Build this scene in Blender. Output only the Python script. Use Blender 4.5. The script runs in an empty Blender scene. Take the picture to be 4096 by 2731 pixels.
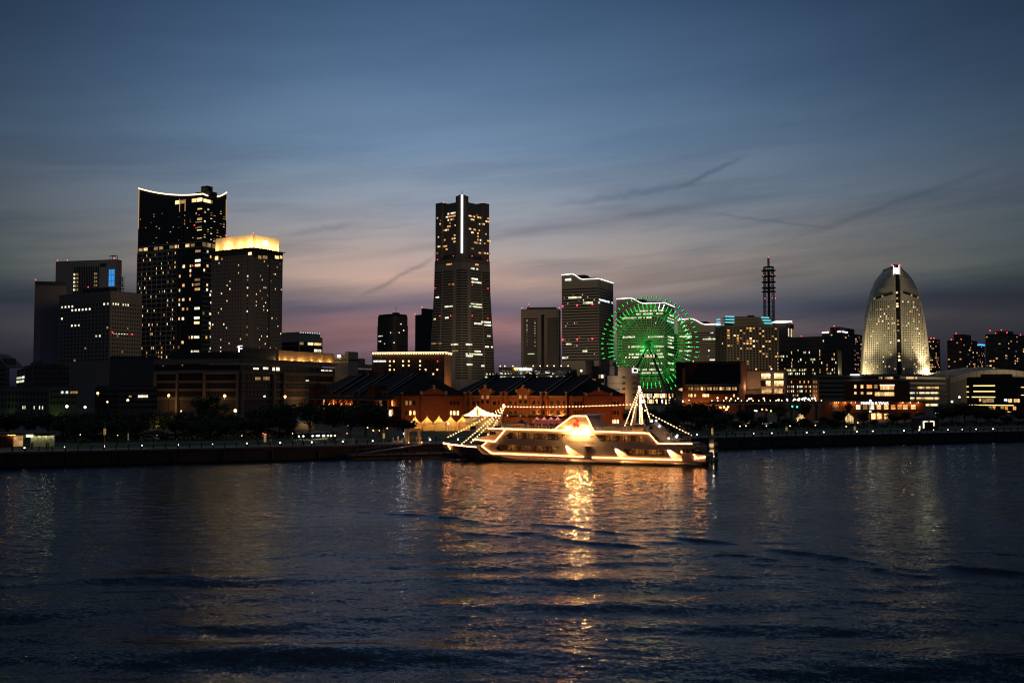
import bpy, bmesh, math, random
import numpy as np
from mathutils import Vector, Matrix

SC = bpy.context.scene
COL = SC.collection
R = math.radians

# ------------------------------------------------------------------ camera
F, CX, CY, HC = 4009.0, 2048.0, 1365.5, 16.0      # focal length and centre in photo pixels, eye height in metres
HORIZON = 1565.0
PITCH = math.atan((HORIZON - CY) / F)
SP, CP = math.sin(PITCH), math.cos(PITCH)
cam_data = bpy.data.cameras.new('camera')
cam = bpy.data.objects.new('camera', cam_data)
COL.objects.link(cam)
cam.location = (0, 0, HC)
cam.rotation_euler = (R(90) + PITCH, 0, 0)
cam_data.sensor_width = 36.0
cam_data.lens = 36.0 * F / 4096.0
cam_data.clip_start = 0.5
cam_data.clip_end = 60000
SC.camera = cam

# ------------------------------------------------------------------ world: dusk sky
def lin(r, g, b):
    def f(c):
        c /= 255.0
        return c / 12.92 if c <= 0.04045 else ((c + 0.055) / 1.055) ** 2.4
    return (f(r), f(g), f(b), 1.0)

world = bpy.data.worlds.new('World')
SC.world = world
world.use_nodes = True
world.cycles.sampling_method = 'MANUAL'; world.cycles.sample_map_resolution = 512
W = world.node_tree
W.nodes.clear()

def wn(t): return W.nodes.new(t)
def wl(a, b): W.links.new(a, b)
def wm(op, a, b=None, c=None, clamp=False):
    n = wn('ShaderNodeMath'); n.operation = op; n.use_clamp = clamp
    for i, v in enumerate((a, b, c)):
        if v is None: continue
        if isinstance(v, (int, float)): n.inputs[i].default_value = v
        else: wl(v, n.inputs[i])
    return n.outputs[0]
def wmix(blend, fac, a, b):
    n = wn('ShaderNodeMix'); n.data_type = 'RGBA'; n.blend_type = blend
    for i, v in ((0, fac), (6, a), (7, b)):
        if isinstance(v, (int, float)): n.inputs[i].default_value = v
        elif isinstance(v, tuple): n.inputs[i].default_value = v
        else: wl(v, n.inputs[i])
    return n.outputs[2]
def wcomb(x, y, z=0.0):
    n = wn('ShaderNodeCombineXYZ')
    for i, v in enumerate((x, y, z)):
        if isinstance(v, (int, float)): n.inputs[i].default_value = v
        else: wl(v, n.inputs[i])
    return n.outputs[0]
def wnoise(vec, scale, detail=4, rough=0.5):
    n = wn('ShaderNodeTexNoise'); n.inputs['Scale'].default_value = scale
    n.inputs['Detail'].default_value = detail; n.inputs['Roughness'].default_value = rough
    wl(vec, n.inputs['Vector']); return n.outputs[0]
def wramp(fac, stops, interp='LINEAR'):
    n = wn('ShaderNodeValToRGB'); n.color_ramp.interpolation = interp
    el = n.color_ramp.elements
    while len(el) < len(stops): el.new(0.5)
    for e, (p, c) in zip(el, stops): e.position = p; e.color = c
    wl(fac, n.inputs[0]); return n.outputs[0]

tc = wn('ShaderNodeTexCoord')
sep = wn('ShaderNodeSeparateXYZ'); wl(tc.outputs['Generated'], sep.inputs[0])
AZ = wm('ARCTAN2', sep.outputs[0], sep.outputs[1])
EL = wm('ARCSINE', wm('MINIMUM', wm('MAXIMUM', sep.outputs[2], -1.0), 1.0))
warp = wm('MULTIPLY', wm('SUBTRACT', wnoise(wcomb(wm('MULTIPLY', AZ, 2.2), wm('MULTIPLY', EL, 7.0)), 1.6, 3), 0.5), 0.05)
ELW = wm('ADD', EL, warp)
grad = wramp(wm('DIVIDE', ELW, 0.8, clamp=True), [
    (0.0, lin(64, 60, 78)), (0.045, lin(96, 82, 100)), (0.080, lin(168, 120, 122)), (0.104, lin(110, 100, 118)),
    (0.14, lin(200, 166, 152)), (0.18, lin(174, 162, 160)), (0.235, lin(140, 152, 168)), (0.30, lin(112, 138, 166)),
    (0.375, lin(86, 114, 147)), (0.49, lin(54, 82, 116)), (0.72, lin(62, 82, 110)), (1.0, lin(84, 88, 98))])
# the twilight arch: brightest over the sunset azimuth, its side falloff including painted-in lens vignetting
D = wm('SUBTRACT', AZ, -0.09)
wid = wm('ADD', wm('MULTIPLY', wm('GREATER_THAN', D, 0.0), 0.12), 0.315)
g = wm('DIVIDE', D, wid)
arch = wm('ADD', wm('MULTIPLY', wm('EXPONENT', wm('MULTIPLY', wm('MULTIPLY', g, g), -1.0)), 0.87), 0.13)
hi = wm('MULTIPLY', wm('SUBTRACT', EL, 0.42), 1.6, clamp=True)
arch = wm('ADD', wm('MULTIPLY', arch, wm('SUBTRACT', 1.0, hi)), wm('MULTIPLY', hi, 0.85))
lo = wm('SUBTRACT', 1.0, wm('DIVIDE', EL, 0.19, clamp=True))
sky = wmix('MULTIPLY', 1.0, grad, wcomb(wm('POWER', arch, wm('ADD', 1.10, wm('MULTIPLY', lo, 1.8))), wm('POWER', arch, wm('ADD', 1.0, wm('MULTIPLY', lo, 0.75))), wm('POWER', arch, wm('ADD', 0.93, wm('MULTIPLY', lo, 0.42)))))
# long thin cloud sheets, tilted a little up to the right
ELT = wm('SUBTRACT', EL, wm('MULTIPLY', AZ, 0.09))
cl1 = wnoise(wcomb(wm('MULTIPLY', AZ, 1.3), wm('MULTIPLY', ELT, 13.0), 3.1), 2.3, 6, 0.55)
cl2 = wnoise(wcomb(wm('MULTIPLY', AZ, 3.0), wm('MULTIPLY', ELT, 30.0), 7.7), 2.0, 5, 0.6)
low = wramp(wm('DIVIDE', EL, 0.5, clamp=True), [(0.0, (1, 1, 1, 1)), (0.35, (0.75, 0.75, 0.75, 1)), (0.55, (0.16, 0.16, 0.16, 1)), (1.0, (0.06, 0.06, 0.06, 1))])
m1 = wm('MULTIPLY', wramp(cl1, [(0.44, (0, 0, 0, 1)), (0.66, (1, 1, 1, 1))], 'EASE'), low)
m2 = wm('MULTIPLY', wramp(cl2, [(0.46, (0, 0, 0, 1)), (0.7, (1, 1, 1, 1))], 'EASE'), low)
sky = wmix('MIX', wm('MULTIPLY', m1, 0.60), sky, wmix('MULTIPLY', 1.0, sky, (0.40, 0.47, 0.58, 1)))
sky = wmix('MIX', wm('MULTIPLY', m2, 0.42), sky, wmix('MULTIPLY', 1.0, sky, (0.55, 0.58, 0.66, 1)))
# old aircraft trails: soft dark streaks, each between two sky directions (azimuth, elevation in radians)
def trail(s, a, b, width, strength, taper=0.3):
    (a0, e0), (a1, e1) = a, b
    L = math.hypot(a1 - a0, e1 - e0); ux, uy = (a1 - a0) / L, (e1 - e0) / L
    da = wm('SUBTRACT', AZ, a0); de = wm('SUBTRACT', EL, e0)
    t = wm('DIVIDE', wm('ADD', wm('MULTIPLY', da, ux), wm('MULTIPLY', de, uy)), L)
    p = wm('SUBTRACT', wm('MULTIPLY', de, ux), wm('MULTIPLY', da, uy))
    wob = wm('MULTIPLY', wm('SUBTRACT', wnoise(wcomb(wm('MULTIPLY', t, 9.0), a0 * 40), 1.0, 4), 0.5), width * 2.4)
    p = wm('DIVIDE', wm('ADD', p, wob), width)
    prof = wm('EXPONENT', wm('MULTIPLY', wm('MULTIPLY', p, p), -1.0))
    ends = wm('MULTIPLY', wm('DIVIDE', t, taper, clamp=True), wm('DIVIDE', wm('SUBTRACT', 1.0, t), taper, clamp=True))
    k = wm('MULTIPLY', wm('MULTIPLY', prof, ends), strength)
    return wmix('MIX', k, s, wmix('MULTIPLY', 1.0, s, (0.45, 0.50, 0.60, 1)))
def ae(px, py): return (math.atan((px - CX) / F), math.atan((HORIZON - py) / F))
sky = trail(sky, ae(1400, 1212), ae(1790, 1000), 0.0022, 0.55)
sky = trail(sky, ae(2680, 775), ae(3010, 630), 0.0022, 0.55)
sky = trail(sky, ae(2200, 820), ae(2860, 730), 0.0040, 0.45)
sky = trail(sky, ae(2780, 850), ae(3420, 955), 0.0015, 0.34)
sky = trail(sky, ae(1100, 1075), ae(3250, 770), 0.0045, 0.40)
sky = trail(sky, ae(2980, 1030), ae(4200, 700), 0.0030, 0.30)
sky = trail(sky, ae(1080, 965), ae(1480, 890), 0.0030, 0.35)
# faint physical twilight term
nis = wn('ShaderNodeTexSky'); nis.sky_type = 'NISHITA'; nis.sun_disc = False
nis.sun_elevation = R(-3.5); nis.sun_rotation = R(-5)
sky = wmix('ADD', 0.06, sky, nis.outputs[0])
bg = wn('ShaderNodeBackground'); bg.inputs[1].default_value = 1.0; wl(sky, bg.inputs[0])
wo = wn('ShaderNodeOutputWorld'); wl(bg.outputs[0], wo.inputs[0])

# ------------------------------------------------------------------ render settings
vs = SC.view_settings
vs.view_transform = 'Standard'; vs.look = 'None'; vs.exposure = 0.0; vs.gamma = 1.0; vs.use_curve_mapping = False
SC.render.engine = 'CYCLES'
cy = SC.cycles
cy.use_denoising = True
try: cy.denoiser = 'OPENIMAGEDENOISE'
except Exception: pass
cy.max_bounces = 6; cy.diffuse_bounces = 2; cy.glossy_bounces = 3; cy.transmission_bounces = 4; cy.transparent_max_bounces = 8
cy.sample_clamp_indirect = 40.0
cy.sample_clamp_direct = 0.0
cy.caustics_reflective = False; cy.caustics_refractive = False
cy.use_light_tree = True
cy.filter_width = 1.15
cy.use_adaptive_sampling = False

# ------------------------------------------------------------------ pixel -> place
def ray(px, py):
    dx, dy = (px - CX) / F, (CY - py) / F
    return dx, CP - dy * SP, SP + dy * CP
def at(px, py, Y):
    x, y, z = ray(px, py); s = Y / y
    return Vector((x * s, Y, HC + z * s))
def gnd(px, py, z=0.0):
    x, y, zz = ray(px, py); s = (z - HC) / zz
    return Vector((x * s, y * s, z))
def zat(py, Y, px=CX):
    return at(px, py, Y).z
GROUND = 3.0

# ------------------------------------------------------------------ materials
MATS = {}
def mat(name, color, rough=0.7, var=0.15, scale=0.5, metal=0.0, bump=0.0, spec=0.4):
    """Plain surface with a little procedural wear: two noises vary its colour and roughness."""
    if name in MATS: return MATS[name]
    m = bpy.data.materials.new(name); m.use_nodes = True
    nt = m.node_tree; b = nt.nodes['Principled BSDF']
    b.inputs['Roughness'].default_value = rough; b.inputs['Metallic'].default_value = metal
    b.inputs['Specular IOR Level'].default_value = spec
    t = nt.nodes.new('ShaderNodeTexCoord')
    n = nt.nodes.new('ShaderNodeTexNoise'); n.inputs['Scale'].default_value = scale; n.inputs['Detail'].default_value = 6
    n.inputs['Roughness'].default_value = 0.65
    nt.links.new(t.outputs['Object'], n.inputs['Vector'])
    r = nt.nodes.new('ShaderNodeValToRGB')
    c = color
    r.color_ramp.elements[0].position = 0.3; r.color_ramp.elements[1].position = 0.7
    r.color_ramp.elements[0].color = (c[0] * (1 - var), c[1] * (1 - var), c[2] * (1 - var), 1)
    r.color_ramp.elements[1].color = (min(1, c[0] * (1 + var)), min(1, c[1] * (1 + var)), min(1, c[2] * (1 + var)), 1)
    nt.links.new(n.outputs[0], r.inputs[0]); nt.links.new(r.outputs[0], b.inputs['Base Color'])
    if bump:
        bp = nt.nodes.new('ShaderNodeBump'); bp.inputs['Strength'].default_value = bump; bp.inputs['Distance'].default_value = 0.05
        nt.links.new(n.outputs[0], bp.inputs['Height']); nt.links.new(bp.outputs[0], b.inputs['Normal'])
    MATS[name] = m
    return m
def glow(name, color, strength, sampled=False):
    """A lamp, lit window or lit sign."""
    if name in MATS: return MATS[name]
    m = bpy.data.materials.new(name); m.use_nodes = True
    nt = m.node_tree; b = nt.nodes['Principled BSDF']
    b.inputs['Base Color'].default_value = (color[0] * 0.3, color[1] * 0.3, color[2] * 0.3, 1)
    b.inputs['Emission Color'].default_value = (*color, 1); b.inputs['Emission Strength'].default_value = strength
    b.inputs['Roughness'].default_value = 0.4
    m.cycles.emission_sampling = 'AUTO' if sampled else 'NONE'
    MATS[name] = m
    return m
def lit_room(name, color, strength, scale=1.2):
    """Lit window: the room behind is uneven (curtains, furniture, lamps), so the glow varies over the pane."""
    if name in MATS: return MATS[name]
    m = glow(name, color, strength)
    nt = m.node_tree; b = nt.nodes['Principled BSDF']
    t = nt.nodes.new('ShaderNodeTexCoord')
    geo = nt.nodes.new('ShaderNodeObjectInfo')
    add = nt.nodes.new('ShaderNodeVectorMath'); add.operation = 'MULTIPLY_ADD'
    nt.links.new(geo.outputs['Random'], add.inputs[0]); add.inputs[1].default_value = (91, 57, 33)
    nt.links.new(t.outputs['Generated'], add.inputs[2])
    n = nt.nodes.new('ShaderNodeTexNoise'); n.inputs['Scale'].default_value = scale * 2; n.inputs['Detail'].default_value = 3
    nt.links.new(add.outputs[0], n.inputs['Vector'])
    r = nt.nodes.new('ShaderNodeMapRange'); r.inputs[1].default_value = 0.3; r.inputs[2].default_value = 0.7
    r.inputs[3].default_value = strength * 0.35; r.inputs[4].default_value = strength * 1.5
    nt.links.new(n.outputs[0], r.inputs[0])
    v = nt.nodes.new('ShaderNodeMapRange'); v.inputs[3].default_value = 0.55; v.inputs[4].default_value = 1.4
    nt.links.new(geo.outputs['Random'], v.inputs[0])
    mu = nt.nodes.new('ShaderNodeMath'); mu.operation = 'MULTIPLY'
    nt.links.new(r.outputs[0], mu.inputs[0]); nt.links.new(v.outputs[0], mu.inputs[1])
    nt.links.new(mu.outputs[0], b.inputs['Emission Strength'])
    m.cycles.emission_sampling = 'NONE'
    return m

WARM, AMBER, WHITE, COOL, LIME = (1, .60, .24), (1, .42, .11), (1, .90, .66), (.82, .94, 1), (.93, 1, .62)
lit_room('room_warm', WARM, 1.15); lit_room('room_amber', AMBER, 1.0); lit_room('room_white', WHITE, 1.35); lit_room('room_cool', COOL, 1.2)
lit_room('room_dim', WARM, 0.3); lit_room('room_lime', LIME, 1.0); lit_room('room_bright', (1, .66, .28), 2.3)
MIXW = ['room_warm'] * 5 + ['room_amber'] * 3 + ['room_white'] * 3 + ['room_dim'] * 3 + ['room_bright']
MIXO = ['room_white'] * 5 + ['room_lime'] * 3 + ['room_cool'] * 1 + ['room_dim'] * 2
MIXA = ['room_amber'] * 4 + ['room_warm'] * 4 + ['room_dim'] * 3
mat('pane_dark', (.018, .020, .024), 0.35, .2, spec=0.3)
mat('pane_black', (.008, .008, .009), 0.4, .2, spec=0.25)
mat('pane_grey', (.035, .038, .042), 0.3, .2)
glow('beacon_red', (1, .05, .06), 5.0)
glow('strip_white', (1, .96, .92), 2.2); glow('strip_warm', (1, .70, .36), 3.0); glow('strip_gold', (1, .62, .22), 2.2)
glow('lamp_white', (1, .95, .85), 6.5, True); glow('lamp_cool', (.85, .95, 1), 3.5); glow('lamp_orange', (1, .45, .12), 7.0)
glow('lamp_warm', (1, .66, .30), 5.0); glow('sign_white', (1, .98, .95), 2.0)
mat('steel_dark', (.03, .03, .033), 0.5, .2, metal=.4); mat('steel_grey', (.16, .16, .17), 0.45, .15, metal=.5); mat('steel_pale', (.42, .42, .42), .5, .12)
mat('concrete_pale', (.36, .33, .30), .85, .12); mat('concrete_dark', (.10, .09, .085), .9, .18); mat('concrete_warm', (.30, .22, .16), .85, .12)
mat('roof_dark', (.035, .036, .04), .85, .2)

# ------------------------------------------------------------------ mesh helpers
class MB:
    def __init__(s): s.v = []; s.f = []
    def add(s, vs, fs):
        o = len(s.v); s.v += [tuple(p) for p in vs]; s.f += [tuple(i + o for i in f) for f in fs]; return s
    def box(s, x0, x1, y0, y1, z0, z1):
        return s.add([(x0, y0, z0), (x1, y0, z0), (x1, y1, z0), (x0, y1, z0), (x0, y0, z1), (x1, y0, z1), (x1, y1, z1), (x0, y1, z1)],
                     [(0, 3, 2, 1), (4, 5, 6, 7), (0, 1, 5, 4), (1, 2, 6, 5), (2, 3, 7, 6), (3, 0, 4, 7)])
    def loft(s, rings, cap=True):
        n = len(rings[0]); vs = [p for r in rings for p in r]; fs = []
        for k in range(len(rings) - 1):
            for i in range(n):
                a, b = k * n + i, k * n + (i + 1) % n
                fs.append((a, b, b + n, a + n))
        if cap:
            fs.append(tuple(reversed(range(n)))); fs.append(tuple((len(rings) - 1) * n + i for i in range(n)))
        return s.add(vs, fs)
    def prism(s, poly, z0, z1):
        return s.loft([[(x, y, z0) for x, y in poly], [(x, y, z1) for x, y in poly]])
    def sheet(s, poly, y0, y1):
        """Outline in x, z (counter-clockwise seen from -y) with thickness along y."""
        return s.loft([[(x, y0, z) for x, z in poly], [(x, y1, z) for x, z in poly]])
    def tube(s, pts, r, n=5, r2=None, closed=False):
        pts = [Vector(p) for p in pts]; m = len(pts); rings = []
        for i, p in enumerate(pts):
            if closed: d = pts[(i + 1) % m] - pts[i - 1]
            else: d = (pts[min(i + 1, m - 1)] - pts[max(i - 1, 0)])
            d.normalize()
            a = d.cross(Vector((0, 0, 1)))
            if a.length < 1e-3: a = d.cross(Vector((1, 0, 0)))
            a.normalize(); b = d.cross(a)
            rr = r if r2 is None else r + (r2 - r) * i / max(1, m - 1)
            rings.append([p + a * (rr * math.cos(2 * math.pi * k / n)) + b * (rr * math.sin(2 * math.pi * k / n)) for k in range(n)])
        if closed: rings.append(rings[0])
        return s.loft(rings, cap=not closed)
    def lathe(s, prof, n=12, c=(0, 0, 0)):
        rings = [[(c[0] + r * math.cos(2 * math.pi * k / n), c[1] + r * math.sin(2 * math.pi * k / n), c[2] + z) for k in range(n)] for r, z in prof]
        return s.loft(rings)
    def ball(s, c, r, n=8, m=5, sz=1.0):
        prof = [(max(1e-3, r * math.sin(math.pi * k / m)), -r * sz * math.cos(math.pi * k / m)) for k in range(m + 1)]
        return s.lathe(prof, n, c)
    def mesh(s, name, material, smooth=False):
        me = bpy.data.meshes.new(name); me.from_pydata(s.v, [], s.f)
        if smooth: me.polygons.foreach_set('use_smooth', [True] * len(me.polygons))
        me.materials.append(MATS[material] if isinstance(material, str) else material)
        me.update(); return me
    def build(s, name, material, parent=None, loc=(0, 0, 0), smooth=False, rz=0.0):
        return link(name, s.mesh(name, material, smooth), parent, loc, rz)

def link(name, me, parent=None, loc=(0, 0, 0), rz=0.0, scale=None, rot=None):
    o = bpy.data.objects.new(name, me); COL.objects.link(o)
    o.parent = parent; o.location = loc
    if rot is not None: o.rotation_euler = rot
    elif rz: o.rotation_euler = (0, 0, rz)
    if scale is not None: o.scale = scale
    return o
def tag(o, label, cat=None, group=None, kind=None):
    if label: o['label'] = label
    if cat: o['category'] = cat
    if group: o['group'] = group
    if kind: o['kind'] = kind
    return o
def thing(name, label, cat, loc=(0, 0, 0), rz=0.0, group=None):
    o = bpy.data.objects.new(name, None); COL.objects.link(o); o.empty_display_size = 0.2
    o.location = loc; o.rotation_euler = (0, 0, rz)
    return tag(o, label, cat, group)
def clone(root, loc, rz=0.0, label=None, group=None, scale=None):
    r = root.copy(); COL.objects.link(r); r.location = loc; r.rotation_euler = (0, 0, rz)
    if scale is not None: r.scale = (scale, scale, scale) if isinstance(scale, (int, float)) else scale
    if label: r['label'] = label
    if group: r['group'] = group
    for ch in list(root.children):
        c = ch.copy(); COL.objects.link(c); c.parent = r
        for gch in list(ch.children):
            d = gch.copy(); COL.objects.link(d); d.parent = c
    return r
UNIT = {}
def unit(material):
    if material not in UNIT: UNIT[material] = MB().box(-.5, .5, -.5, .5, -.5, .5).mesh('block_' + material, material)
    return UNIT[material]
BALL = {}
def ballmesh(material, n=8, m=6):
    if material not in BALL: BALL[material] = MB().ball((0, 0, 0), 1.0, n, m).mesh('globe_' + material, material, True)
    return BALL[material]
def block(name, material, parent, c, size, rz=0.0):
    return link(name, unit(material), parent, c, rz, size)
def globe(name, material, parent, c, r):
    return link(name, ballmesh(material), parent, c, 0, (r, r, r))
def stuff(o): o['kind'] = 'stuff'; return o
def lamp(name, kind, loc, energy, color, parent=None, radius=0.3, target=None, angle=60, blend=0.6):
    d = bpy.data.lights.new(name, kind); d.energy = energy; d.color = color
    if kind in ('POINT', 'SPOT'): d.shadow_soft_size = radius
    if kind == 'SPOT': d.spot_size = R(angle); d.spot_blend = blend
    o = bpy.data.objects.new(name, d); COL.objects.link(o); o.parent = parent; o.location = loc
    if target is not None:
        o.rotation_euler = (Vector(target) - Vector(loc)).to_track_quat('-Z', 'Y').to_euler()
    return o
def text_mesh(name, body, material, size, extrude=0.05, align='CENTER', spacing=1.0, bold=0.0, shear=0.0):
    c = bpy.data.curves.new(name, 'FONT'); c.body = body; c.size = size; c.extrude = extrude; c.align_x = align; c.align_y = 'CENTER'
    c.space_character = spacing; c.offset = bold; c.shear = shear; c.resolution_u = 3
    o = bpy.data.objects.new(name, c); COL.objects.link(o)
    dg = bpy.context.evaluated_depsgraph_get()
    me = bpy.data.meshes.new_from_object(o.evaluated_get(dg))
    bpy.data.objects.remove(o); bpy.data.curves.remove(c)
    me.materials.clear(); me.materials.append(MATS[material])
    return me
def text(name, body, material, size, parent, loc, rz=0.0, fit=None, **k):
    """Lettering standing on a wall that faces -y before rz is applied; fit = (width, height) scales it to that box."""
    me = text_mesh(name, body, material, size, **k)
    sc = None
    if fit:
        xs = [v.co.x for v in me.vertices]; ys = [v.co.y for v in me.vertices]
        cx_, cy_ = (max(xs) + min(xs)) / 2, (max(ys) + min(ys)) / 2
        for v in me.vertices: v.co.x -= cx_; v.co.y -= cy_
        sc = (fit[0] / (max(xs) - min(xs)), fit[1] / (max(ys) - min(ys)), 1)
    return link(name, me, parent, loc, 0, sc, rot=(R(90), 0, rz))

# ------------------------------------------------------------------ buildings
class Bldg:
    """A building with a near corner: face L runs left from the corner (local -x, facing -y), face R runs back from it (local +y, facing +x)."""
    def __init__(s, name, label, xl, xc, xr, ytop, Y, yaw, wall, base=GROUND, cat='building', group=None, make=True, zref=0.5, roof='roof_dark'):
        s.yaw = R(yaw); s.Y = Y; s.base = base
        top = at(xc, ytop, Y).z; s.H = top - base
        zm = base + s.H * zref
        def Xat(px, Y_, z): return (px - CX) / F * (Y_ * CP + (z - HC) * SP)
        s.C = Vector((Xat(xc, Y, zm), Y, base)); s.zm = zm
        c, n = math.cos(s.yaw), math.sin(s.yaw)
        s.cn = (c, n)
        s.WL = s.solve(xl, -c, -n); s.WR = s.solve(xr, -n, c)
        s.root = thing(name, label, cat, s.C, s.yaw, group)
        s.wall = None
        if make:
            s.wall = MB().box(-s.WL, 0, 0, s.WR, 0, s.H).build('wall', wall, s.root)
            MB().box(-s.WL + .4, -.4, .4, s.WR - .4, s.H - .02, s.H + .25).build('roof', roof, s.root)
    def solve(s, px, dx, dy):
        t = (px - CX) / F; k = (s.zm - HC) * SP
        # X + w dx = t * ((Y + w dy) CP + k)
        return (t * (s.Y * CP + k) - s.C.x) / (dx - t * dy * CP)
    def x(s, px): c, n = s.cn; return -s.solve(px, -c, -n)          # local x on face L
    def y(s, px): c, n = s.cn; return s.solve(px, -n, c)            # local y on face R
    def z(s, py, px=None):                                             # local z at the corner's depth, or on the face at px
        if px is None: return at(CX, py, s.Y).z - s.base
        t = (px - CX) / F
        c, n = s.cn
        cxp = CX + F * s.C.x / (s.Y * CP + (s.zm - HC) * SP)
        if px <= cxp: w = s.x(px); Yp = s.C.y + w * n
        else: w = s.y(px); Yp = s.C.y + w * c
        return at(px, py, Yp).z - s.base
    def pos(s, face, u, z, off):
        return (u, -off, z) if face == 'L' else (off, u, z)
    def put(s, name, material, face, u0, u1, z0, z1, t=0.2, off=0.05, parent=None):
        c = s.pos(face, (u0 + u1) / 2, (z0 + z1) / 2, off - t / 2)
        size = (u1 - u0, t, z1 - z0) if face == 'L' else (t, u1 - u0, z1 - z0)
        return block(name, material, parent or s.root, c, size)
    def span(s, face, f0=0.0, f1=1.0):
        return (-s.WL * (1 - f0), -s.WL * (1 - f1)) if face == 'L' else (s.WR * f0, s.WR * f1)
    def grid(s, face, u0, u1, z0, z1, nc, nr, w=.5, h=.5, p=.15, mats=MIXW, dark='pane_dark', seed=1, name='window', single=False, off=.06, lit=None, skip=None):
        """Rows of windows: lit ones are separate parts; the dark ones too when single, else one joined part."""
        rng = random.Random(seed); dm = MB(); cw, ch = (u1 - u0) / nc, (z1 - z0) / nr; nd = 0
        for j in range(nr):
            for i in range(nc):
                if skip and skip(i, j): continue
                a, b = u0 + (i + .5 - w / 2) * cw, u0 + (i + .5 + w / 2) * cw
                c, d = z0 + (j + .5 - h / 2) * ch, z0 + (j + .5 + h / 2) * ch
                m = None
                if lit is not None: m = lit(i, j, rng)
                elif rng.random() < (p(i, j) if callable(p) else p): m = rng.choice(mats)
                if m: s.put(name, m, face, a, b, c, d, off=off)
                elif dark:
                    if single: s.put(name, dark, face, a, b, c, d, off=off)
                    else:
                        nd += 1
                        if face == 'L': dm.box(a, b, -off, .1, c, d)
                        else: dm.box(-.1, off, a, b, c, d)
        if nd: stuff(dm.build(name, dark, s.root))
    def bands(s, face, u0, u1, z0, z1, n, h=.5, material='pane_dark', name='window_band', off=.05):
        ch = (z1 - z0) / n
        for j in range(n):
            c = z0 + (j + .5) * ch
            s.put(name, material, face, u0, u1, c - h * ch / 2, c + h * ch / 2, off=off)
    def box(s, name, material, x0, x1, y0, y1, z0, z1):
        return MB().box(x0, x1, y0, y1, z0, z1).build(name, material, s.root)
    def beacon(s, x, y, z, r=None):
        return globe('warning_light', 'beacon_red', s.root, (x, y, z), r or s.Y * .0005)

# ------------------------------------------------------------------ ground, quay, water
Q0, Q1 = gnd(0, 1866), gnd(4096, 1760)
QD = (Q1 - Q0).normalized(); QN = Vector((-QD.y, QD.x, 0))
QANG = math.atan2(QD.y, QD.x)
def quay(px, off=0.0, z=GROUND):
    """Point in photo column px on the line that runs OFF metres inland of the quay edge."""
    o = Q0 + QN * off; t = (px - CX) / F
    k = (z - HC) * SP
    s = (t * (o.y * CP + k) - o.x) / (QD.x - t * QD.y * CP)
    p = o + QD * s
    return Vector((p.x, p.y, z))
def inland(s, off, z=GROUND):
    p = Q0 + QD * s + QN * off
    return Vector((p.x, p.y, z))

mat('asphalt', (.045, .045, .048), .9, .25, .4)
mat('paving', (.17, .16, .15), .85, .2, .6)
mat('lawn', (.045, .085, .025), .95, .35, .8, bump=.6)
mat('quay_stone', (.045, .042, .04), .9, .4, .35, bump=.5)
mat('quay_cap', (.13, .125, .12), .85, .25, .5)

def strip(name, s0, s1, o0, o1, z, material):
    a, b, c, d = inland(s0, o0, z), inland(s1, o0, z), inland(s1, o1, z), inland(s0, o1, z)
    o = MB().add([a, b, c, d], [(0, 1, 2, 3)]).build(name, material)
    o['kind'] = 'structure'; return o
ground = strip('ground', -9000, 9000, 0.0, 30000, GROUND, 'asphalt')
strip("promenade", -700, 900, 0.9, 11, GROUND + .006, 'paving')
strip('lawn', -700, 150, 12, 58, GROUND + .02, 'lawn')
strip('lawn', 170, 900, 12, 60, GROUND + .02, 'lawn')
strip('footpath', -700, 900, 27, 30, GROUND + .03, 'paving')
# quay wall: stone panels between joints, capped by a kerb
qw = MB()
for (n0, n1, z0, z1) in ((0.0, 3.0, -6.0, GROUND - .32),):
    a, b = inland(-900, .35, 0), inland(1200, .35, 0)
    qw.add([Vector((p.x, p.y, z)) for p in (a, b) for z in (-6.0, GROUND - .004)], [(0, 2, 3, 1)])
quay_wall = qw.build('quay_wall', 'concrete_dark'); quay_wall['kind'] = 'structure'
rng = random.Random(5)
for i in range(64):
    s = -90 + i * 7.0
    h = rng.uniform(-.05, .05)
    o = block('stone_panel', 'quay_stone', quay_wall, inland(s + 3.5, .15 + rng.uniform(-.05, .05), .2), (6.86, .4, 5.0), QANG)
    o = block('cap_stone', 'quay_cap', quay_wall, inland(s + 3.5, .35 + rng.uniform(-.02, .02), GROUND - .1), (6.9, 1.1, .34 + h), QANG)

fen = MB().tube([(0, 0, .9), (0, 0, -.9)], .28, 10).mesh('fender', 'steel_dark')
for i in range(40):
    s = -86 + i * 11.0
    link('fender', fen, quay_wall, inland(s, -.33, 1.15))
    if i % 4 == 1:
        ld = MB()
        for dx in (-.22, .22): ld.tube([(dx, 0, 0), (dx, 0, 3.1)], .035, 4)
        for k in range(9): ld.tube([(-.22, 0, .25 + k * .33), (.22, 0, .25 + k * .33)], .025, 4)
        ld.build('ladder', 'steel_grey', quay_wall, inland(s + 4, -.16, 0), rz=QANG)
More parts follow.
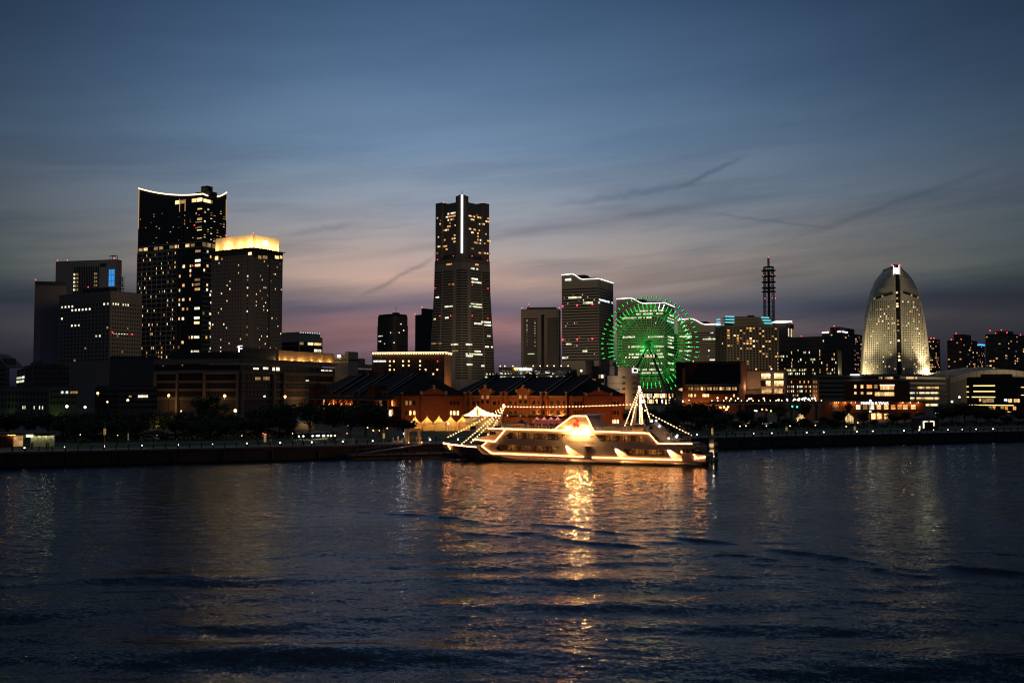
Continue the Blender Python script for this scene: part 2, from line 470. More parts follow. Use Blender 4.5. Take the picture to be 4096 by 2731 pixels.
# water: one sheet whose grid is fine near the eye; real wave heights plus a fine ripple in the shader
def wave_height(X, Y):
    rs = np.random.RandomState(11)
    Z = np.zeros_like(X)
    # wind chop
    for i in range(46):
        lam = 0.9 * (5.2 / 0.9) ** rs.rand()
        th = R(78) + rs.randn() * 0.55
        k = 2 * math.pi / lam; a = 0.0021 * lam ** 0.95 * (0.6 + 0.8 * rs.rand()) / 1.6
        Z += a * np.sin(k * (X * math.cos(th) + Y * math.sin(th)) + rs.rand() * 6.28)
    # boat swell rolling in, strongest near the viewer, broken into patches
    env = 1 / (1 + np.exp((Y - 96) / 9.0))
    patch = 0.62 + 0.38 * np.sin(X * 0.11 + 0.6 * np.sin(Y * 0.09) + 1.3) * np.sin(Y * 0.07 + X * 0.035 + 0.4)
    sw = np.zeros_like(X)
    for lam, deg, a, ph in ((6.2, 95, .055, .3), (7.9, 86, .085, 1.9), (9.6, 101, .095, 4.0), (5.1, 80, .026, 2.2), (12.5, 91, .11, .9), (4.1, 106, .014, 5.1)):
        k = 2 * math.pi / lam; t = R(deg)
        sw += a * np.sin(k * (X * math.cos(t) + Y * math.sin(t)) + ph + 0.9 * np.sin(X * 0.045 + ph))
    Z += 1.15 * sw * env * patch
    # crests of a passing boat's wake
    crests = [((2150, 2092), (2475, 2130), .16), ((2060, 2124), (2345, 2168), .16), ((2670, 2142), (2950, 2180), .20), ((2850, 2210), (3140, 2242), .15),
              ((3070, 2190), (3640, 2276), .22), ((2960, 2244), (3340, 2278), .14), ((3400, 2264), (3790, 2314), .18), ((3690, 2254), (4180, 2304), .2),
              ((1150, 2008), (1310, 2036), .12), ((1220, 2012), (1480, 2040), .12), ((1390, 2040), (1720, 2066), .13), ((1680, 2056), (1960, 2092), .15),
              ((1800, 2120), (2060, 2150), .13), ((2300, 2160), (2650, 2196), .14), ((600, 2020), (820, 2044), .1), ((80, 1954), (190, 1962), .12)]
    for (p, q, a) in crests:
        A, B = gnd(*p), gnd(*q); L = (B - A).length; u = (B - A) / L
        dx, dy = X - A.x, Y - A.y
        t = (dx * u.x + dy * u.y) / L; d = -dx * u.y + dy * u.x
        d = d + 0.5 * np.sin(t * 7 + a * 90)
        e = np.exp(-np.clip(np.abs(t - .5) * 2, 0, 4) ** 4 * 0.9)
        w = 1.25
        Z += a * e * (1 - 2 * (d / w) ** 2 * .6) * np.exp(-(d / w) ** 2)
    return Z
rows = np.concatenate([np.linspace(-600, 30, 24), np.geomspace(34, 430, 760)])
us = np.concatenate([-np.geomspace(14, .8, 18), np.linspace(-.72, .72, 620), np.geomspace(.8, 14, 18)])
YY, UU = np.meshgrid(rows, us, indexing='ij')
XX = UU * np.maximum(YY, 34.0)
ZZ = wave_height(XX, YY) * (np.abs(UU) < .8) * (YY > 30)
nr_, nc_ = XX.shape
co = np.stack([XX, YY, ZZ], -1).reshape(-1, 3).astype(np.float32)
idx = np.arange(nr_ * nc_).reshape(nr_, nc_)
quads = np.stack([idx[:-1, :-1], idx[:-1, 1:], idx[1:, 1:], idx[1:, :-1]], -1).reshape(-1, 4)
me = bpy.data.meshes.new('water')
me.vertices.add(len(co)); me.vertices.foreach_set('co', co.ravel())
me.loops.add(quads.size); me.loops.foreach_set('vertex_index', quads.ravel().astype(np.int32))
me.polygons.add(len(quads)); me.polygons.foreach_set('loop_start', np.arange(0, quads.size, 4, dtype=np.int32))
me.polygons.foreach_set('use_smooth', np.ones(len(quads), dtype=bool))
me.update(calc_edges=True)
wmat = bpy.data.materials.new('sea_water'); wmat.use_nodes = True
nt = wmat.node_tree; b = nt.nodes['Principled BSDF']
nt.nodes.remove(b)
b = nt.nodes.new('ShaderNodeBsdfGlossy'); b.distribution = 'GGX'; b.inputs['Roughness'].default_value = .075; b.inputs['Color'].default_value = (.49, .54, .62, 1)
body = nt.nodes.new('ShaderNodeBsdfDiffuse'); body.inputs['Color'].default_value = (.003, .006, .010, 1)
fres = nt.nodes.new('ShaderNodeFresnel'); fres.inputs['IOR'].default_value = 1.333
wmx = nt.nodes.new('ShaderNodeMixShader'); nt.links.new(fres.outputs[0], wmx.inputs[0]); nt.links.new(body.outputs[0], wmx.inputs[1]); nt.links.new(b.outputs[0], wmx.inputs[2]); nt.links.new(wmx.outputs[0], nt.nodes['Material Output'].inputs[0])
geo = nt.nodes.new('ShaderNodeNewGeometry')
def ripple(scale, stretch, k, rot):
    mp = nt.nodes.new('ShaderNodeMapping'); mp.inputs['Scale'].default_value = (stretch, 1, 1); mp.inputs['Rotation'].default_value = (0, 0, rot)
    nt.links.new(geo.outputs['Position'], mp.inputs[0])
    n = nt.nodes.new('ShaderNodeTexNoise'); n.inputs['Scale'].default_value = scale; n.inputs['Detail'].default_value = 2.5
    nt.links.new(mp.outputs[0], n.inputs['Vector'])
    s = nt.nodes.new('ShaderNodeVectorMath'); s.operation = 'SUBTRACT'; nt.links.new(n.outputs['Color'], s.inputs[0]); s.inputs[1].default_value = (.5, .5, .5)
    m = nt.nodes.new('ShaderNodeVectorMath'); m.operation = 'MULTIPLY'; nt.links.new(s.outputs[0], m.inputs[0]); m.inputs[1].default_value = (k * .8, k, 0)
    return m.outputs[0]
def vadd(a, c_):
    n = nt.nodes.new('ShaderNodeVectorMath'); n.operation = 'ADD'; nt.links.new(a, n.inputs[0]); nt.links.new(c_, n.inputs[1]); return n.outputs[0]
calm = nt.nodes.new('ShaderNodeTexNoise'); calm.inputs['Scale'].default_value = .035; calm.inputs['Detail'].default_value = 3; nt.links.new(geo.outputs['Position'], calm.inputs['Vector'])
cm = nt.nodes.new('ShaderNodeMapRange'); cm.inputs[1].default_value = .35; cm.inputs[2].default_value = .65; cm.inputs[3].default_value = .65; cm.inputs[4].default_value = 1.25; nt.links.new(calm.outputs[0], cm.inputs[0])
rip = vadd(ripple(.5, .4, .09, R(9)), vadd(ripple(1.9, .5, .24, R(14)), vadd(ripple(5.2, .6, .56, R(-20)), ripple(14.0, .7, .62, R(30)))))
rsc = nt.nodes.new('ShaderNodeVectorMath'); rsc.operation = 'SCALE'; nt.links.new(rip, rsc.inputs[0]); nt.links.new(cm.outputs[0], rsc.inputs['Scale'])
nrm = vadd(geo.outputs['Normal'], rsc.outputs[0])
nz = nt.nodes.new('ShaderNodeVectorMath'); nz.operation = 'NORMALIZE'; nt.links.new(nrm, nz.inputs[0])
nt.links.new(nz.outputs[0], b.inputs['Normal']); nt.links.new(nz.outputs[0], fres.inputs['Normal'])
me.materials.append(wmat)
water = link('water', me); water['kind'] = 'structure'

# ------------------------------------------------------------------ far-left office blocks
mat('tile_pale', (.40, .36, .33), .7, .08); mat('tile_grey', (.20, .18, .17), .75, .1); mat('tile_brown', (.23, .19, .165), .75, .08)
mat('slab_dark', (.06, .056, .055), .6, .15); mat('tower_black', (.022, .022, .025), .3, .15); mat('frame_grey', (.34, .31, .28), .6, .1)
glow('panel_blue', (.06, .38, 1), .8)

# pale slab with blue light at its foot
b = Bldg('office_slab', 'narrow pale slab block at the far left with faint blue light on its lower wall', 134, 136, 262, 1141, 900, -80, 'tile_grey')
x0, x1 = b.span('R')
b.put('recess', 'slab_dark', 'R', b.y(190), b.y(214), 2, b.z(1163), off=.3)
b.put('side_wall', 'tile_grey', 'R', b.y(214), b.y(262), 2, b.z(1158), off=.5)
b.grid('L', *b.span('L'), b.z(1420), b.z(1150), 1, 16, .7, .35, .12, seed=3)
for j in range(14):
    z = b.z(1430) + j * (b.z(1170) - b.z(1430)) / 14
    b.put('joint', 'tile_grey', 'R', .5, b.y(188), z, z + .25, off=.04)
b.box('parapet', 'slab_dark', -b.WL, 0, 0, b.WR * .98, b.H, b.H + 3.5)
b.beacon(0, 0, b.H + 5)
lamp('blue_floodlight', 'SPOT', (10, 3, 4), 7000, (.12, .2, 1), b.root, 1.0, (0, 8, 30), 70)

# tall police-type block behind
b = Bldg('government_tower', 'tall pale tower at left with dark vertical window slots and a blue lit panel', 217, 461, 482, 1038, 980, -14, 'tile_pale')
xs = [b.x(290 + i * 6.9) for i in range(15)]
for i, xx in enumerate(xs):
    b.put('window_slot', 'pane_black', 'L', xx, xx + (xs[1] - xs[0]) * .52, 5, b.z(1062), off=.08)
for i, j in [(0, 0), (0, 1), (0, 2), (0, 3), (0, 4)] + [(k, j) for k in (1, 2, 12, 13) for j in range(5)]:
    zz = b.z(1092 + j * 15.5); xx = xs[i]
    b.put('window', 'room_white' if i == 0 else 'room_dim', 'L', xx, xx + 1.1, zz - 1.1, zz + .9, off=.14)
for i in range(4):
    xx = b.x(431 + i * 6)
    for j in range(3):
        b.put('light_panel', 'panel_blue', 'L', xx, xx + 1.25, b.z(1145) + j * (b.z(1076) - b.z(1145)) / 3 + .2, b.z(1145) + (j + 1) * (b.z(1076) - b.z(1145)) / 3 - .2, off=.1)
b.put('louvre', 'slab_dark', 'L', b.x(393), b.x(421), b.z(1066), b.z(1052), off=.06)
for i in range(3): b.beacon(*((b.x((222, 262, 450)[i]), .5, b.H + 1.2)))
f = MB()
for xx in (b.x(429), b.x(449)):
    for yy in (2, 6): f.tube([(xx, yy, b.H), (xx, yy, b.H + 4.2)], .25)
f.box(b.x(429), b.x(449), 2, 6, b.H + 3.9, b.H + 4.4); f.build('roof_frame', 'steel_dark', b.root)
# antenna mast on the roof of the dark office block
b2 = Bldg('office_block', 'large dark office block with rows of small windows in front of the tallest left tower', 232, 438, 565, 1163, 830, -33, 'tile_grey')
b2.put('coping_band', 'tile_brown', 'L', -b2.WL, 0, b2.H - 7.5, b2.H - 7.1, off=.25)
b2.put('coping_band', 'tile_brown', 'R', 0, b2.WR, b2.H - 7.5, b2.H - 7.1, off=.25)
def litc(rows):
    def f(i, j, rng):
        if (i, j) in rows: return rng.choice(['room_white', 'room_lime', 'room_white'])
        return 'room_dim' if rng.random() < .015 else None
    return f
NR = 15
b2.grid('L', -b2.WL * .97, -1, b2.z(1445), b2.H - 9, 14, NR, .42, .48, dark='pane_black', seed=9, single=True,
        lit=litc({(0, 14), (1, 14), (2, 14), (3, 14), (12, 14), (13, 14), (3, 13), (4, 13), (5, 13), (6, 13), (7, 13), (8, 13), (0, 11), (3, 9), (4, 9), (5, 9), (10, 6), (11, 6)}))
b2.grid('R', 1.5, b2.WR * .98, b2.z(1445), b2.H - 9, 12, NR, .45, .48, dark='pane_black', seed=10, single=True,
        lit=litc({(0, 14), (1, 14), (2, 14), (4, 14), (5, 14), (6, 14)}))
for k in range(6): b2.put('window', 'room_white', 'R', 3 + k * 2.6, 4.2 + k * 2.6, b2.z(1334), b2.z(1332), off=.2)
b2.box('roof_house', 'slab_dark', -b2.WL * .62, -b2.WL * .12, 4, 12, b2.H, b2.H + 4)
b2.beacon(-b2.WL * .5, 3.5, b2.H + 5.5); b2.beacon(.8, 2, b2.z(1328)); b2.beacon(.8, b2.WR * .68, b2.z(1332))
ms = MB(); mx, my = -2, b2.WR * .35
for dx, dy in ((0, 0), (2.2, 0), (1.1, 2)): ms.tube([(mx + dx, my + dy, b2.H), (mx + dx * .6 + .4, my + dy * .6, b2.H + 13)], .22)
for k in range(5): ms.box(mx - .4, mx + 3.2, my - .3, my + 2.4, b2.H + 2.5 + k * 2.4, b2.H + 2.7 + k * 2.4)
ms.build('antenna_mast', 'steel_dark', b2.root)
for k in range(4): link('dish', MB().lathe([(.05, 0), (.8, .25), (.9, .5), (.75, .45), (.05, .2)], 10).mesh('dish', 'steel_grey'), b2.root, (mx - 1.6 + (k % 2) * 4.6, my, b2.H + 3 + k * 2.3), rot=(R(90), 0, 0))

# ------------------------------------------------------------------ tallest residential tower with the curved lit roofline
b = Bldg('residential_tower', 'tallest black apartment tower at left, curved roofline outlined in warm light', 547, 805, 900, 777, 925, -28, 'tower_black', make=False)
t = b.root; H = b.H
def topL(f): return H + (b.z(754, 556) - H) * ((1 - f) ** 2)                       # concave roofline over face L, f from left to corner
def topR(f): return H - 2.0 * math.sin(f * 2.6) + (b.z(771, 899) - H + 2.0 * math.sin(2.6)) * f ** 2.2
n = 14
pl = [(-b.WL * (1 - i / n), topL(i / n)) for i in range(n + 1)]
pr = [(b.WR * i / n, topR(i / n)) for i in range(n + 1)]
base_poly = [(-b.WL, 0), (0, 0), (0, b.WR), (-b.WL, b.WR)]
MB().prism(base_poly, 0, H - 13).build('wall', 'tower_black', t)
# open parapet screens that carry the roofline
MB().sheet([(-b.WL, H - 13)] + [(0, H - 13)] + list(reversed(pl)), 0, .6).build('screen_wall', 'tower_black', t)
scr = MB().sheet([(0, H - 13), (b.WR, H - 13)] + list(reversed(pr)), -.6, 0)
scr.v = [(-q[1] - .6, q[0], q[2]) for q in scr.v]; scr.build('screen_wall', 'tower_black', t)
MB().tube([(x, -.25, z + .3) for x, z in pl], .62, 6).build('light_strip', 'strip_warm', t)
MB().tube([(.25, y, z + .3) for y, z in pr], .62, 6).build('light_strip', 'strip_warm', t)
glow('strip_faint', (1, .52, .18), .55)
for (xx, yy, z1, z0) in ((-b.WL + .6, -.3, topL(0), H - 26), (b.x(713), -.3, topL(.6) - 4, H - 14), (b.x(735), -.3, topL(.7) - 4, H - 14)):
    block('light_strip', 'strip_faint', t, (xx, yy, (z0 + z1) / 2), (.5, .4, z1 - z0))
block('light_strip', 'strip_faint', t, (.3, b.WR - .5, H - 10), (.4, .5, 20))
for (u0, u1, m) in ((695, 712, 'room_bright'), (714, 734, 'room_dim'), (762, 780, 'room_bright'), (783, 803, 'room_bright')):
    b.put('window', m, 'L', b.x(u0), b.x(u1), H - 6.5, H - 3.2, off=.3)
for (u0, u1, m) in ((808, 821, 'room_bright'), (823, 835, 'room_bright'), (838, 843, 'room_dim')):
    b.put('window', m, 'R', b.y(u0), b.y(u1), H - 7, H - 4, off=.3)
# rooftop plant
pt = MB(); pt.box(b.x(755), b.x(845) if False else 2, 6, 16, H - 2, H + 4); pt.build('roof_plant', 'slab_dark', t)
b.box('roof_plant', 'slab_dark', b.x(775), b.x(800), 7, 14, H + 4, H + 9.5)
b.box('roof_plant', 'slab_dark', b.x(655), b.x(682), 6, 12, H - 2, H + 2.5)
zb = b.z(976)                                       # lit belt
# upper storeys: dark glass, belt, then lower storeys with a pale grid
zu0, zu1 = zb + 4, H - 12
dens = lambda i, j: .30 if i >= 13 else .075
b.grid('L', -b.WL + 1, b.x(797), zu0, zu1, 22, 28, .32, .42, lambda i, j: .05, dark=None, seed=21)
b.grid('L', b.x(783), b.x(804), zu0, zu1, 1, 28, .9, .5, .38, ['room_warm', 'room_bright', 'room_dim'], None, seed=22)
b.grid('R', 1, b.WR - 1, zu0, zu1, 7, 28, .5, .45, .16, dark=None, seed=23)
for j in range(29):
    z = zu0 + j * (zu1 - zu0) / 28
    b.put('floor_band', 'slab_dark', 'R', .5, b.WR, z - .25, z + .35, off=.22)
    if j % 2 == 0: b.put('floor_band', 'slab_dark', 'L', -b.WL, 0, z - .12, z + .12, off=.12)
for i in range(12):
    a = -b.WL + 1.5 + i * (b.WL - 2) / 12
    b.put('window', 'room_warm' if i in (1, 7, 9) else ('pane_dark' if i % 3 == 2 else 'room_dim'), 'L', a, a + (b.WL) / 12 * .7, zb - 1.6, zb + 1.2, off=.15)
for i in range(5):
    a = .6 + i * b.WR / 5
    b.put('window', 'room_dim', 'R', a, a + b.WR / 5 * .75, zb - 2, zb + 1.8, off=.15)
b.put('belt', 'frame_grey', 'L', -b.WL, 0, zb + 2.2, zb + 2.9, off=.5); b.put('belt', 'frame_grey', 'R', 0, b.WR, zb + 2.2, zb + 2.9, off=.5)
b.put('belt', 'frame_grey', 'L', -b.WL, 0, zb - 2.9, zb - 2.3, off=.5); b.put('belt', 'frame_grey', 'R', 0, b.WR, zb - 2.9, zb - 2.3, off=.5)
zl0, zl1 = 3, zb - 4
nfl = 32
xe = b.x(708)
for j in range(nfl + 1):
    z = zl0 + j * (zl1 - zl0) / nfl
    b.put('balcony_slab', 'frame_grey', 'L', -b.WL, xe, z - .25, z + .55, off=.5)
    b.put('balcony_slab', 'slab_dark', 'L', xe + 5, -1, z - .2, z + .3, off=.25)
    b.put('balcony_slab', 'frame_grey', 'R', 1, b.WR, z - .2, z + .4, off=.4)
for i in range(9):
    xx = -b.WL + i * (xe + b.WL) / 8
    b.put('fin', 'frame_grey', 'L', xx - .35, xx + .35, zl0, zl1, off=.42)
b.put('fin', 'slab_dark', 'L', b.x(722), b.x(728), 3, H - 14, off=.6)
b.put('fin', 'slab_dark', 'L', b.x(705), b.x(709), 3, H - 14, off=.6)
b.grid('L', -b.WL + .5, xe, zl0, zl1, 24, nfl, .36, .46, .15, dark=None, seed=25)
b.grid('L', b.x(712), b.x(740), zl0, zl1, 2, nfl, .6, .55, .28, dark=None, seed=26)
b.grid('L', b.x(745), b.x(775), zl0, zl1, 3, nfl, .5, .55, .16, dark=None, seed=27)
b.grid('L', b.x(776), b.x(801), zl0, zl1, 1, nfl, .85, .5, .48, ['room_warm', 'room_bright', 'room_white', 'room_dim'], None, seed=28)
b.grid('R', 1, b.WR - 1, zl0, zl1, 7, nfl, .5, .5, .22, dark=None, seed=29)
for k in range(3): b.beacon((b.x(775), b.x(771), .8)[k], (-.8, -.8, b.WR * .97)[k], (b.z(898), b.z(1060), b.z(925))[k])

# ------------------------------------------------------------------ hotel with the glowing crown
mat('crown_panel', (.80, .69, .52), .6, .08, 3.0)
b = Bldg('hotel_tower', 'brown hotel tower with small square windows under a bright floodlit cream crown', 846, 1012, 1131, 991, 782, -31, 'tile_brown', zref=.95)
t = b.root; H = b.H
zc1 = b.z(937); ins = 1.3
hc = zc1 - H
MB().box(-b.WL + 3, -ins, ins, b.WR - 3.2, H, H + .6).build('ledge', 'steel_dark', t)
MB().box(-b.WL + 4, -ins - .6, ins + .6, b.WR - 4, H + .3, zc1 - .3).build('crown_core', 'steel_grey', t)
npl, npr = 10, 10
for i in range(npl):
    w = (b.WL - 3 - ins) / npl; xx = -b.WL + 3 + i * w
    MB().box(xx + .06, xx + w - .06, ins, ins + .3, H + .6, zc1).build('crown_panel', 'crown_panel', t)
for i in range(npr):
    w = (b.WR - 3.2 - ins) / npr; yy = ins + i * w
    MB().box(-ins - .3, -ins, yy + (.36 if i == 0 else .06), yy + w - .06, H + .6, zc1).build('crown_panel', 'crown_panel', t)
for xx, e in ((-b.WL + 4, 1900), (-b.WL * .62, 5800), (-b.WL * .33, 3400), (-ins - 2.5, 6200)): lamp('crown_floodlight', 'POINT', (xx, -2.6, H + 2.2), e, (1, .60, .20), t, .5)
for yy, e in ((6, 5000), (b.WR * .42, 2800), (b.WR * .62, 3000), (b.WR * .86, 3000)): lamp('crown_floodlight', 'POINT', (2.8, yy, H + 2.2), e, (1, .60, .20), t, .5)
# the floodlights stand on a narrow bracketed gutter
MB().box(-b.WL, .6, -3.0, 0, H - .5, H - .2).build('light_gutter', 'steel_dark', t)
MB().box(0, 3.2, 0, b.WR, H - .5, H - .2).build('light_gutter', 'steel_dark', t)
glow('sign_hot', (1, .97, .92), 5.0)
text('sign', 'APA', 'sign_hot', 5, t, (-ins + .35, b.y(1066), H + hc * .52), R(90), fit=(5.2, 3.6), extrude=.2)
b.put('top_band', 'slab_dark', 'L', -b.WL, 0, H - 4.6, H - .5, off=.25); b.put('top_band', 'slab_dark', 'R', 0, b.WR, H - 7.2, H - .5, off=.25)
b.put('window', 'room_bright', 'L', b.x(861), b.x(873), b.z(1026), b.z(1011), off=.3)
b.put('window', 'room_bright', 'L', b.x(994), b.x(1007), b.z(1018), b.z(1008), off=.35)
for u0, u1, m in ((1032, 1044, 'room_dim'), (1050, 1068, 'room_dim'), (1099, 1115, 'room_bright'), (1119, 1128, 'room_warm')):
    b.put('window', m, 'R', b.y(u0), b.y(u1), b.z(1034, u0), b.z(1022, u0), off=.35)
b.grid('L', -b.WL + 1, b.x(972), b.z(1425), H - 5, 11, 26, .31, .32, lambda i, j: .05 + .06 * (j > 20) + .08 * (j < 5), ['room_white', 'room_white', 'room_warm', 'room_bright'], 'pane_black', seed=31)
b.grid('L', b.x(984), b.x(1000), b.z(1425), H - 5, 1, 26, .28, .36, .22, ['room_white', 'room_warm', 'room_dim'], 'pane_black', seed=32)
b.grid('R', 1, b.y(1076), b.z(1425), H - 8, 8, 26, .31, .32, .11, ['room_white', 'room_warm', 'room_bright', 'room_dim'], 'pane_black', seed=33)
b.grid('R', b.y(1082), b.WR - .5, b.z(1425), H - 8, 8, 26, .31, .32, .09, ['room_white', 'room_warm', 'room_bright', 'room_dim'], 'pane_black', seed=34)
b.put('shaft', 'slab_dark', 'R', b.y(1076), b.y(1081), 0, H - 8, off=.12)
b.beacon(-ins, ins, zc1 + 1.2)
for k in range(9):                                   # blue obstruction lights along the left corner column
    block('window', 'room_white', t, (-b.WL + .1, -.1, 20 + k * 9.2), (.5, .3, 1.4))

# ------------------------------------------------------------------ mid-left blocks
b = Bldg('office_block', 'pale striped office block with some lit floors seen right of the hotel tower', 1120, 1196, 1289, 1346, 1050, -38, 'concrete_pale')
zz = [b.z(1372), b.z(1387), b.z(1398)]
for z in zz:
    b.put('window_band', 'pane_dark', 'L', -b.WL, -1, z - 2.1, z + 1.4, off=.1); b.put('window_band', 'pane_dark', 'R', 1, b.WR, z - 2.1, z + 1.4, off=.1)
for u0, u1, z, m in ((1197, 1214, 0, 'room_dim'), (1230, 1252, 0, 'room_bright'), (1256, 1285, 0, 'room_warm'), (1256, 1285, 2, 'room_white')):
    nn = 4
    for k in range(nn):
        a, c = b.y(u0 + (u1 - u0) * k / nn), b.y(u0 + (u1 - u0) * (k + .85) / nn)
        b.put('window', m, 'R', a, c, zz[z] - 1.6, zz[z] + 1.1, off=.2)
b.box('parapet', 'concrete_pale', -b.WL, -.2, .2, b.WR * .9, b.H, b.H + 5)
for k in range(12): globe('parapet_lamp', 'lamp_cool', b.root, (-.2, b.WR * .9 * (k + .5) / 12, b.H + 4.4), .28)

# low concrete office with lit frames (long, in front)
mat('precast', (.20, .165, .135), .85, .14)
b = Bldg('concrete_office', 'long low concrete office with storey-high frames, below the two tall left towers', 618, 960, 1490, 1433, 560, -22, 'precast', zref=.5, make=False)
t = b.root; H = b.H
MB().box(-b.WL, 0, 0, b.WR, 0, H - 4).build('wall', 'concrete_dark', t)
st = [1433, 1456, 1477, 1489, 1515, 1527, 1549, 1561, 1581]
for face in 'LR':
    u0, u1 = b.span(face)
    b.put('parapet', 'precast', face, u0, u1, b.z(1452), H, t=1.4, off=.9)
    for (ya, yb, o) in ((1490, 1478, .7), (1530, 1520, .6), (1563, 1553, .5), (1600, 1588, .5)):
        b.put('spandrel', 'precast', face, u0, u1, b.z(ya), b.z(yb), t=1.2, off=o)
    nw = 46 if face == 'R' else 30
    for r_, (ya, yb) in enumerate(((1477, 1456), (1519, 1492), (1552, 1532), (1586, 1566))):
        for k in range(nw):
            a = u0 + (u1 - u0) * (k + .12) / nw; c = u0 + (u1 - u0) * (k + .86) / nw
            b.put('window', 'pane_dark', face, a, c, b.z(ya) + .2, b.z(yb) - .2, off=.12)
for (u0, u1, ya, yb, m) in ((1012, 1034, 1477, 1470, 'room_white'), (1051, 1072, 1477, 1468, 'room_white'), (1088, 1098, 1482, 1469, 'room_white'), (1103, 1118, 1482, 1469, 'room_white'), (1283, 1330, 1483, 1479, 'room_white'), (1020, 1042, 1519, 1508, 'room_dim'), (1052, 1078, 1519, 1506, 'room_dim'), (1222, 1234, 1523, 1520, 'room_white')):
    for k in range(3):
        a = b.y(u0 + (u1 - u0) * k / 3); c = b.y(u0 + (u1 - u0) * (k + .8) / 3)
        b.put('window', m, 'R', a, c, b.z(ya, u0), b.z(yb, u0), off=.25)
# projecting storey frames
def frame(face, pa, pb, ytop, ylow):
    q = b.x if face == 'L' else b.y
    a, c = q(pa), q(pb); z1 = b.z(ytop, (pa + pb) / 2); z0 = 0
    b.put('frame', 'concrete_warm', face, a, c, z1 - 1.3, z1, t=1.8, off=1.6)
    wv = 1.1
    b.put('frame', 'concrete_warm', face, a, a + wv, z0, z1 - 1.3, t=1.8, off=1.6); b.put('frame', 'concrete_warm', face, c - wv, c, z0, z1 - 1.3, t=1.8, off=1.6)
frame('L', 620, 716, 1487, 0); frame('L', 818, 958, 1487, 0); frame('R', 962, 1092, 1487, 0); frame('R', 1128, 1372, 1494, 0)
# gold-lit curved screen on the roof and the plant rooms
mat('timber_screen', (.46, .30, .15), .7, .25, .8)
ya, yb_ = b.y(1133), b.y(1352)
gs = MB(); K = 14
pts = [(-3.5 - 3.0 * math.sin(math.pi * k / K), ya + (yb_ - ya) * k / K) for k in range(K + 1)]
zs0, zs1 = b.z(1450, 1240), b.z(1406, 1240)
for k in range(K):
    p, q = pts[k], pts[k + 1]
    MB().prism([p, q, (q[0] - .4, q[1]), (p[0] - .4, p[1])][::-1], zs0, zs1).build('screen_panel', 'timber_screen', t)
MB().tube([(x + 2.0, y, zs0 + .15) for x, y in pts], .16, 5).build('light_strip', 'strip_warm', t)
for k in range(8):
    p = pts[int((k + .5) * K / 8)]
    lamp('screen_uplight', 'POINT', (p[0] + 1.3, p[1], zs0 + .7), 600, (1, .58, .2), t, .2)
b.box('roof_plant', 'slab_dark', b.x(665), b.x(905), 3, 10, H, H + 4); b.box('roof_plant', 'slab_dark', -9, -4, b.y(1000), b.y(1125), H, H + 6.5)
b.box('roof_plant', 'slab_dark', -6, -2, b.y(1352), b.y(1470), H, H + 4)
lf = Vector((-4, b.y(945) if False else -1, H + 8))
text('sign', 'F', 'sign_white', 4, t, (b.x(948), 2.5, b.z(1394)), 0, fit=(2.6, 3.7), extrude=.1)
MB().tube([(b.x(948) + 1.3, 2.7, H + 3), (b.x(948) + 1.3, 2.7, b.z(1380))], .12).build('sign_post', 'steel_dark', t)
lamp('street_glow', 'POINT', (8, b.y(1180), 5), 1500, (1, .5, .16), t, .5)
lamp('street_glow', 'POINT', (7, b.y(1290), 5), 1100, (1, .5, .16), t, .5)
lamp('street_glow', 'POINT', (b.x(700), -8, 5), 900, (1, .5, .16), t, .5)
lamp('street_glow', 'POINT', (b.x(880), -9, 6), 900, (1, .5, .16), t, .5)

# plain block with a small blue sign behind it
b = Bldg('office_block', 'plain pale block with a small blue-white sign left of the lit-cornice hotel', 1340, 1392, 1431, 1421, 640, -35, 'concrete_pale')
b.box('roof_house', 'concrete_pale', -3, 0, 0, b.WR, b.H, b.z(1406)); b.put('sign', 'lamp_cool', 'L', b.x(1349), b.x(1362), b.z(1428), b.z(1418), off=.3)
b.put('window_band', 'pane_dark', 'L', -b.WL, -1, b.z(1443), b.z(1436), off=.1); b.put('window_band', 'pane_dark', 'R', 1, b.WR, b.z(1443), b.z(1436), off=.1)

# ------------------------------------------------------------------ hotel with the lit cornice
mat('brick_brown', (.26, .135, .075), .85, .15)
b = Bldg('seaside_hotel', 'wide brown brick hotel with a bright scalloped light cornice along its roof edge', 1488, 1777, 1806, 1404, 700, -9, 'brick_brown')
t = b.root; H = b.H
b.put('cornice', 'concrete_pale', 'L', -b.WL - .5, .9, H - .5, H + .1, t=1.4, off=.9); b.put('cornice', 'concrete_pale', 'R', -.0, b.WR, H - .5, H + .1, t=1.4, off=.9)
b.put('light_strip', 'strip_warm', 'L', -b.WL, .5, H - 1.0, H - .6, off=.5); b.put('light_strip', 'strip_warm', 'R', .1, b.WR, H - 1.0, H - .6, off=.5)
glow('scallop', (1, .72, .36), 2.0)
for k in range(30):
    xx = -b.WL + (k + .5) * b.WL / 30
    link('cornice_lamp', MB().lathe([(.05, -.7), (.55, -.35), (.62, 0), (.3, .3), (.05, .35)], 8).mesh('cornice_lamp', 'scallop', True) if k == 0 else bpy.data.meshes['cornice_lamp'], t, (xx, -.55, H - 1.5))
for k in range(3): link('cornice_lamp', bpy.data.meshes['cornice_lamp'], t, (.55, (k + .5) * b.WR / 3, H - 1.5))
text('sign', 'NAVIOS YOKOHAMA', 'lamp_cool', 2, t, (b.x(1519), -.2, b.z(1443)), 0, fit=(b.x(1544) - b.x(1495), 1.0), extrude=.05)
text('crest', '\u2693', 'steel_pale', 2, t, (b.x(1519), -.2, b.z(1430)), 0, fit=(2.4, 1.8), extrude=.05)
cols = [1559, 1575, 1612, 1635, 1680, 1702, 1717, 1733, 1749]
rowsy = [1443.5, 1461, 1478, 1495.5]
litset = {(0, 0), (1, 0), (2, 0), (3, 0), (4, 0), (0, 1), (2, 1), (3, 1), (4, 1), (0, 2), (1, 2), (4, 2), (5, 2), (8, 2), (0, 3), (7, 3)}
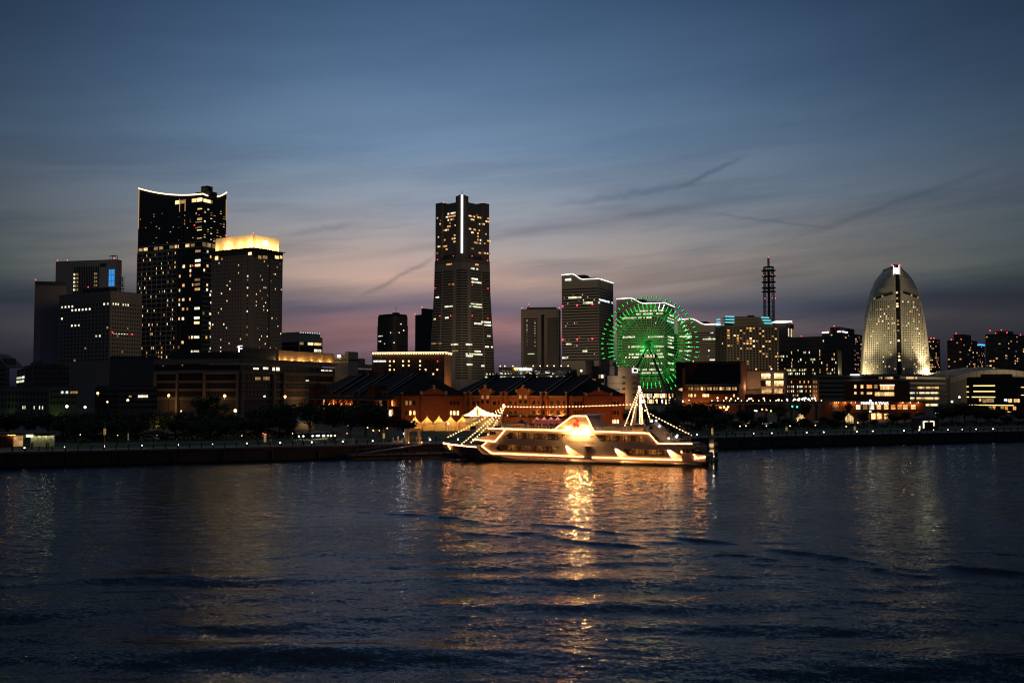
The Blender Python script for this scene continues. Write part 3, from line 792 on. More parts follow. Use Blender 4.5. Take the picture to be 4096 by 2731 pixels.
for j, yy in enumerate(rowsy):
    for i, xx in enumerate(cols):
        b.put('window', 'room_bright' if (i, j) in litset else 'pane_black', 'L', b.x(xx - 3), b.x(xx + 3), b.z(yy + 3.2), b.z(yy - 3.2), off=.12)
    b.put('window', 'pane_black', 'R', b.y(1790), b.y(1794), b.z(yy + 3), b.z(yy - 3), off=.12)
lamp('street_glow', 'POINT', (14, b.WR * .4, 12), 9000, (1, .5, .17), t, .6)
globe('warning_light', 'beacon_red', t, (b.x(1750), -.4, b.z(1444)), .35)

# ------------------------------------------------------------------ towers behind the brick warehouses
b = Bldg('round_top_tower', 'dark glass tower with rounded crown standing behind the lit-cornice hotel', 1497, 1570, 1643, 1262, 1500, -45, 'slab_dark', make=False)
t = b.root; H = b.H
ring = []
wl_, wr_ = b.WL, b.WR
cxp, cyp = -wl_ / 2, wr_ / 2
def sq(sc, z, k=24):
    out = []
    for i in range(k):
        a = 2 * math.pi * i / k
        c_, s_ = math.cos(a), math.sin(a); m = (abs(c_) ** 4 + abs(s_) ** 4) ** -.25
        out.append((cxp + sc * wl_ / 2 * c_ * m, cyp + sc * wr_ / 2 * s_ * m, z))
    return out
MB().loft([sq(1, 0), sq(1, H - 14), sq(.97, H - 13.9), sq(.97, H)]).build('wall', 'slab_dark', t)
for j in range(11): MB().loft([sq(1.006, 6 + j * 7.4), sq(1.006, 8.6 + j * 7.4)]).build('window_band', 'pane_grey', t)
for k in range(10):
    a = 2 * math.pi * (k + .5) / 10
MB().loft([sq(.93, H), sq(.93, H + 3)]).build('roof_ring', 'steel_dark', t)
MB().box(cxp + 4, cxp + 12, cyp - 4, cyp + 4, H, H + 6).build('roof_house', 'steel_dark', t)
MB().tube([(cxp + 8, cyp, H + 6), (cxp + 8, cyp, H + 16)], .4).build('antenna', 'steel_dark', t)
rg = random.Random(4)
for (u, v) in ((1516, 1341), (1522, 1341), (1528, 1341), (1516, 1362), (1522, 1362), (1603, 1294), (1614, 1319), (1596, 1329), (1538, 1373), (1576, 1370), (1562, 1330)):
    f = b.x(u) if u < 1570 else b.y(u)
    pz = b.z(v)
    b.put('window', rg.choice(['room_white', 'room_white', 'room_cool']), 'L' if u < 1570 else 'R', f - 1.0, f + 1.0, pz - .7, pz + .7, off=.25)

b = Bldg('dark_tower', 'slim dark stepped tower half hidden behind the tapered skyscraper', 1660, 1692, 1735, 1258, 1720, -40, 'slab_dark')
b.box('upper_block', 'slab_dark', -.0 - b.WL * .25, 0, .5, b.WR, b.H, b.z(1233)); b.beacon(-b.WL, 0, b.H + 2); b.beacon(-b.WL * .2, 1, b.z(1233) + 2)
b.bands('L', -b.WL, 0, 5, b.H - 3, 20, .35, 'pane_grey'); b.bands('R', 0, b.WR, 5, b.H - 3, 20, .35, 'pane_grey')

# ------------------------------------------------------------------ the tapered skyscraper
mat('granite_warm', (.25, .225, .19), .7, .1, .3); mat('granite_dark', (.17, .148, .132), .65, .12, .3)
YL = 1450.0
cen = at(1848, 1500, YL); z = lambda py: at(1848, py, YL - 30).z
t = thing('skyscraper', 'tallest tapering granite skyscraper in the centre with a white light strip down its corner', 'building', (cen.x, YL, GROUND), R(45 + 2))
zt = lambda py: z(py) - GROUND
px2m = YL / F
def half(py):                       # half diagonal in metres at a photo row
    pts = [(780, 108), (1040, 108), (1046, 111), (1160, 113), (1300, 121), (1400, 127), (1500, 131), (1700, 138)]
    for (a, wa), (c, wb) in zip(pts, pts[1:]):
        if a <= py <= c: return (wa + (wb - wa) * (py - a) / (c - a)) * px2m
    return pts[-1][1] * px2m
def plan(hd, cb=.30, rec=.9, grow=0.0):
    a = hd / math.sqrt(2) * 1.0 + grow; c = a * (1 - 2 * cb) ; r_ = a - rec
    q = [(a, -a), (a, -c), (r_, -c), (r_, c), (a, c), (a, a), (c, a), (c, r_), (-c, r_), (-c, a), (-a, a), (-a, c), (-r_, c), (-r_, -c), (-a, -c), (-a, -a), (-c, -a), (-c, -r_), (c, -r_), (c, -a)]
    return q
# plan orientation: local corner (-a,-a) rotated by 45 deg faces the viewer
lev = [1700, 1560, 1500, 1400, 1300, 1160, 1050]
MB().loft([[(x, y, max(0, zt(p))) for x, y in plan(half(p), .30, 1.0)] for p in lev]).build('lower_shaft', 'granite_warm', t)
MB().loft([[(x, y, zt(p)) for x, y in plan(half(1045), .30, .5)] for p in (1052, 1034)]).build('setback', 'granite_dark', t)
up = [(1034, 108), (807, 108)]
MB().loft([[(x, y, zt(p)) for x, y in plan(w * px2m, .24, 4.0)] for p, w in up]).build('upper_shaft', 'granite_dark', t)
# crown: four corner blocks rise over the recessed sides
a = 108 * px2m / math.sqrt(2)
for sx in (-1, 1):
    for sy in (-1, 1):
        c0, c1 = a * .54, a * 1.0
        m_ = MB().box(min(sx * c0, sx * c1), max(sx * c0, sx * c1), min(sy * c0, sy * c1), max(sy * c0, sy * c1), zt(809), zt(800))
        m_.build('crown_block', 'granite_dark', t)
MB().box(-a * .98, a * .98, -a * .98, a * .98, zt(800), zt(798)).build('crown_edge', 'granite_dark', t) if False else None
k0 = a * .56
cr = MB().prism([(-a - .8, -a - .8), (-a + k0 * .78, -a - .8), (-a + k0 * .78, -a + 2), (-a + 2, -a + k0 * .78), (-a - .8, -a + k0 * .78)], zt(1046), zt(787))
cr.build('corner_shaft', 'granite_dark', t)
MB().loft([[(-a - .8, -a - .8, zt(787)), (-a + k0 * .78, -a - .8, zt(787)), (-a - .8, -a + k0 * .78, zt(787))], [(-a + .4, -a + .4, zt(780)), (-a + 2, -a + .4, zt(781)), (-a + .4, -a + 2, zt(781))]]).build('corner_cap', 'granite_dark', t)
# white light strip on the corner, in short segments
ns = 32
for k in range(ns):
    z0 = zt(1016) + (zt(783) - zt(1016)) * k / ns; z1 = zt(1016) + (zt(783) - zt(1016)) * (k + .8) / ns
    link('light_segment', unit('strip_white'), t, (-a - 1.0, -a - 1.0, (z0 + z1) / 2), R(-45), (3.0, 1.0, z1 - z0))
# lower shaft: dark window bands storey by storey
nb = 42
for k in range(nb):
    p = 1515 - (1515 - 1075) * k / nb
    z0, z1 = zt(p), zt(p - (1515 - 1075) / nb * .42)
    for (sx, sy) in ((-1, -1),):
        h0, h1 = half(p) / math.sqrt(2) + .12, half(p - 4) / math.sqrt(2) + .12
        for axis in (0, 1):
            for (f0, f1, d) in ((-.985, -.62, 0.0), (.42, .985, 0.0)):
                ring = []
                for zz_, hh in ((z0, h0), (z1, h1)):
                    y0 = -hh; q = [(f0 * hh, y0), (f1 * hh, y0), (f1 * hh, y0 + .6), (f0 * hh, y0 + .6)]
                    if axis: q = [(yv, xv) for xv, yv in q][::-1]
                    ring.append([(xv, yv, zz_) for xv, yv in q])
                MB().loft(ring).build('window_band', 'pane_black', t)
            for zz_, hh in ((0, 0),):
                ring = []
                for zq, hh in ((z0, h0), (z1, h1)):
                    y0 = -hh + 1.0; q = [(-.38 * hh, y0), (.38 * hh, y0), (.38 * hh, y0 + .6), (-.38 * hh, y0 + .6)]
                    if axis: q = [(yv, xv) for xv, yv in q][::-1]
                    ring.append([(xv, yv, zq) for xv, yv in q])
                MB().loft(ring).build('window_band', 'pane_grey', t)
def sky_win(face, f, py, wd, material, ht=1.7, upper=False, push=0.0):
    hh = (108 * px2m if upper else half(py)) / math.sqrt(2)
    d = -hh - .25 - push
    c = (f * hh, d, zt(py)) if face == 'R' else (d, f * hh, zt(py))
    block('window', material, t, c, (wd, .4, ht) if face == 'R' else (.4, wd, ht))
rg = random.Random(77)
# face R: x from -1 (viewer corner) to +1 (right vertex); face L: y from -1 (viewer corner) to +1 (left vertex)
for _ in range(92):
    face = rg.choice('LR'); f = rg.choice([rg.uniform(-.42, .1), rg.uniform(.15, .45), rg.uniform(.6, .92)]); row = rg.randrange(12)
    py = 860 + row * 13
    if rg.random() < .55:
        inner = abs(f) < .5
        for q in range(rg.choice((1, 1, 2, 3))):
            ff = f + q * .085
            sky_win(face, ff, py, 2.2, rg.choice(['room_amber', 'room_warm', 'room_warm', 'room_dim', 'room_white']), 2.0, True, -3.9 if abs(ff) < .5 else 0)
for (face, f0, f1, py, m) in (('R', -.35, .3, 1072, 'room_white'), ('R', -.3, .15, 1113, 'room_white'), ('R', -.3, .4, 1126, 'room_white'), ('R', -.4, .38, 1214, 'room_lime'), ('R', -.5, .4, 1225, 'room_lime'),
                              ('R', .3, .9, 1284, 'room_white'), ('R', -.3, .35, 1292, 'room_white'), ('R', .45, .92, 1296, 'room_white'), ('R', .5, .95, 1340, 'room_white'), ('R', .45, .95, 1384, 'room_white'), ('R', -.75, -.35, 1378, 'room_white'),
                              ('R', -.2, .2, 1404, 'room_white'), ('R', -.75, .3, 1416, 'room_lime'), ('R', -.75, -.3, 1424, 'room_white'), ('R', -.7, -.35, 1458, 'room_white'), ('R', .2, .4, 1462, 'room_white'), ('R', .45, .9, 1495, 'room_white'), ('R', .4, .9, 1507, 'room_lime'),
                              ('L', -.4, .2, 1224, 'room_lime'), ('L', .6, .9, 1271, 'room_white'), ('L', -.1, .15, 1269, 'room_white'), ('L', .6, .85, 1183, 'room_white'), ('L', -.4, .1, 1135, 'room_dim'), ('L', -.8, -.3, 1378, 'room_white'), ('L', -.8, -.4, 1404, 'room_dim'),
                              ('L', .3, .95, 1371, 'room_dim'), ('L', .1, .25, 1170, 'room_cool'), ('L', -.4, .3, 1054, 'room_amber'), ('R', -.4, .2, 1054, 'room_amber'), ('L', -.4, .35, 848, 'room_white'), ('L', -.4, .35, 860, 'room_amber'), ('R', -.4, .3, 852, 'room_dim')):
    hh = half(py) / math.sqrt(2); upper = py < 1040
    nseg = max(1, int((f1 - f0) * hh / 3.4))
    for q in range(nseg):
        if rg.random() < .2: continue
        f = f0 + (f1 - f0) * (q + .5) / nseg
        sky_win(face, f, py, (f1 - f0) * hh / nseg * .85, m, 2.0, upper, (-3.9 if upper else -.9) if abs(f) < .39 else 0)
for (face, f, py) in (('L', .9, 1145), ('L', -.45, 1138), ('R', -.3, 1138), ('R', .8, 1146), ('L', -.3, 1262), ('R', -.35, 1262), ('R', .7, 1268), ('L', .8, 1030), ('L', -.4, 1023), ('R', -.3, 1023), ('R', .85, 1032), ('L', .45, 1260)):
    hh = half(py) / math.sqrt(2); d = -hh - 1
    globe('warning_light', 'beacon_red', t, (f * hh, d, zt(py)) if face == 'R' else (d, f * hh, zt(py)), .55)
MB().box(-a * .95, -a * .7, a * .3, a * .6, zt(800), zt(793)).build('roof_sign', 'beacon_red', t) if False else None
globe('warning_light', 'beacon_red', t, (-a * .8, a * .6, zt(797)), .7); globe('warning_light', 'beacon_red', t, (a * .7, -a * .8, zt(797)), .7); globe('warning_light', 'beacon_red', t, (-a, -a + 9, zt(786)), .6); globe('warning_light', 'beacon_red', t, (-a + 9, -a, zt(786)), .6)
MB().tube([(-a + 1, -a + 1, zt(781)), (-a + 1, -a + 1, zt(767))], .3).build('mast', 'steel_dark', t)

# ------------------------------------------------------------------ centre-right towers
b = Bldg('office_tower', 'grey banded office tower with a dark central slot, red light on its roof', 2084, 2236, 2243, 1236, 1420, -7, 'tile_brown')
t = b.root; H = b.H
b.put('slot', 'pane_black', 'L', b.x(2165), b.x(2177), 4, b.z(1258), off=.3)
for j in range(22):
    z0 = b.z(1455) + j * (b.z(1268) - b.z(1455)) / 22
    b.put('window_band', 'pane_dark', 'L', b.x(2094), b.x(2150), z0, z0 + 1.7, off=.1); b.put('window_band', 'pane_dark', 'L', b.x(2189), b.x(2241) if False else b.x(2234), z0, z0 + 1.7, off=.1)
rg = random.Random(8)
for yy in (1280, 1288, 1300, 1310, 1319, 1329, 1340, 1355, 1365, 1380):
    b.put('window', rg.choice(['room_white', 'room_dim']), 'L', b.x(2107), b.x(2109), b.z(yy) - .6, b.z(yy) + .6, off=.25); b.put('window', rg.choice(['room_white', 'room_dim']), 'L', b.x(2139), b.x(2141), b.z(yy + 3) - .6, b.z(yy + 3) + .6, off=.25)
b.put('window', 'room_lime', 'L', b.x(2111), b.x(2138), b.z(1416), b.z(1413), off=.25)
b.box('roof_house', 'tile_brown', b.x(2106), b.x(2222), 5, max(8, b.WR - 4), H, b.z(1231) + 1.5)
MB().tube([(b.x(2112), 8, H), (b.x(2112), 8, b.z(1215))], .4).build('mast', 'steel_dark', t); b.beacon(b.x(2112), 8, b.z(1215)); b.beacon(b.x(2087), 0, H + 2); b.beacon(b.x(2238), 0, H + 2); b.beacon(b.x(2158), 4.4, b.z(1240))

mat('bay_pale', (.34, .295, .245), .7, .08)
def wave_tower(label, xl, xc, xr, ytl, yside, ydip, ycorner, yr, Y, yaw, ybase, nfl, seed, litrows, plant, sign=None):
    b = Bldg('wave_roof_tower', label, xl, xc, xr, ycorner, Y, yaw, 'bay_pale', make=False, zref=.9, group='office towers with wave roofs')
    t = b.root; H = b.H
    z0, z1 = b.z(ytl, xl), b.z(ydip, (xl * .55 + xc * .45))
    K = 22; prof = []
    for k in range(K + 1):
        f = k / K
        if f < .28: zz = z0 + (b.z(yside, xl + (xc - xl) * .28) - z0) * (f / .28)
        elif f < .58:
            s_ = (f - .28) / .30; s_ = s_ * s_ * (3 - 2 * s_); a_ = b.z(yside, xl + (xc - xl) * .28); zz = a_ + (z1 - a_) * s_
        else: zz = z1 + (H - z1) * (f - .58) / .42
        prof.append((-b.WL * (1 - f), zz))
    MB().sheet([(-b.WL, 0), (0, 0)] + prof[::-1], 0, b.WR).build('wall', 'bay_pale', t)
    MB().tube([(x, -.3, z + .4) for x, z in prof], Y * .00042, 6).build('light_strip', 'strip_white', t)
    zr = b.z(yr, xr)
    MB().tube([(.3, 0, H + .4), (.3, b.WR, H + .4)], Y * .00038, 6).build('light_strip', 'strip_white', t)
    if plant: MB().box(-b.WL * .72, -b.WL * .5, b.WR * .3, b.WR * .6, z1, z1 + plant).build('roof_plant', 'slab_dark', t); MB().box(-b.WL * .5, -b.WL * .15, b.WR * .3, b.WR * .5, z1, z1 + plant * .55).build('roof_plant', 'slab_dark', t)
    zt_, zb_ = min(z1, H) - (10 if Y > 1300 else 8), b.z(ybase)
    ch = (zt_ - zb_) / nfl
    for j in range(nfl):
        zz = zb_ + j * ch
        b.put('window_band', 'pane_dark', 'L', -b.WL + .6, -3.2, zz, zz + ch * .42, off=.1); b.put('window_band', 'pane_dark', 'R', 3, b.WR, zz, zz + ch * .42, off=.1)
        b.put('corner_glazing', 'pane_grey', 'L', -3.0, -.3, zz - .2, zz + ch * .5, off=.12)
    rg = random.Random(seed)
    for (face, p0, p1, py, m) in litrows:
        q = b.x if face == 'L' else b.y
        zz = b.z(py, (p0 + p1) / 2); nn = max(1, int((p1 - p0) / 6.5))
        for k in range(nn):
            if rg.random() < .12: continue
            a_, c_ = q(p0 + (p1 - p0) * k / nn), q(p0 + (p1 - p0) * (k + .88) / nn)
            b.put('window', m, face, a_, c_, zz - ch * .3, zz + ch * .3, off=.25)
    for _ in range(22):
        f = rg.uniform(.05, .95); j = rg.randrange(nfl); zz = zb_ + j * ch + ch * .2
        b.put('window', rg.choice(['room_dim', 'room_cool']), 'L', -b.WL * f, -b.WL * f + 1.1, zz - .6, zz + .7, off=.2)
    return b
b = wave_tower('tallest wave-roofed office tower with white roof outline, left of the green wheel', 2247, 2394, 2453, 1101, 1097, 1119, 1115, 1127, 1380, -24, 1440, 26, 41,
               [('L', 2273, 2326, 1190, 'room_lime'), ('L', 2332, 2372, 1211, 'room_lime'), ('R', 2396, 2452, 1205, 'room_cool'), ('L', 2257, 2286, 1376, 'room_lime'), ('L', 2330, 2349, 1404, 'room_lime'), ('L', 2248, 2270, 1431, 'room_lime'), ('R', 2392, 2400, 1210, 'room_lime')], 9)
for px, py in ((2251, 1225), (2309, 1221), (2370, 1217), (2251, 1359), (2309, 1357), (2369, 1355)): b.beacon(b.x(px), -.8, b.z(py, px), 1.0)
block('sign', 'sign_white', b.root, (b.x(2271), -.4, b.z(1119, 2271)), (7.5, .4, 2.0)); block('sign', 'sign_white', b.root, (b.x(2281), -.4, b.z(1118, 2281)), (2.5, .4, 2.8))
rowsB = [(1243, 2545, 2655, 1), (1255, 2545, 2652, 1), (1271, 2488, 2606, 1), (1348, 2490, 2540, 1), (1347, 2592, 2655, 1), (1386, 2512, 2655, 1), (1402, 2540, 2640, 1), (1416, 2515, 2650, 1), (1428, 2500, 2655, 1), (1453, 2600, 2648, 1), (1478, 2540, 2655, 1), (1491, 2560, 2650, 1)]
lr = [('L', a_, c_, y_, 'room_lime') for (y_, a_, c_, _) in rowsB] + [('R', 2670, 2695, y_, 'room_lime') for y_ in (1261, 1275, 1349, 1361, 1374, 1388, 1418, 1453, 1478)] + [('R', 2640 + 28, 2695, 1287, 'room_cool')]
wave_tower('middle wave-roofed office tower with many lit floors, directly behind the green wheel', 2466, 2658, 2697, 1197, 1193, 1215, 1212, 1222, 1350, -20, 1560, 31, 42, lr, 8)
wave_tower('lowest wave-roofed office tower, between the green wheel and the cyan-lit hotel', 2711, 2905, 2960, 1280, 1276, 1299, 1298, 1302, 1300, -20, 1445, 13, 43,
           [('L', 2711, 2768, 1346, 'room_lime'), ('L', 2804, 2866, 1356, 'room_lime'), ('L', 2716, 2766, 1403, 'room_lime'), ('L', 2838, 2866, 1439, 'room_white'), ('L', 2796, 2802, 1402, 'room_white'), ('L', 2832, 2838, 1402, 'room_white')], 7)
b = Bldg('slim_tower', 'slim dark shaft squeezed between two wave-roofed towers behind the wheel', 2697, 2708, 2712, 1335, 1420, -20, 'slab_dark')
b.bands('L', -b.WL, 0, 5, b.H - 3, 18, .3, 'pane_grey')

# hotel with cyan light bars
mat('hotel_sand', (.33, .265, .195), .75, .1)
glow('bar_cyan', (.16, .85, 1), 1.1)
b = Bldg('cyan_lit_hotel', 'broad sandy hotel with three cyan light bars at each end of its roof', 2862, 2908, 3117, 1302, 1150, -72, 'hotel_sand')
t = b.root; H = b.H
MB().box(-b.WL * .7, -1.0, b.WR * .12, b.WR * .86, H, b.z(1264)).build('crown', 'hotel_sand', t)
MB().box(-b.WL * .4, -b.WL * .2, b.WR * .48, b.WR * .58, b.z(1264), b.z(1257)).build('roof_house', 'steel_dark', t)
for k, py in enumerate((1266, 1277.5, 1289)):
    z0 = b.z(py)
    block('light_bar', 'bar_cyan', t, (.9, (b.y(2902) + b.y(2937)) / 2, z0), (.9, b.y(2937) - b.y(2902), 1.0)); sh = (0, 6, 12)[k]
    block('light_bar', 'bar_cyan', t, (.9, (b.y(3046 + sh) + b.y(3077 + sh)) / 2, z0), (.9, b.y(3077 + sh) - b.y(3046 + sh), 1.0))
    block('light_bar', 'bar_cyan', t, (b.x(2878), -.9, z0 - 2.2), (b.WL * .3, .9, .9))
    MB().box(-b.WL * .75, .5, b.WR * .05, b.WR * .94, z0 - 1.2, z0 - .5).build('crown_ledge', 'hotel_sand', t)
zt_, zb_ = H - 1, b.z(1480)
nfl = 17
for j in range(nfl + 1):
    zz = zb_ + j * (zt_ - zb_) / nfl
    b.put('balcony_slab', 'hotel_sand', 'R', 0, b.WR, zz - .25, zz + .4, off=.8); b.put('balcony_slab', 'hotel_sand', 'L', -b.WL, 0, zz - .25, zz + .4, off=.8)
b.grid('R', 4, b.WR - 2, zb_, zt_, 15, nfl, .55, .6, lambda i, j: .20 if 2 < i < 12 else .1, ['room_amber', 'room_amber', 'room_warm', 'room_dim', 'room_bright'], 'pane_black', seed=51)
b.grid('L', -b.WL + 1, -1, zb_, zt_, 7, nfl, .5, .55, .03, MIXA, 'pane_black', seed=52)
b.grid('R', .6, 4, zb_, zt_, 1, nfl, .8, .5, .3, MIXA, 'pane_dark', seed=53)

# lattice communications tower
t0 = at(3077, 1300, 1500)
t = thing('lattice_mast_tower', 'tall dark lattice communications tower with stacked ring platforms right of centre', 'tower', (t0.x, 1500, GROUND))
zz_ = lambda py: zat(py, 1500) - GROUND
s_ = 1500 / F
def lattice(mb, r, z0, z1, n, nd):
    for k in range(n):
        a_ = 2 * math.pi * (k + .5) / n; c_ = 2 * math.pi * (k + 1.5) / n
        p, q = (r * math.cos(a_), r * math.sin(a_)), (r * math.cos(c_), r * math.sin(c_))
        mb.tube([(*p, z0), (*p, z1)], .55, 4)
        for j in range(nd):
            u, v = z0 + (z1 - z0) * j / nd, z0 + (z1 - z0) * (j + 1) / nd
            mb.tube([(*p, u), (*q, v)], .16, 3); mb.tube([(*p, v), (*q, v)], .26, 3)
m_ = MB(); lattice(m_, 20 * s_ * 1.05, 0, zz_(1168), 8, 22); m_.build('lattice_shaft', 'steel_dark', t)
m_ = MB(); lattice(m_, 20 * s_, zz_(1168), zz_(1068), 8, 8); m_.build('upper_lattice', 'steel_dark', t)
MB().lathe([(1.8, 0), (1.8, zz_(1080))], 8).build('core', 'steel_dark', t)
for py in (1167, 1152, 1129, 1105, 1083):
    MB().lathe([(18 * s_, -.5), (28 * s_, -.5), (28.5 * s_, .7), (27.5 * s_, .7), (18 * s_, .3)], 16, (0, 0, zz_(py))).build('ring_platform', 'steel_dark', t)
MB().lathe([(20 * s_, -.4), (20 * s_, .4)], 12, (0, 0, zz_(1068))).build('top_platform', 'steel_dark', t)
m_ = MB(); lattice(m_, 3.4 * s_, zz_(1068), zz_(1033), 4, 5); m_.build('antenna', 'steel_dark', t)
MB().lathe([(3.0 * s_, 0), (3.0 * s_, .8)], 8, (0, 0, zz_(1033))).build('antenna_cap', 'steel_dark', t)
for dx, py in ((-26, 1105), (9, 1102), (-21, 1195), (9, 1193), (21, 1195), (0, 1030)): globe('warning_light', 'beacon_red', t, (dx * s_, -20 * s_ if py > 1050 else 0, zz_(py)), .6)
# strip of towers behind on the right
b = Bldg('dark_block', 'dark block with a glowing white ribbed side wall beside the lattice tower', 3100, 3153, 3177, 1292, 1420, -30, 'slab_dark')
for k in range(4): b.put('light_rib', ('room_white', 'room_dim')[k % 2], 'R', 1 + k * b.WR / 4, 1 + (k + .45) * b.WR / 4, b.z(1345), b.z(1312), off=.3)
b.beacon(-1, 0, b.H + 1.5); b.beacon(0, b.WR * .7, b.H + 1.5)
MB().lathe([(13, 0), (15, .6), (15, 1.4), (12, 1.6)], 16, (-b.WL * .6, 9, b.H + 2)).build('helipad', 'strip_white', b.root)
b = Bldg('low_tower', 'broad dark block with stepped roof in front of the far right apartment towers', 3117, 3300, 3420, 1345, 1330, -42, 'slab_dark')
b.bands('L', -b.WL, 0, 10, b.H - 3, 12, .4, 'pane_grey'); b.grid('L', -b.WL, 0, 10, b.H - 3, 20, 12, .4, .4, .04, MIXO, None, seed=55)
b.beacon(-b.WL * .5, 0, b.H + 1.5)
b = Bldg('glass_office', 'dark glass office grid with many small yellow lights, behind the cyan-lit hotel', 3112, 3352, 3368, 1402, 1000, -30, 'tower_black')
t = b.root; H = b.H
for k in range(9): b.put('mullion', 'slab_dark', 'L', -b.WL + k * b.WL / 8.5, -b.WL + k * b.WL / 8.5 + .5, 2, H, off=.35)
for j in range(8):
    z0 = b.z(1400 + j * 14.2)
    b.put('floor_band', 'steel_grey', 'L', -b.WL, 0, z0 - .2, z0 + .2, off=.3)
b.grid('L', -b.WL, -1, b.z(1500), b.z(1400), 34, 7, .55, .55, lambda i, j: .7 if (j == 5 and i < 6) or (j == 4 and 4 < i < 22 and i % 6 < 4) else (.8 if j in (0, 1) and 4 < i < 16 else .07), ['room_white', 'room_lime', 'room_dim', 'room_warm'], None, seed=56)
rg = random.Random(57)
for k in range(46):
    xx = -b.WL + (rg.randrange(9) * b.WL / 8.5) + .25; j = rg.randrange(7); z0 = b.z(1400 + j * 14.2)
    block('bracket_lamp', 'room_warm', t, (min(xx, -.5), -.6, z0 - rg.uniform(.2, 2)), (.45, .4, rg.uniform(.8, 2.6)))

def apt(label, xl, xc, xr, ytop, Y, yaw, seed, p=.1, strips=(), beacons=1, house=None):
    b = Bldg('apartment_tower', label, xl, xc, xr, ytop, Y, yaw, 'slab_dark', group='apartment towers beyond the sail-shaped hotel')
    n = max(6, int(b.H / 3.6))
    for j in range(0, n):
        z0 = 3 + j * (b.H - 5) / n
        b.put('balcony_slab', 'frame_grey', 'L', -b.WL, 0, z0, z0 + .45, off=.5); b.put('balcony_slab', 'frame_grey', 'R', 0, b.WR, z0, z0 + .45, off=.5)
    b.grid('L', -b.WL, -.5, 3, b.H - 2, max(4, int(b.WL / 4)), n, .6, .5, p, MIXA, None, seed=seed)
    b.grid('R', .5, b.WR, 3, b.H - 2, max(3, int(b.WR / 4)), n, .6, .5, p, MIXA, None, seed=seed + 1)
    for (px0, px1, py) in strips:
        q = b.x if px1 <= xc else b.y
        b.put('light_strip', 'strip_white', 'L' if px1 <= xc else 'R', q(px0), q(px1), b.z(py) - .9, b.z(py) + .9, off=.6)
    if house: b.box('roof_house', 'slab_dark', -b.WL * .6, -b.WL * .1, 2, max(4, b.WR * .7), b.H, b.H + house)
    for k in range(beacons): b.beacon(-b.WL * (k + .1) / max(1, beacons), -.3, b.H + (house or 0) * (k % 2) + 1.4)
    return b
apt('apartment tower with white lit roof edges just left of the sail-shaped hotel', 3290, 3368, 3452, 1328, 1480, -35, 61, .13, ((3290, 3318, 1328), (3352, 3367, 1326), (3370, 3392, 1326)), 3, 8)
apt('narrow apartment tower showing right beside the sail-shaped hotel', 3716, 3740, 3762, 1356, 1500, -40, 63, .2, (), 2)
apt('square apartment tower with red roof lights between the hotel and the blue-topped tower', 3791, 3850, 3912, 1360, 1500, -50, 65, .15, (), 3, 9)
b = apt('thin tower with a bright blue roof band at the far right', 3906, 3926, 3941, 1378, 1620, -40, 67, .16, (), 0)
glow('band_blue', (.05, .3, 1), 2.5)
b.put('light_band', 'band_blue', 'L', -b.WL, 0, b.H - 1.5, b.H + .8, off=.6); b.put('light_band', 'band_blue', 'R', 0, b.WR, b.H - 1.5, b.H + .8, off=.6)
apt('tallest dark apartment tower at the far right with red roof lights', 3944, 4034, 4078, 1334, 1420, -48, 69, .1, (), 4, 4)
apt('dark apartment tower cut off by the right edge of the picture', 4058, 4150, 4260, 1340, 1520, -52, 71, .1, (), 3)

# ------------------------------------------------------------------ sail-shaped hotel
mat('sail_white', (.62, .57, .46), .6, .06)
YS = 1000.0
sx0 = at(3594, 1400, YS)
t = thing('sail_shaped_hotel', 'floodlit cream hotel shaped like a sail with a dark glass spine', 'building', (sx0.x, YS, GROUND))
m_ = YS / F
zs = lambda py: zat(py, YS, 3594) - GROUND
outL = [(1640, 3449), (1490, 3451), (1400, 3455), (1320, 3462), (1260, 3470), (1200, 3483), (1150, 3498), (1110, 3517), (1080, 3541), (1066, 3560), (1061, 3577)]
outR = [(1640, 3723), (1490, 3721), (1400, 3716), (1320, 3707), (1260, 3698), (1200, 3686), (1150, 3671), (1110, 3651), (1085, 3632), (1068, 3613), (1061, 3603)]
def interp(tab, py):
    for (a_, x_), (c_, y_) in zip(tab, tab[1:]):
        if c_ <= py <= a_: return x_ + (y_ - x_) * (a_ - py) / (a_ - c_)
    return tab[-1][1]
def spine(py): return 3591 + (py - 1061) * .016
DEEP = 26.0
def surf(side, s, py, off=0.0):
    """Point of a facade: s = 0 at the spine, 1 at the outer edge, in the hotel's own metres."""
    xe = interp(outL if side < 0 else outR, py); sp_ = spine(py) + side * 10
    y = DEEP * (1 - math.cos(min(1, s) * math.pi / 2)) * .8
    k_ = ((YS + y) * CP + (zs(py) + GROUND - HC) * SP) / F
    x = (sp_ + (xe - sp_) * s - CX) * k_ - sx0.x
    n_ = Vector((side * .2 + side * .8 * s, -1 + .55 * s, 0)).normalized()
    return Vector((x, y, zs(py))) + n_ * off
NS, pys = 10, [1640, 1560, 1490, 1440, 1400, 1360, 1320, 1290, 1260, 1230, 1200, 1175, 1150, 1130, 1110, 1095, 1085, 1076, 1068, 1064, 1061]
for side in (-1, 1):
    vs_ = []; fs_ = []
    for py in pys:
        vs_ += [surf(side, k / NS, py) for k in range(NS + 1)]
        vs_.append(Vector((vs_[-1].x * .9, DEEP * 1.4, zs(py)))); vs_.append(Vector(((spine(py) - 3594) * m_, DEEP * 1.4, zs(py))))
    w_ = NS + 3
    for j in range(len(pys) - 1):
        for k in range(w_):
            q = (j * w_ + k, j * w_ + (k + 1) % w_, (j + 1) * w_ + (k + 1) % w_, (j + 1) * w_ + k)
            fs_.append(q if side > 0 else q[::-1])
    fs_.append(tuple((len(pys) - 1) * w_ + k for k in range(w_)))
    MB().add(vs_, fs_).build('facade', 'sail_white', t, smooth=False)
sp_ = MB()
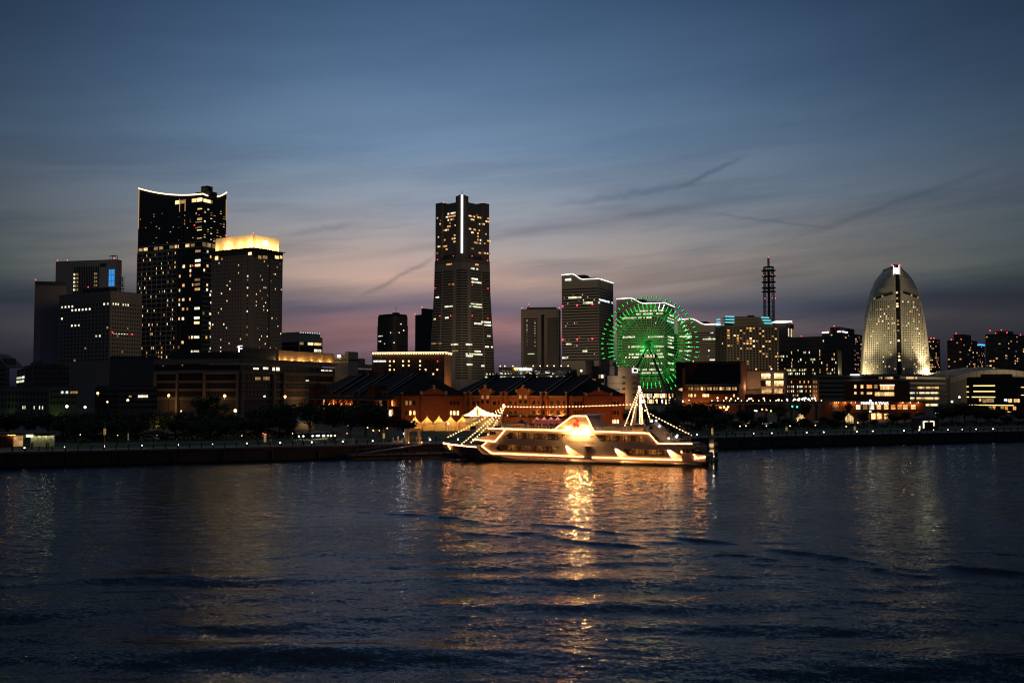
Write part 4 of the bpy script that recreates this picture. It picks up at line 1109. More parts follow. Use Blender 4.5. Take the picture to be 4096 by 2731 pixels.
for (pa, pb) in zip(pys[:-1], pys[1:]): pass
sp_.loft([[((spine(py) + d) * m_ - 3594 * m_, y_, zs(py)) for d, y_ in ((-9.5, .7), (9.5, .7), (9.5, 8), (-9.5, 8))] for py in (1640, 1061)]).build('spine', 'tower_black', t)
block('top_light', 'sign_hot', t, ((spine(1083) - 3594) * m_, .6, zs(1083)), (3.6, 1.0, 5.5))
for d in (-11, 11):
    block('edge_light', 'strip_white', t, ((spine(1080) + d - 3594) * m_, .2, zs(1080)), (.35, .5, 9)); globe('warning_light', 'beacon_red', t, ((spine(1061) + d * 1.4 - 3594) * m_, 1, zs(1060)), .8)
MB().box((spine(1061) - 8 - 3594) * m_, (spine(1061) + 8 - 3594) * m_, 1, 8, zs(1061), zs(1058)).build('roof_house', 'steel_dark', t)
rg = random.Random(90)
for py in (1170, 1193, 1215, 1225, 1283, 1297, 1322, 1362, 1413, 1425, 1440):
    block('window', rg.choice(['room_warm', 'room_bright', 'room_dim']), t, ((spine(py) - 3594) * m_, .5, zs(py)), (1.8, .5, 1.8))
for k in range(40): block('spine_panel', 'pane_grey', t, ((spine(1110 + k * 11) - 3594) * m_, .55, zs(1110 + k * 11)), (3.6, .4, .5))
dk = MB(); lit_n = 0
for j in range(31):
    py = 1206 + j * 9.6
    for side in (-1, 1):
        xe = interp(outL if side < 0 else outR, py); width = abs(xe - spine(py)) - 12
        step = 7.6 if side < 0 else 7.0
        ncol = int((width - 8) / step)
        for i in range(ncol):
            s = (6 + i * step) / width
            p = surf(side, s, py, .12); q = surf(side, s + 2.9 / width, py, .12)
            tz = 1.0
            dvec = q - p
            if rg.random() < (.11 if j < 12 else .075):
                mid = (p + q) / 2
                block('window', rg.choice(['room_amber', 'room_warm', 'room_warm', 'room_dim', 'room_white']) if rg.random() < .97 else 'panel_blue', t, mid, (dvec.length, .3, 1.15), math.atan2(dvec.y, dvec.x))
            else:
                o_ = surf(side, s, py, .02) - surf(side, s, py, .12)
                dk.add([p + Vector((0, 0, -tz * .58)), q + Vector((0, 0, -tz * .58)), q + Vector((0, 0, tz * .58)), p + Vector((0, 0, tz * .58))], [(0, 1, 2, 3) if side > 0 else (3, 2, 1, 0)])
stuff(dk.build('window', 'pane_black', t))
for side, p0, p1, py0, py1 in ((-1, .12, .92, 1174, 1190), (1, .14, .9, 1170, 1185)):
    for k in range(10):
        s0, s1 = p0 + (p1 - p0) * k / 10, p0 + (p1 - p0) * (k + .92) / 10
        py = py0 + (py1 - py0) * (k / 10)
        a_, c_ = surf(side, s0, py, .2), surf(side, s1, py, .2); d_ = c_ - a_
        block('window', 'pane_black' if k not in (5, 9) else 'room_dim', t, (a_ + c_) / 2, (d_.length, .4, 1.7), math.atan2(d_.y, d_.x))
# floodlights round the base
for (px, py, yy, e, tgt) in ((3440, 1494, 2, 90000, (3462, 1330, 16)), (3732, 1494, 2, 110000, (3708, 1330, 16)), (3500, 1494, -30, 60000, (3520, 1260, 8)), (3690, 1494, -30, 60000, (3660, 1260, 8))):
    lamp('facade_floodlight', 'SPOT', ((px - 3594) * m_, yy, zs(py)), e, (1, .83, .47), t, 1.0, ((tgt[0] - 3594) * m_, tgt[2], zs(tgt[1])), 75, .9)
lamp('facade_floodlight', 'POINT', ((3452 - 3594) * m_ - 3, 14, zs(1488)), 16000, (1, .84, .46), t, .6)
lamp('facade_floodlight', 'POINT', ((3720 - 3594) * m_ + 3, 14, zs(1488)), 20000, (1, .84, .46), t, .6)

# podium and convention halls round the sail-shaped hotel
mat('podium', (.20, .18, .155), .8, .12)
b = Bldg('hotel_podium', 'low terraced podium in front of the sail-shaped hotel with brightly lit lower storeys', 3250, 3600, 3785, 1497, 860, -48, 'podium')
for face in 'LR':
    for (ya, yb_) in ((1514, 1505), (1535, 1528), (1555, 1547), (1573, 1566), (1592, 1585)):
        u0, u1 = b.span(face); b.put('window_band', 'pane_dark', face, u0, u1, b.z(ya), b.z(yb_), off=.1)
        b.put('terrace_slab', 'concrete_pale', face, u0, u1, b.z(ya) - 1.0, b.z(ya) - .3, off=1.2)
rg = random.Random(95)
for (p0, p1, py, mm) in ((3670, 3750, 1550, ['room_warm', 'room_dim', 'room_amber']), (3625, 3752, 1572, ['room_bright', 'room_white', 'room_cool', 'room_warm']), (3640, 3752, 1593, ['room_bright', 'room_warm']), (3700, 3752, 1619, ['room_bright', 'room_white']), (3625, 3665, 1511, ['room_warm']), (3517, 3575, 1511, ['room_warm', 'room_dim'])):
    q0 = p0
    while q0 < p1:
        wd = rg.choice((5, 7, 9))
        if rg.random() < .85:
            fc = 'R' if q0 > 3600 else 'L'; q = b.y if fc == 'R' else b.x
            b.put('window', rg.choice(mm), fc, q(q0), q(q0 + wd - .8), b.z(py + 4, q0), b.z(py - 4, q0), off=.3)
        q0 += wd
block('canopy_light', 'strip_white', b.root, (b.x(3425), -2, b.z(1496)), (8, 2, .8))
b = Bldg('convention_hall', 'wide convention hall with a pale curved roof at the right edge behind the dark hotel', 3770, 3800, 4300, 1545, 950, -75, 'podium', make=False)
t = b.root
arc = []
for k in range(19):
    f = k / 18; px = 3800 + 480 * f
    arc.append((b.y(px), b.z(1545, px) + (b.z(1478, px) - b.z(1545, px)) * math.sin(math.pi * min(1, .10 + f * .95)) ** .6))
sh = MB().sheet([(0, 0), (b.WR, 0)] + arc[::-1], -60, 0); sh.v = [(-q[1] - 60, q[0], q[2]) for q in sh.v]
sh.build('hall_wall', 'podium', t)
rf = MB()
for (a_, c_) in zip(arc, arc[1:]):
    MB().add([(.6, a_[0], a_[1]), (.6, c_[0] - .25, c_[1]), (-30, c_[0] - .25, c_[1] + 3), (-30, a_[0], a_[1] + 3), (.6, a_[0], a_[1] - 5), (.6, c_[0] - .25, c_[1] - 5)], [(0, 1, 2, 3), (4, 5, 1, 0)]).build('roof_panel', 'concrete_pale', t)
for k in range(2): b.put('slot_window', 'pane_black', 'R', b.y(3800 + k * 12), b.y(3805 + k * 12), b.z(1525), b.z(1500), off=.2)
lamp('street_glow', 'POINT', (40, b.WR * .45, 30), 30000, (1, .75, .4), t, 1)

# ------------------------------------------------------------------ low blocks in front: shops, museum, brick offices
mat('brick_red', (.30, .10, .045), .85, .2, .8); mat('brick_deep', (.20, .062, .032), .88, .22, .8); mat('slate', (.016, .019, .024), .8, .2, .6, spec=.2)

# shopping centre with the parking deck
b = Bldg('parking_deck', 'open steel parking deck with criss-cross bracing and roof lamps, above the warehouse roofs', 1994, 2280, 2300, 1468, 800, -6, 'concrete_dark', make=False)
t = b.root; H = b.H
MB().box(-b.WL, 0, 14, 30, 0, H).build('rear_wall', 'concrete_dark', t)
for (ya, yb_) in ((1483, 1468), (1502, 1499), (1519, 1516), (1540, 1537)): MB().box(-b.WL, 0, 0, 14, b.z(ya), b.z(yb_)).build('deck_slab', 'concrete_pale' if ya == 1483 else 'concrete_dark', t)
for k in range(19):
    xx = -b.WL + .4 + k * (b.WL - .8) / 18
    block('post', 'steel_grey', t, (xx, -.2, H * .45), (.35, .35, H * .9))
    if k % 3 == 1:
        for (za, zb) in ((b.z(1516), b.z(1502)), (b.z(1499), b.z(1483))):
            MB().tube([(xx, -.3, za), (xx + b.WL / 18, -.3, zb)], .16, 4).build('brace', 'steel_grey', t); MB().tube([(xx + 2 * b.WL / 18, -.3, za), (xx + b.WL / 18, -.3, zb)], .16, 4).build('brace', 'steel_grey', t)
rg = random.Random(3)
for j, zz in enumerate((b.z(1486), b.z(1504))):
    for k in range(26):
        xx = -b.WL * rg.random()
        block('tube_lamp', rg.choice(['room_white', 'room_lime', 'room_white']), t, (xx, rg.uniform(2, 12), zz - rg.uniform(.2, 1.6)), (rg.uniform(.5, 2.4), .3, rg.uniform(.2, .9)))
    for k in range(5): lamp('deck_light', 'POINT', (-b.WL * (k + .5) / 5, 6, zz - .8), 500, (1, .93, .75), t, .2)
for px in (2001, 2019, 2051, 2133, 2161, 2189, 2216, 2245, 2273):
    MB().tube([(b.x(px), .5, H), (b.x(px), .5, H + .9)], .1, 4).build('lamp_post', 'steel_grey', t); globe('roof_lamp', 'lamp_warm', t, (b.x(px), .5, H + 1.0), .45)
text('sign', 'World Porters', 'sign_hot', 2, t, (b.x(2102), -.6, b.z(1475)), 0, fit=(b.x(2127) - b.x(2077), 2.0), extrude=.1, bold=.02)
glow('heart_orange', (1, .38, .06), 3.0); glow('heart_green', (.35, 1, .4), 2.2)
def heart(name, material, xx, sc):
    pts = []
    for k in range(20):
        a_ = 2 * math.pi * k / 20
        pts.append((xx + sc * 16 * math.sin(a_) ** 3 / 17, b.z(1474) + sc * (13 * math.cos(a_) - 5 * math.cos(2 * a_) - 2 * math.cos(3 * a_) - math.cos(4 * a_)) / 17))
    MB().sheet(pts[::-1], -.8, -.5).build(name, material, t)
heart('heart_sign', 'heart_orange', b.x(2062), 1.5); heart('heart_sign', 'heart_green', b.x(2070), 1.3)

mat('mall_wall', (.34, .27, .21), .8, .1); mat('mall_grey', (.16, .155, .15), .8, .1)
b = Bldg('shopping_centre', 'boxy pale shopping centre with a glazed stair tower, left of the green wheel', 2285, 2430, 2560, 1502, 720, -30, 'mall_wall')
t = b.root; H = b.H
b.box('upper_block', 'mall_grey', b.x(2330), -1, 6, b.WR * .85, H, b.z(1462)); b.box('upper_block', 'mall_grey', b.x(2337), b.x(2362), 2, 5.8, H, b.z(1440)); b.box('roof_plant', 'mall_grey', -9, -2, 8, 20, b.z(1462), b.z(1436))
b.box('corner_block', 'mall_wall', -3, 1.5, b.y(2464), b.y(2545), H, b.z(1464))
block('sign', 'strip_white', t, (1.8, b.y(2531), b.z(1477)), (.4, b.y(2540) - b.y(2520), 3.2)); block('sign_face', 'mall_grey', t, (2.05, b.y(2531), b.z(1477)), (.2, b.y(2537) - b.y(2523), 2.4))
for j, py in enumerate((1508, 1532, 1555, 1578)):
    for px in (2534, 2542): b.put('window', 'pane_black', 'R', b.y(px - 3), b.y(px + 3), b.z(py + 4, px), b.z(py - 4, px), off=.12)
    for px in (2492, 2498): b.put('window', 'pane_black', 'R', b.y(px - 2.4), b.y(px + 2.4), b.z(py + 4, px), b.z(py - 4, px), off=.12)
b.put('dark_band', 'mall_grey', 'R', 1, b.y(2488), b.z(1534), b.z(1531), off=.2); b.put('dark_band', 'mall_grey', 'R', 1, b.y(2480), b.z(1562), b.z(1552), off=.1)
# glazed stair tower
zt_, zb_ = H + 1, b.z(1600)
MB().box(b.x(2326), -1.2, -3.2, 0, 0, zt_).build('stair_core', 'mall_grey', t)
for j in range(6):
    for k in range(9):
        x0 = b.x(2327) + k * (-1.4 - b.x(2327)) / 9; w_ = (-1.4 - b.x(2327)) / 9
        block('window', rg.choice(['room_dim', 'room_lime', 'room_dim', 'room_white']) if rg.random() < .5 else 'pane_grey', t, (x0 + w_ / 2, -3.25, zb_ + (j + .5) * (zt_ - zb_) / 6), (w_ * .72, .3, (zt_ - zb_) / 6 * .78))
MB().box(-30, -28.4, .5, 8, H, b.z(1476)).build('roof_stack', 'slab_dark', t)
MB().tube([(b.x(2330), -2, zt_), (b.x(2330), -2, zt_ + 2.5)], .12, 4).build('lamp_post', 'steel_grey', t); globe('roof_lamp', 'lamp_warm', t, (b.x(2330), -2, zt_ + 2.7), .8)
lamp('street_glow', 'POINT', (9, b.y(2500), 6), 5000, (1, .5, .18), t, .5)
lamp('street_glow', 'POINT', (14, b.y(2470), 20), 5000, (1, .8, .55), t, .5)

# brick migration museum
b = Bldg('brick_museum', 'orange-brick museum with dark sloping glass block above, right of the green wheel', 2740, 2957, 2972, 1537, 620, -22, 'brick_red')
t = b.root; H = b.H
b.put('cornice', 'concrete_pale', 'L', -b.WL, 0, H - .5, H + .1, t=.8, off=.4)
text('sign', 'JICA\u6a2a\u6d5c  \u6d77\u5916\u79fb\u4f4f\u8cc7\u6599\u9928', 'steel_pale', 1.4, t, (b.x(2780), -.12, b.z(1542)), 0, fit=(b.x(2818) - b.x(2743), 1.0), extrude=.04)
for k in range(8):
    px = 2754 + k * 25
    for d in (0, 10.5):
        xx = b.x(px + d); m_n = 'room_dim' if k in (0, 1, 4) else 'room_warm'
        b.put('window', 'room_dim' if rg.random() < .7 else m_n, 'L', xx, xx + 1.2, b.z(1560), b.z(1548), off=.1); b.put('sill', 'brick_deep', 'L', xx - .1, xx + 1.3, b.z(1561.5), b.z(1560), off=.25)
for px, m_n in ((2753, 'room_warm'), (2763, 'room_bright'), (2778, 'room_warm'), (2810, 'room_bright'), (2816, 'room_bright'), (2822, 'room_warm'), (2830, 'room_bright'), (2933, 'room_warm')):
    b.put('window', m_n, 'L', b.x(px), b.x(px + 6), b.z(1587), b.z(1576), off=.12)
b.put('canopy', 'slab_dark', 'L', b.x(2823), 0, b.z(1576), b.z(1571), t=5, off=4.5)
# dark sloping upper block set back, brick end pier and glazed stair
zz0, zz1 = H, b.z(1444)
MB().sheet([(b.x(2730), 0), (0, 0), (0, zz1), (b.x(2806), zz1), (b.x(2730), zz1)], 6, 30).build('upper_wall', 'brick_deep', t)
MB().add([(b.x(2741), 5.4, H - 2), (-.5, 5.4, H - 2), (-.5, 5.9, zz1 - 3), (b.x(2800), 5.9, zz1 - 3), (b.x(2741), 5.4, H + 4)], [(0, 1, 2, 3, 4)]).build('glass_slope', 'tower_black', t)
for j in range(4):
    zc = H + 2.0 + j * 3.0; MB().box(b.x(2748 + j * 12), -.8, 5.1, 5.35, zc, zc + 1.6).build('window_band', 'pane_dark', t)
b.put('brick_pier', 'brick_red', 'L', b.x(2729), b.x(2740), 0, zz1 - 4, t=6, off=-1.0)
MB().box(b.x(2702), b.x(2728), 2, 12, 0, zz1).build('stair_glass', 'tower_black', t)
for j in range(10): MB().box(b.x(2702), b.x(2728), 1.7, 2, 2 + j * zz1 / 10, 2.3 + j * zz1 / 10).build('floor_band', 'slab_dark', t)
for k in range(4): block('window', 'room_warm', t, (b.x(2714 + k * 4), 1.6, b.z(1557)), (.45, .3, .9 + k * .35))
for px, e in ((2765, 400), (2812, 900), (2870, 500)): lamp('facade_uplight', 'POINT', (b.x(px), -4.5, 2.5), e * 1.5, (1, .48, .13), t, .4)

# stone block with four big lit openings
b = Bldg('brown_office_block', 'plain grey-brown block with four large brightly lit openings, right of the brick museum', 2968, 3142, 3150, 1480, 640, -24, 'concrete_warm')
t = b.root
b.put('parapet', 'slab_dark', 'L', -b.WL, 0, b.H - .6, b.H + .3, off=.3)
for (p0, p1, ya, yb_) in ((3043, 3086, 1516, 1491), (3094, 3138, 1516, 1491), (3043, 3086, 1545, 1521), (3094, 3138, 1545, 1521)):
    b.put('opening', 'pane_black', 'L', b.x(p0), b.x(p1), b.z(ya), b.z(yb_), off=.08)
    for k in range(4):
        if (p0, ya, k) in ((3043, 1545, 0), (3043, 1545, 1)): continue
        a_, c_ = p0 + 3 + (p1 - p0 - 6) * k / 4, p0 + 3 + (p1 - p0 - 6) * (k + .9) / 4
        b.put('window', 'room_warm', 'L', b.x(a_), b.x(c_), b.z(ya - 2), b.z((ya + yb_) / 2 + 2), off=.15)
        b.put('window', 'room_bright', 'L', b.x(a_), b.x(c_), b.z((ya + yb_) / 2 + 1.5), b.z(yb_ + 1.5), off=.15)
for p0, p1 in ((3047, 3086), (3098, 3130)): b.put('window', 'room_warm', 'L', b.x(p0), b.x(p1), b.z(1572), b.z(1553), off=.12)
rl = MB()
for k in range(40): rl.box(b.x(2990) + k * (b.x(3120) - b.x(2990)) / 40, b.x(2990) + k * (b.x(3120) - b.x(2990)) / 40 + .12, -3, -2.9, b.z(1576), b.z(1555))
rl.box(b.x(2990), b.x(3120), -3.05, -2.85, b.z(1556), b.z(1554)); rl.build('railing', 'steel_dark', t)
MB().box(b.x(2975), b.x(3145), -10, -.2, 0, b.z(1576)).build('terrace', 'brick_deep', t)
globe('roof_lamp', 'heart_orange', t, (b.x(3026), -.2, b.H + .8), .5); globe('roof_lamp', 'lamp_white', t, (b.x(3087), -.2, b.H + .8), .4)
for px in (3000, 3080): lamp('facade_light', 'POINT', (b.x(px), -9, 16), 1500, (1, .6, .34), t, .5)

b = Bldg('brick_office_block', 'brown brick office with rows of small arched lit windows behind the street lamps', 3146, 3248, 3276, 1512, 690, -36, 'brick_brown')
for j, py in enumerate((1527, 1546, 1564, 1581)):
    for k in range(6):
        px = 3148 + k * 17
        for d in (0, 7):
            lit = rg.random() < (.35, .75, .6, .3)[j]
            b.put('window', rg.choice(['room_warm', 'room_amber', 'room_white', 'room_dim']) if lit else 'pane_black', 'L', b.x(px + d), b.x(px + d + 3.6), b.z(py + 4), b.z(py - 4), off=.1)
    for k in range(2): b.put('window', 'room_dim', 'R', b.y(3254 + k * 9), b.y(3258 + k * 9), b.z(py + 4), b.z(py - 4), off=.1)
lamp('street_glow', 'POINT', (5, 6, 8), 1200, (1, .55, .2), b.root, .4)

# marine shopping street: long brick building with sign, brick block behind
b = Bldg('brick_shop_hall', 'long brick shop hall with white lettering and spotlit orange walls on the right shore', 3296, 3590, 3706, 1603, 455, 8, 'brick_red', zref=.8, make=False)
t = b.root; H = b.H
b.WL = abs(b.WL); 
MB().box(-b.WL, 0, 0, 24, 0, H - .4).build('wall', 'brick_red', t)
xr = b.solve(3706, math.cos(b.yaw), math.sin(b.yaw))
MB().box(.02, xr, .6, 24, 0, H - .9).build('wing_wall', 'brick_red', t)
MB().box(-b.WL - .4, .3, -.7, 24.4, H - .4, H).build('eave', 'slab_dark', t); MB().box(.31, xr + .4, .1, 24.4, H - .9, H - .5).build('eave', 'slab_dark', t)
X_ = lambda px: b.solve(px, math.cos(b.yaw), math.sin(b.yaw))
text('sign', 'MARINE & WALK', 'sign_white', 2, t, (X_(3498), -.5, b.z(1611)), 0, fit=(X_(3554) - X_(3443), 1.25), extrude=.08, bold=.0)
zw0, zw1 = b.z(1637), b.z(1618)
for px, m_n in ((3424, 'room_white'), (3452, 'room_dim'), (3479, 'room_white'), (3507, 'room_warm'), (3536, 'room_warm'), (3564, 'room_amber')):
    for j in range(2): block('window', m_n, t, (X_(px + 8), -.1, zw0 + (zw1 - zw0) * (j + .5) / 2), (X_(px + 16) - X_(px), .3, (zw1 - zw0) / 2 * .9))
for px, m_n in ((3592, 'room_amber'), (3615, 'room_warm'), (3647, 'room_warm')):
    for j in range(2): block('window', m_n, t, (X_(px + 8), .5, zw0 + (zw1 - zw0) * (j + .5) / 2), (X_(px + 17) - X_(px), .3, (zw1 - zw0) / 2 * .9))
for px, m_n in ((3484, 'room_bright'), (3508, 'room_warm'), (3537, 'room_warm')): block('shop_window', m_n, t, (X_(px + 8), -.1, b.z(1664)), (X_(px + 16) - X_(px), .3, 2.4))
for k in range(2): block('door_light', 'room_bright', t, (X_(3488 + k * 7), -.15, b.z(1666)), (X_(3493) - X_(3488), .3, 3.0))
block('awning', 'slab_dark', t, (X_(3500), -1.5, b.z(1650)), (X_(3600) - X_(3420), 3, .3))
block('mural', 'mall_wall', t, (X_(3342), -.15, b.z(1631)), (X_(3355) - X_(3328), .2, 3.2))
text('mural_leaf', '\u2767', 'concrete_pale', 2, t, (X_(3342), -.3, b.z(1633)), 0, fit=(2.6, 1.8), extrude=.03)
for px in (3335, 3342, 3350, 3376, 3400, 3418, 3610, 3640, 3672):
    yo = -1.1 if px < 3590 else -.4
    globe('spot_lamp', 'lamp_warm', t, (X_(px), yo, H - .7), .16)
for px, e in ((3342, 160), (3376, 120), (3412, 120), (3608, 140), (3640, 120), (3672, 120)):
    lamp('wall_washer', 'POINT', (X_(px), -1.2 if px < 3590 else -.5, H - 1.0), e, (1, .42, .10), t, .15)
lamp('shop_glow', 'POINT', (X_(3500), -3, 3), 500, (1, .62, .25), t, .3)
b = Bldg('brick_shop_block', 'dark brick shop block with two rows of warm lit windows above the lettered hall', 3378, 3588, 3640, 1525, 540, -40, 'brick_deep')
for (p0, p1, ya, yb_, mm) in ((3418, 3427, 1552, 1538, 'room_bright'), (3444, 3455, 1552, 1538, 'room_warm'), (3468, 3490, 1553, 1538, 'room_amber'), (3498, 3512, 1553, 1538, 'room_dim'), (3522, 3578, 1558, 1543, 'room_warm'), (3418, 3427, 1577, 1567, 'room_warm'), (3444, 3455, 1577, 1567, 'room_warm'), (3468, 3490, 1577, 1568, 'room_warm'), (3500, 3578, 1583, 1568, 'room_warm')):
    nn = max(1, int((p1 - p0) / 9))
    for k in range(nn): b.put('window', mm, 'L', b.x(p0 + (p1 - p0) * k / nn), b.x(p0 + (p1 - p0) * (k + .9) / nn), b.z(ya), b.z(yb_), off=.12)
b.put('light_strip', 'strip_warm', 'L', b.x(3521), b.x(3579), b.z(1542), b.z(1538), off=.2)

# dark hotel with gold lines at the right edge
b = Bldg('waterfront_hotel', 'black low hotel with thin gold light lines at the right edge of the picture', 3868, 4030, 4200, 1508, 600, -50, 'tower_black')
t = b.root
for (p0, p1, py) in ((3895, 3981, 1542), (3895, 3981, 1565), (3888, 3981, 1588)): b.put('light_line', 'strip_gold', 'L', b.x(p0), b.x(p1), b.z(py) - .28, b.z(py) + .28, off=.3)
for py in (1545, 1567, 1588): b.put('light_line', 'strip_gold', 'L', b.x(3868) , b.x(3876), b.z(py) - .25, b.z(py) + .25, off=.4)
for py in (1548, 1580): b.put('light_line', 'strip_gold', 'R', b.y(4085), b.y(4120), b.z(py) - .2, b.z(py) + .2, off=.3)
b.box('roof_plant', 'slab_dark', b.x(3912), b.x(4010), 4, 14, b.H, b.H + 2)
for p0, p1, ya, yb_, mm in ((3916, 3924, 1606, 1594, 'room_warm'), (3930, 3944, 1611, 1596, 'room_dim'), (3946, 3975, 1609, 1595, 'room_dim'), (4016, 4029, 1605, 1595, 'room_cool')):
    b.put('window', mm, 'L', b.x(p0), b.x(p1), b.z(ya), b.z(yb_), off=.12)
for p0 in (4032, 4040, 4055, 4063, 4071): b.put('window', 'room_warm', 'R', b.y(p0), b.y(p0 + 6.5), b.z(1609, p0), b.z(1595, p0), off=.12)
MB().box(b.x(3942), 6, -12, 0, b.z(1622), b.z(1618)).build('terrace_slab', 'slab_dark', t); block('light_line', 'strip_gold', t, (b.x(4000), -12.1, b.z(1619.5)), (26, .3, .45))
MB().box(b.x(4010), 8, -18, -10, b.z(1647), b.z(1644)).build('terrace_slab', 'slab_dark', t); block('light_line', 'strip_gold', t, (b.x(4050), -18.1, b.z(1644)), (14, .3, .35))
for k in range(10): block('window', rg.choice(['room_amber', 'room_dim', 'pane_black']), t, (b.x(3960) + k * 2.4, -.2, b.z(1632)), (1.7, .3, 2.2))

# ------------------------------------------------------------------ low old buildings at the far left
mat('plaster_dark', (.13, .12, .105), .85, .15); mat('plaster_green', (.16, .16, .13), .85, .15)
b = Bldg('old_office', 'stepped old office with a few bright windows at the far left shore', 66, 128, 275, 1465, 470, -60, 'plaster_dark')
b.grid('L', -b.WL, 0, b.z(1545), b.z(1462), 4, 4, .7, .5, .0, MIXO, 'pane_black', seed=5, single=True)
for px, py, m_n in ((71, 1503, 'room_lime'), (81, 1503, 'room_lime'), (92, 1503, 'room_white'), (71, 1520, 'room_lime'), (81, 1520, 'room_lime'), (91, 1519, 'room_white')):
    b.put('window', m_n, 'L', b.x(px - 4), b.x(px + 4), b.z(py + 4.6), b.z(py - 4.6), off=.2)
b.grid('R', .5, b.WR, b.z(1545), b.z(1462), 11, 4, .5, .45, .0, MIXO, 'pane_black', seed=6, single=True)
b.box('roof_step', 'plaster_dark', -b.WL * .8, -1, 1.5, b.WR * .9, b.H, b.z(1452)); b.box('roof_step', 'plaster_dark', -b.WL * .5, -3, 3, b.WR * .3, b.z(1452), b.z(1440))
MB().tube([(-b.WL * .4, 4, b.z(1440)), (-b.WL * .4, 4, b.z(1428))], .15).build('antenna', 'steel_dark', b.root)
b = Bldg('domed_office', 'pale office with curved roof cut off by the left edge of the picture', -60, 26, 36, 1470, 480, -12, 'plaster_green')
b.bands('L', -b.WL, -1, b.z(1545), b.z(1470), 4, .45)
K = 8; b2r = MB().sheet([(-b.WL * .6 + b.WL * .6 * (1 - math.cos(math.pi / 2 * k / K)) if False else -b.WL + b.WL * k / K, b.H + 7 * math.cos(math.pi / 2 * k / K)) for k in range(K + 1)][::-1] + [(-b.WL, b.H)], 0, 12)
b2r.build('curved_roof', 'plaster_dark', b.root)
b.box('roof_house', 'plaster_dark', -b.WL, b.x(14), 2, 8, b.H, b.z(1432))
b = Bldg('long_office', 'long dim three-storey office with green light at ground level on the left shore', -40, 195, 310, 1548, 420, -30, 'plaster_green')
for j in range(3):
    b.grid('L', -b.WL, -1, b.z(1640) + j * 0, b.z(1560), 16, 3, .45, .5, 0, MIXO, 'pane_black', seed=8 + j, single=True) if j == 0 else None
b.grid('R', .5, b.WR - .5, b.z(1622), b.z(1552), 9, 3, .55, .5, 0, MIXO, 'pane_black', seed=14, single=True)
for px in (247, 266, 284, 294, 304): b.put('window', 'room_cool' if px < 270 else 'room_dim', 'R', b.y(px - 4), b.y(px + 4), b.z(1573, px), b.z(1564, px), off=.25)
lamp('green_lamp', 'POINT', (b.x(60), -5, 3), 150, (.45, 1, .12), b.root, .3); lamp('green_lamp', 'POINT', (b.x(150), -5, 3), 150, (.45, 1, .12), b.root, .3); lamp('green_lamp', 'POINT', (4, b.y(230), 3), 90, (.4, 1, .15), b.root, .3)
for px in (92, 100, 137, 158, 170): b.put('door_lamp', 'room_lime', 'L', b.x(px), b.x(px + 2), b.z(1636), b.z(1624), off=.2)
MB().box(b.x(60), 8, -10, -3, 3.0, 3.3).build('arcade_roof', 'plaster_dark', b.root)
for k in range(3): block('arcade_light', 'room_lime', b.root, (b.x(100 + k * 50), -8, 2.6), (1.0, .3, .25))
b = Bldg('blank_office', 'large blank dark wall block between the low left offices and the concrete office', 436, 440, 640, 1428, 640, -80, 'plaster_dark')
b.put('edge_trim', 'concrete_pale', 'R', 0, b.y(480), b.H - .5, b.H, off=.4)
b = Bldg('shop_row', 'low dim block with one bright strip window behind the left park trees', 380, 476, 628, 1545, 500, -45, 'plaster_dark')
b.bands('R', .5, b.WR, b.z(1640), b.z(1552), 4, .35)
for k in range(4): b.put('window', 'room_white', 'R', b.y(552 + k * 10), b.y(560 + k * 10), b.z(1589, 570), b.z(1580, 570), off=.25)
b.put('window', 'room_dim', 'R', b.y(515), b.y(525), b.z(1588, 520), b.z(1582, 520), off=.25)
b.bands('L', -b.WL, 0, b.z(1640), b.z(1552), 4, .35)
# blue-grey barrel-roofed marquee
b = Bldg('marquee', 'grey barrel-roofed marquee hall between park trees left of the brick warehouses', 1050, 1090, 1260, 1652, 340, -70, 'concrete_pale', make=False)
t = b.root; K = 8
mat('marquee_skin', (.17, .22, .28), .6, .1)
arc = [(-b.WL / 2 - b.WL / 2 * math.cos(math.pi * k / K), 2.2 + (b.H - .4) * .62 * math.sin(math.pi * k / K)) for k in range(K + 1)]
MB().sheet(arc[::-1], 0, b.WR).build('barrel_roof', 'marquee_skin', t); MB().box(-b.WL + .1, -.1, .1, b.WR - .1, 0, 2.2).build('wall', 'concrete_warm', t)
for k in range(5): MB().tube([(x, b.WR * k / 4, z + .05) for x, z in arc], .1, 4).build('roof_rib', 'steel_pale', t)
lamp('hall_lamp', 'POINT', (2.0, b.WR * .75, 2.2), 120, (1, .66, .3), t, .2)

# ------------------------------------------------------------------ ferris wheel
glow('neon_green', (.03, .75, .08), 1.9); glow('spoke_green', (.03, .5, .05), .55); glow('neon_white', (.75, 1, .92), 4.0); glow('hub_green', (.02, .5, .05), .5)
mat('gondola_shell', (.05, .16, .07), .4, .2); mat('wheel_steel', (.16, .20, .17), .5, .1)
YW = 1000.0
hub = at(2597, 1381, YW); mw_ = YW / F
t = thing('ferris_wheel', 'giant ferris wheel lit green with a digital clock showing 18:53 at its hub', 'ferris wheel', (hub.x, YW, GROUND), R(-20))
ZH = hub.z - GROUND; RG, RR, RI = 193 * mw_, 163 * mw_, 120 * mw_
NG = 60
def wp(a, r, y=0.0): return Vector((r * math.sin(a), y, ZH + r * math.cos(a)))
for y in (-6, 6):
    MB().tube([wp(2 * math.pi * k / 90, RR, y) for k in range(90)], .20, 4, closed=True).build('rim', 'wheel_steel', t)
    MB().tube([wp(2 * math.pi * k / 90, RI, y) for k in range(90)], .16, 4, closed=True).build('inner_ring', 'spoke_green', t)
    MB().tube([wp(2 * math.pi * k / 90, RR * .93, y) for k in range(90)], .13, 4, closed=True).build('inner_ring', 'wheel_steel', t)
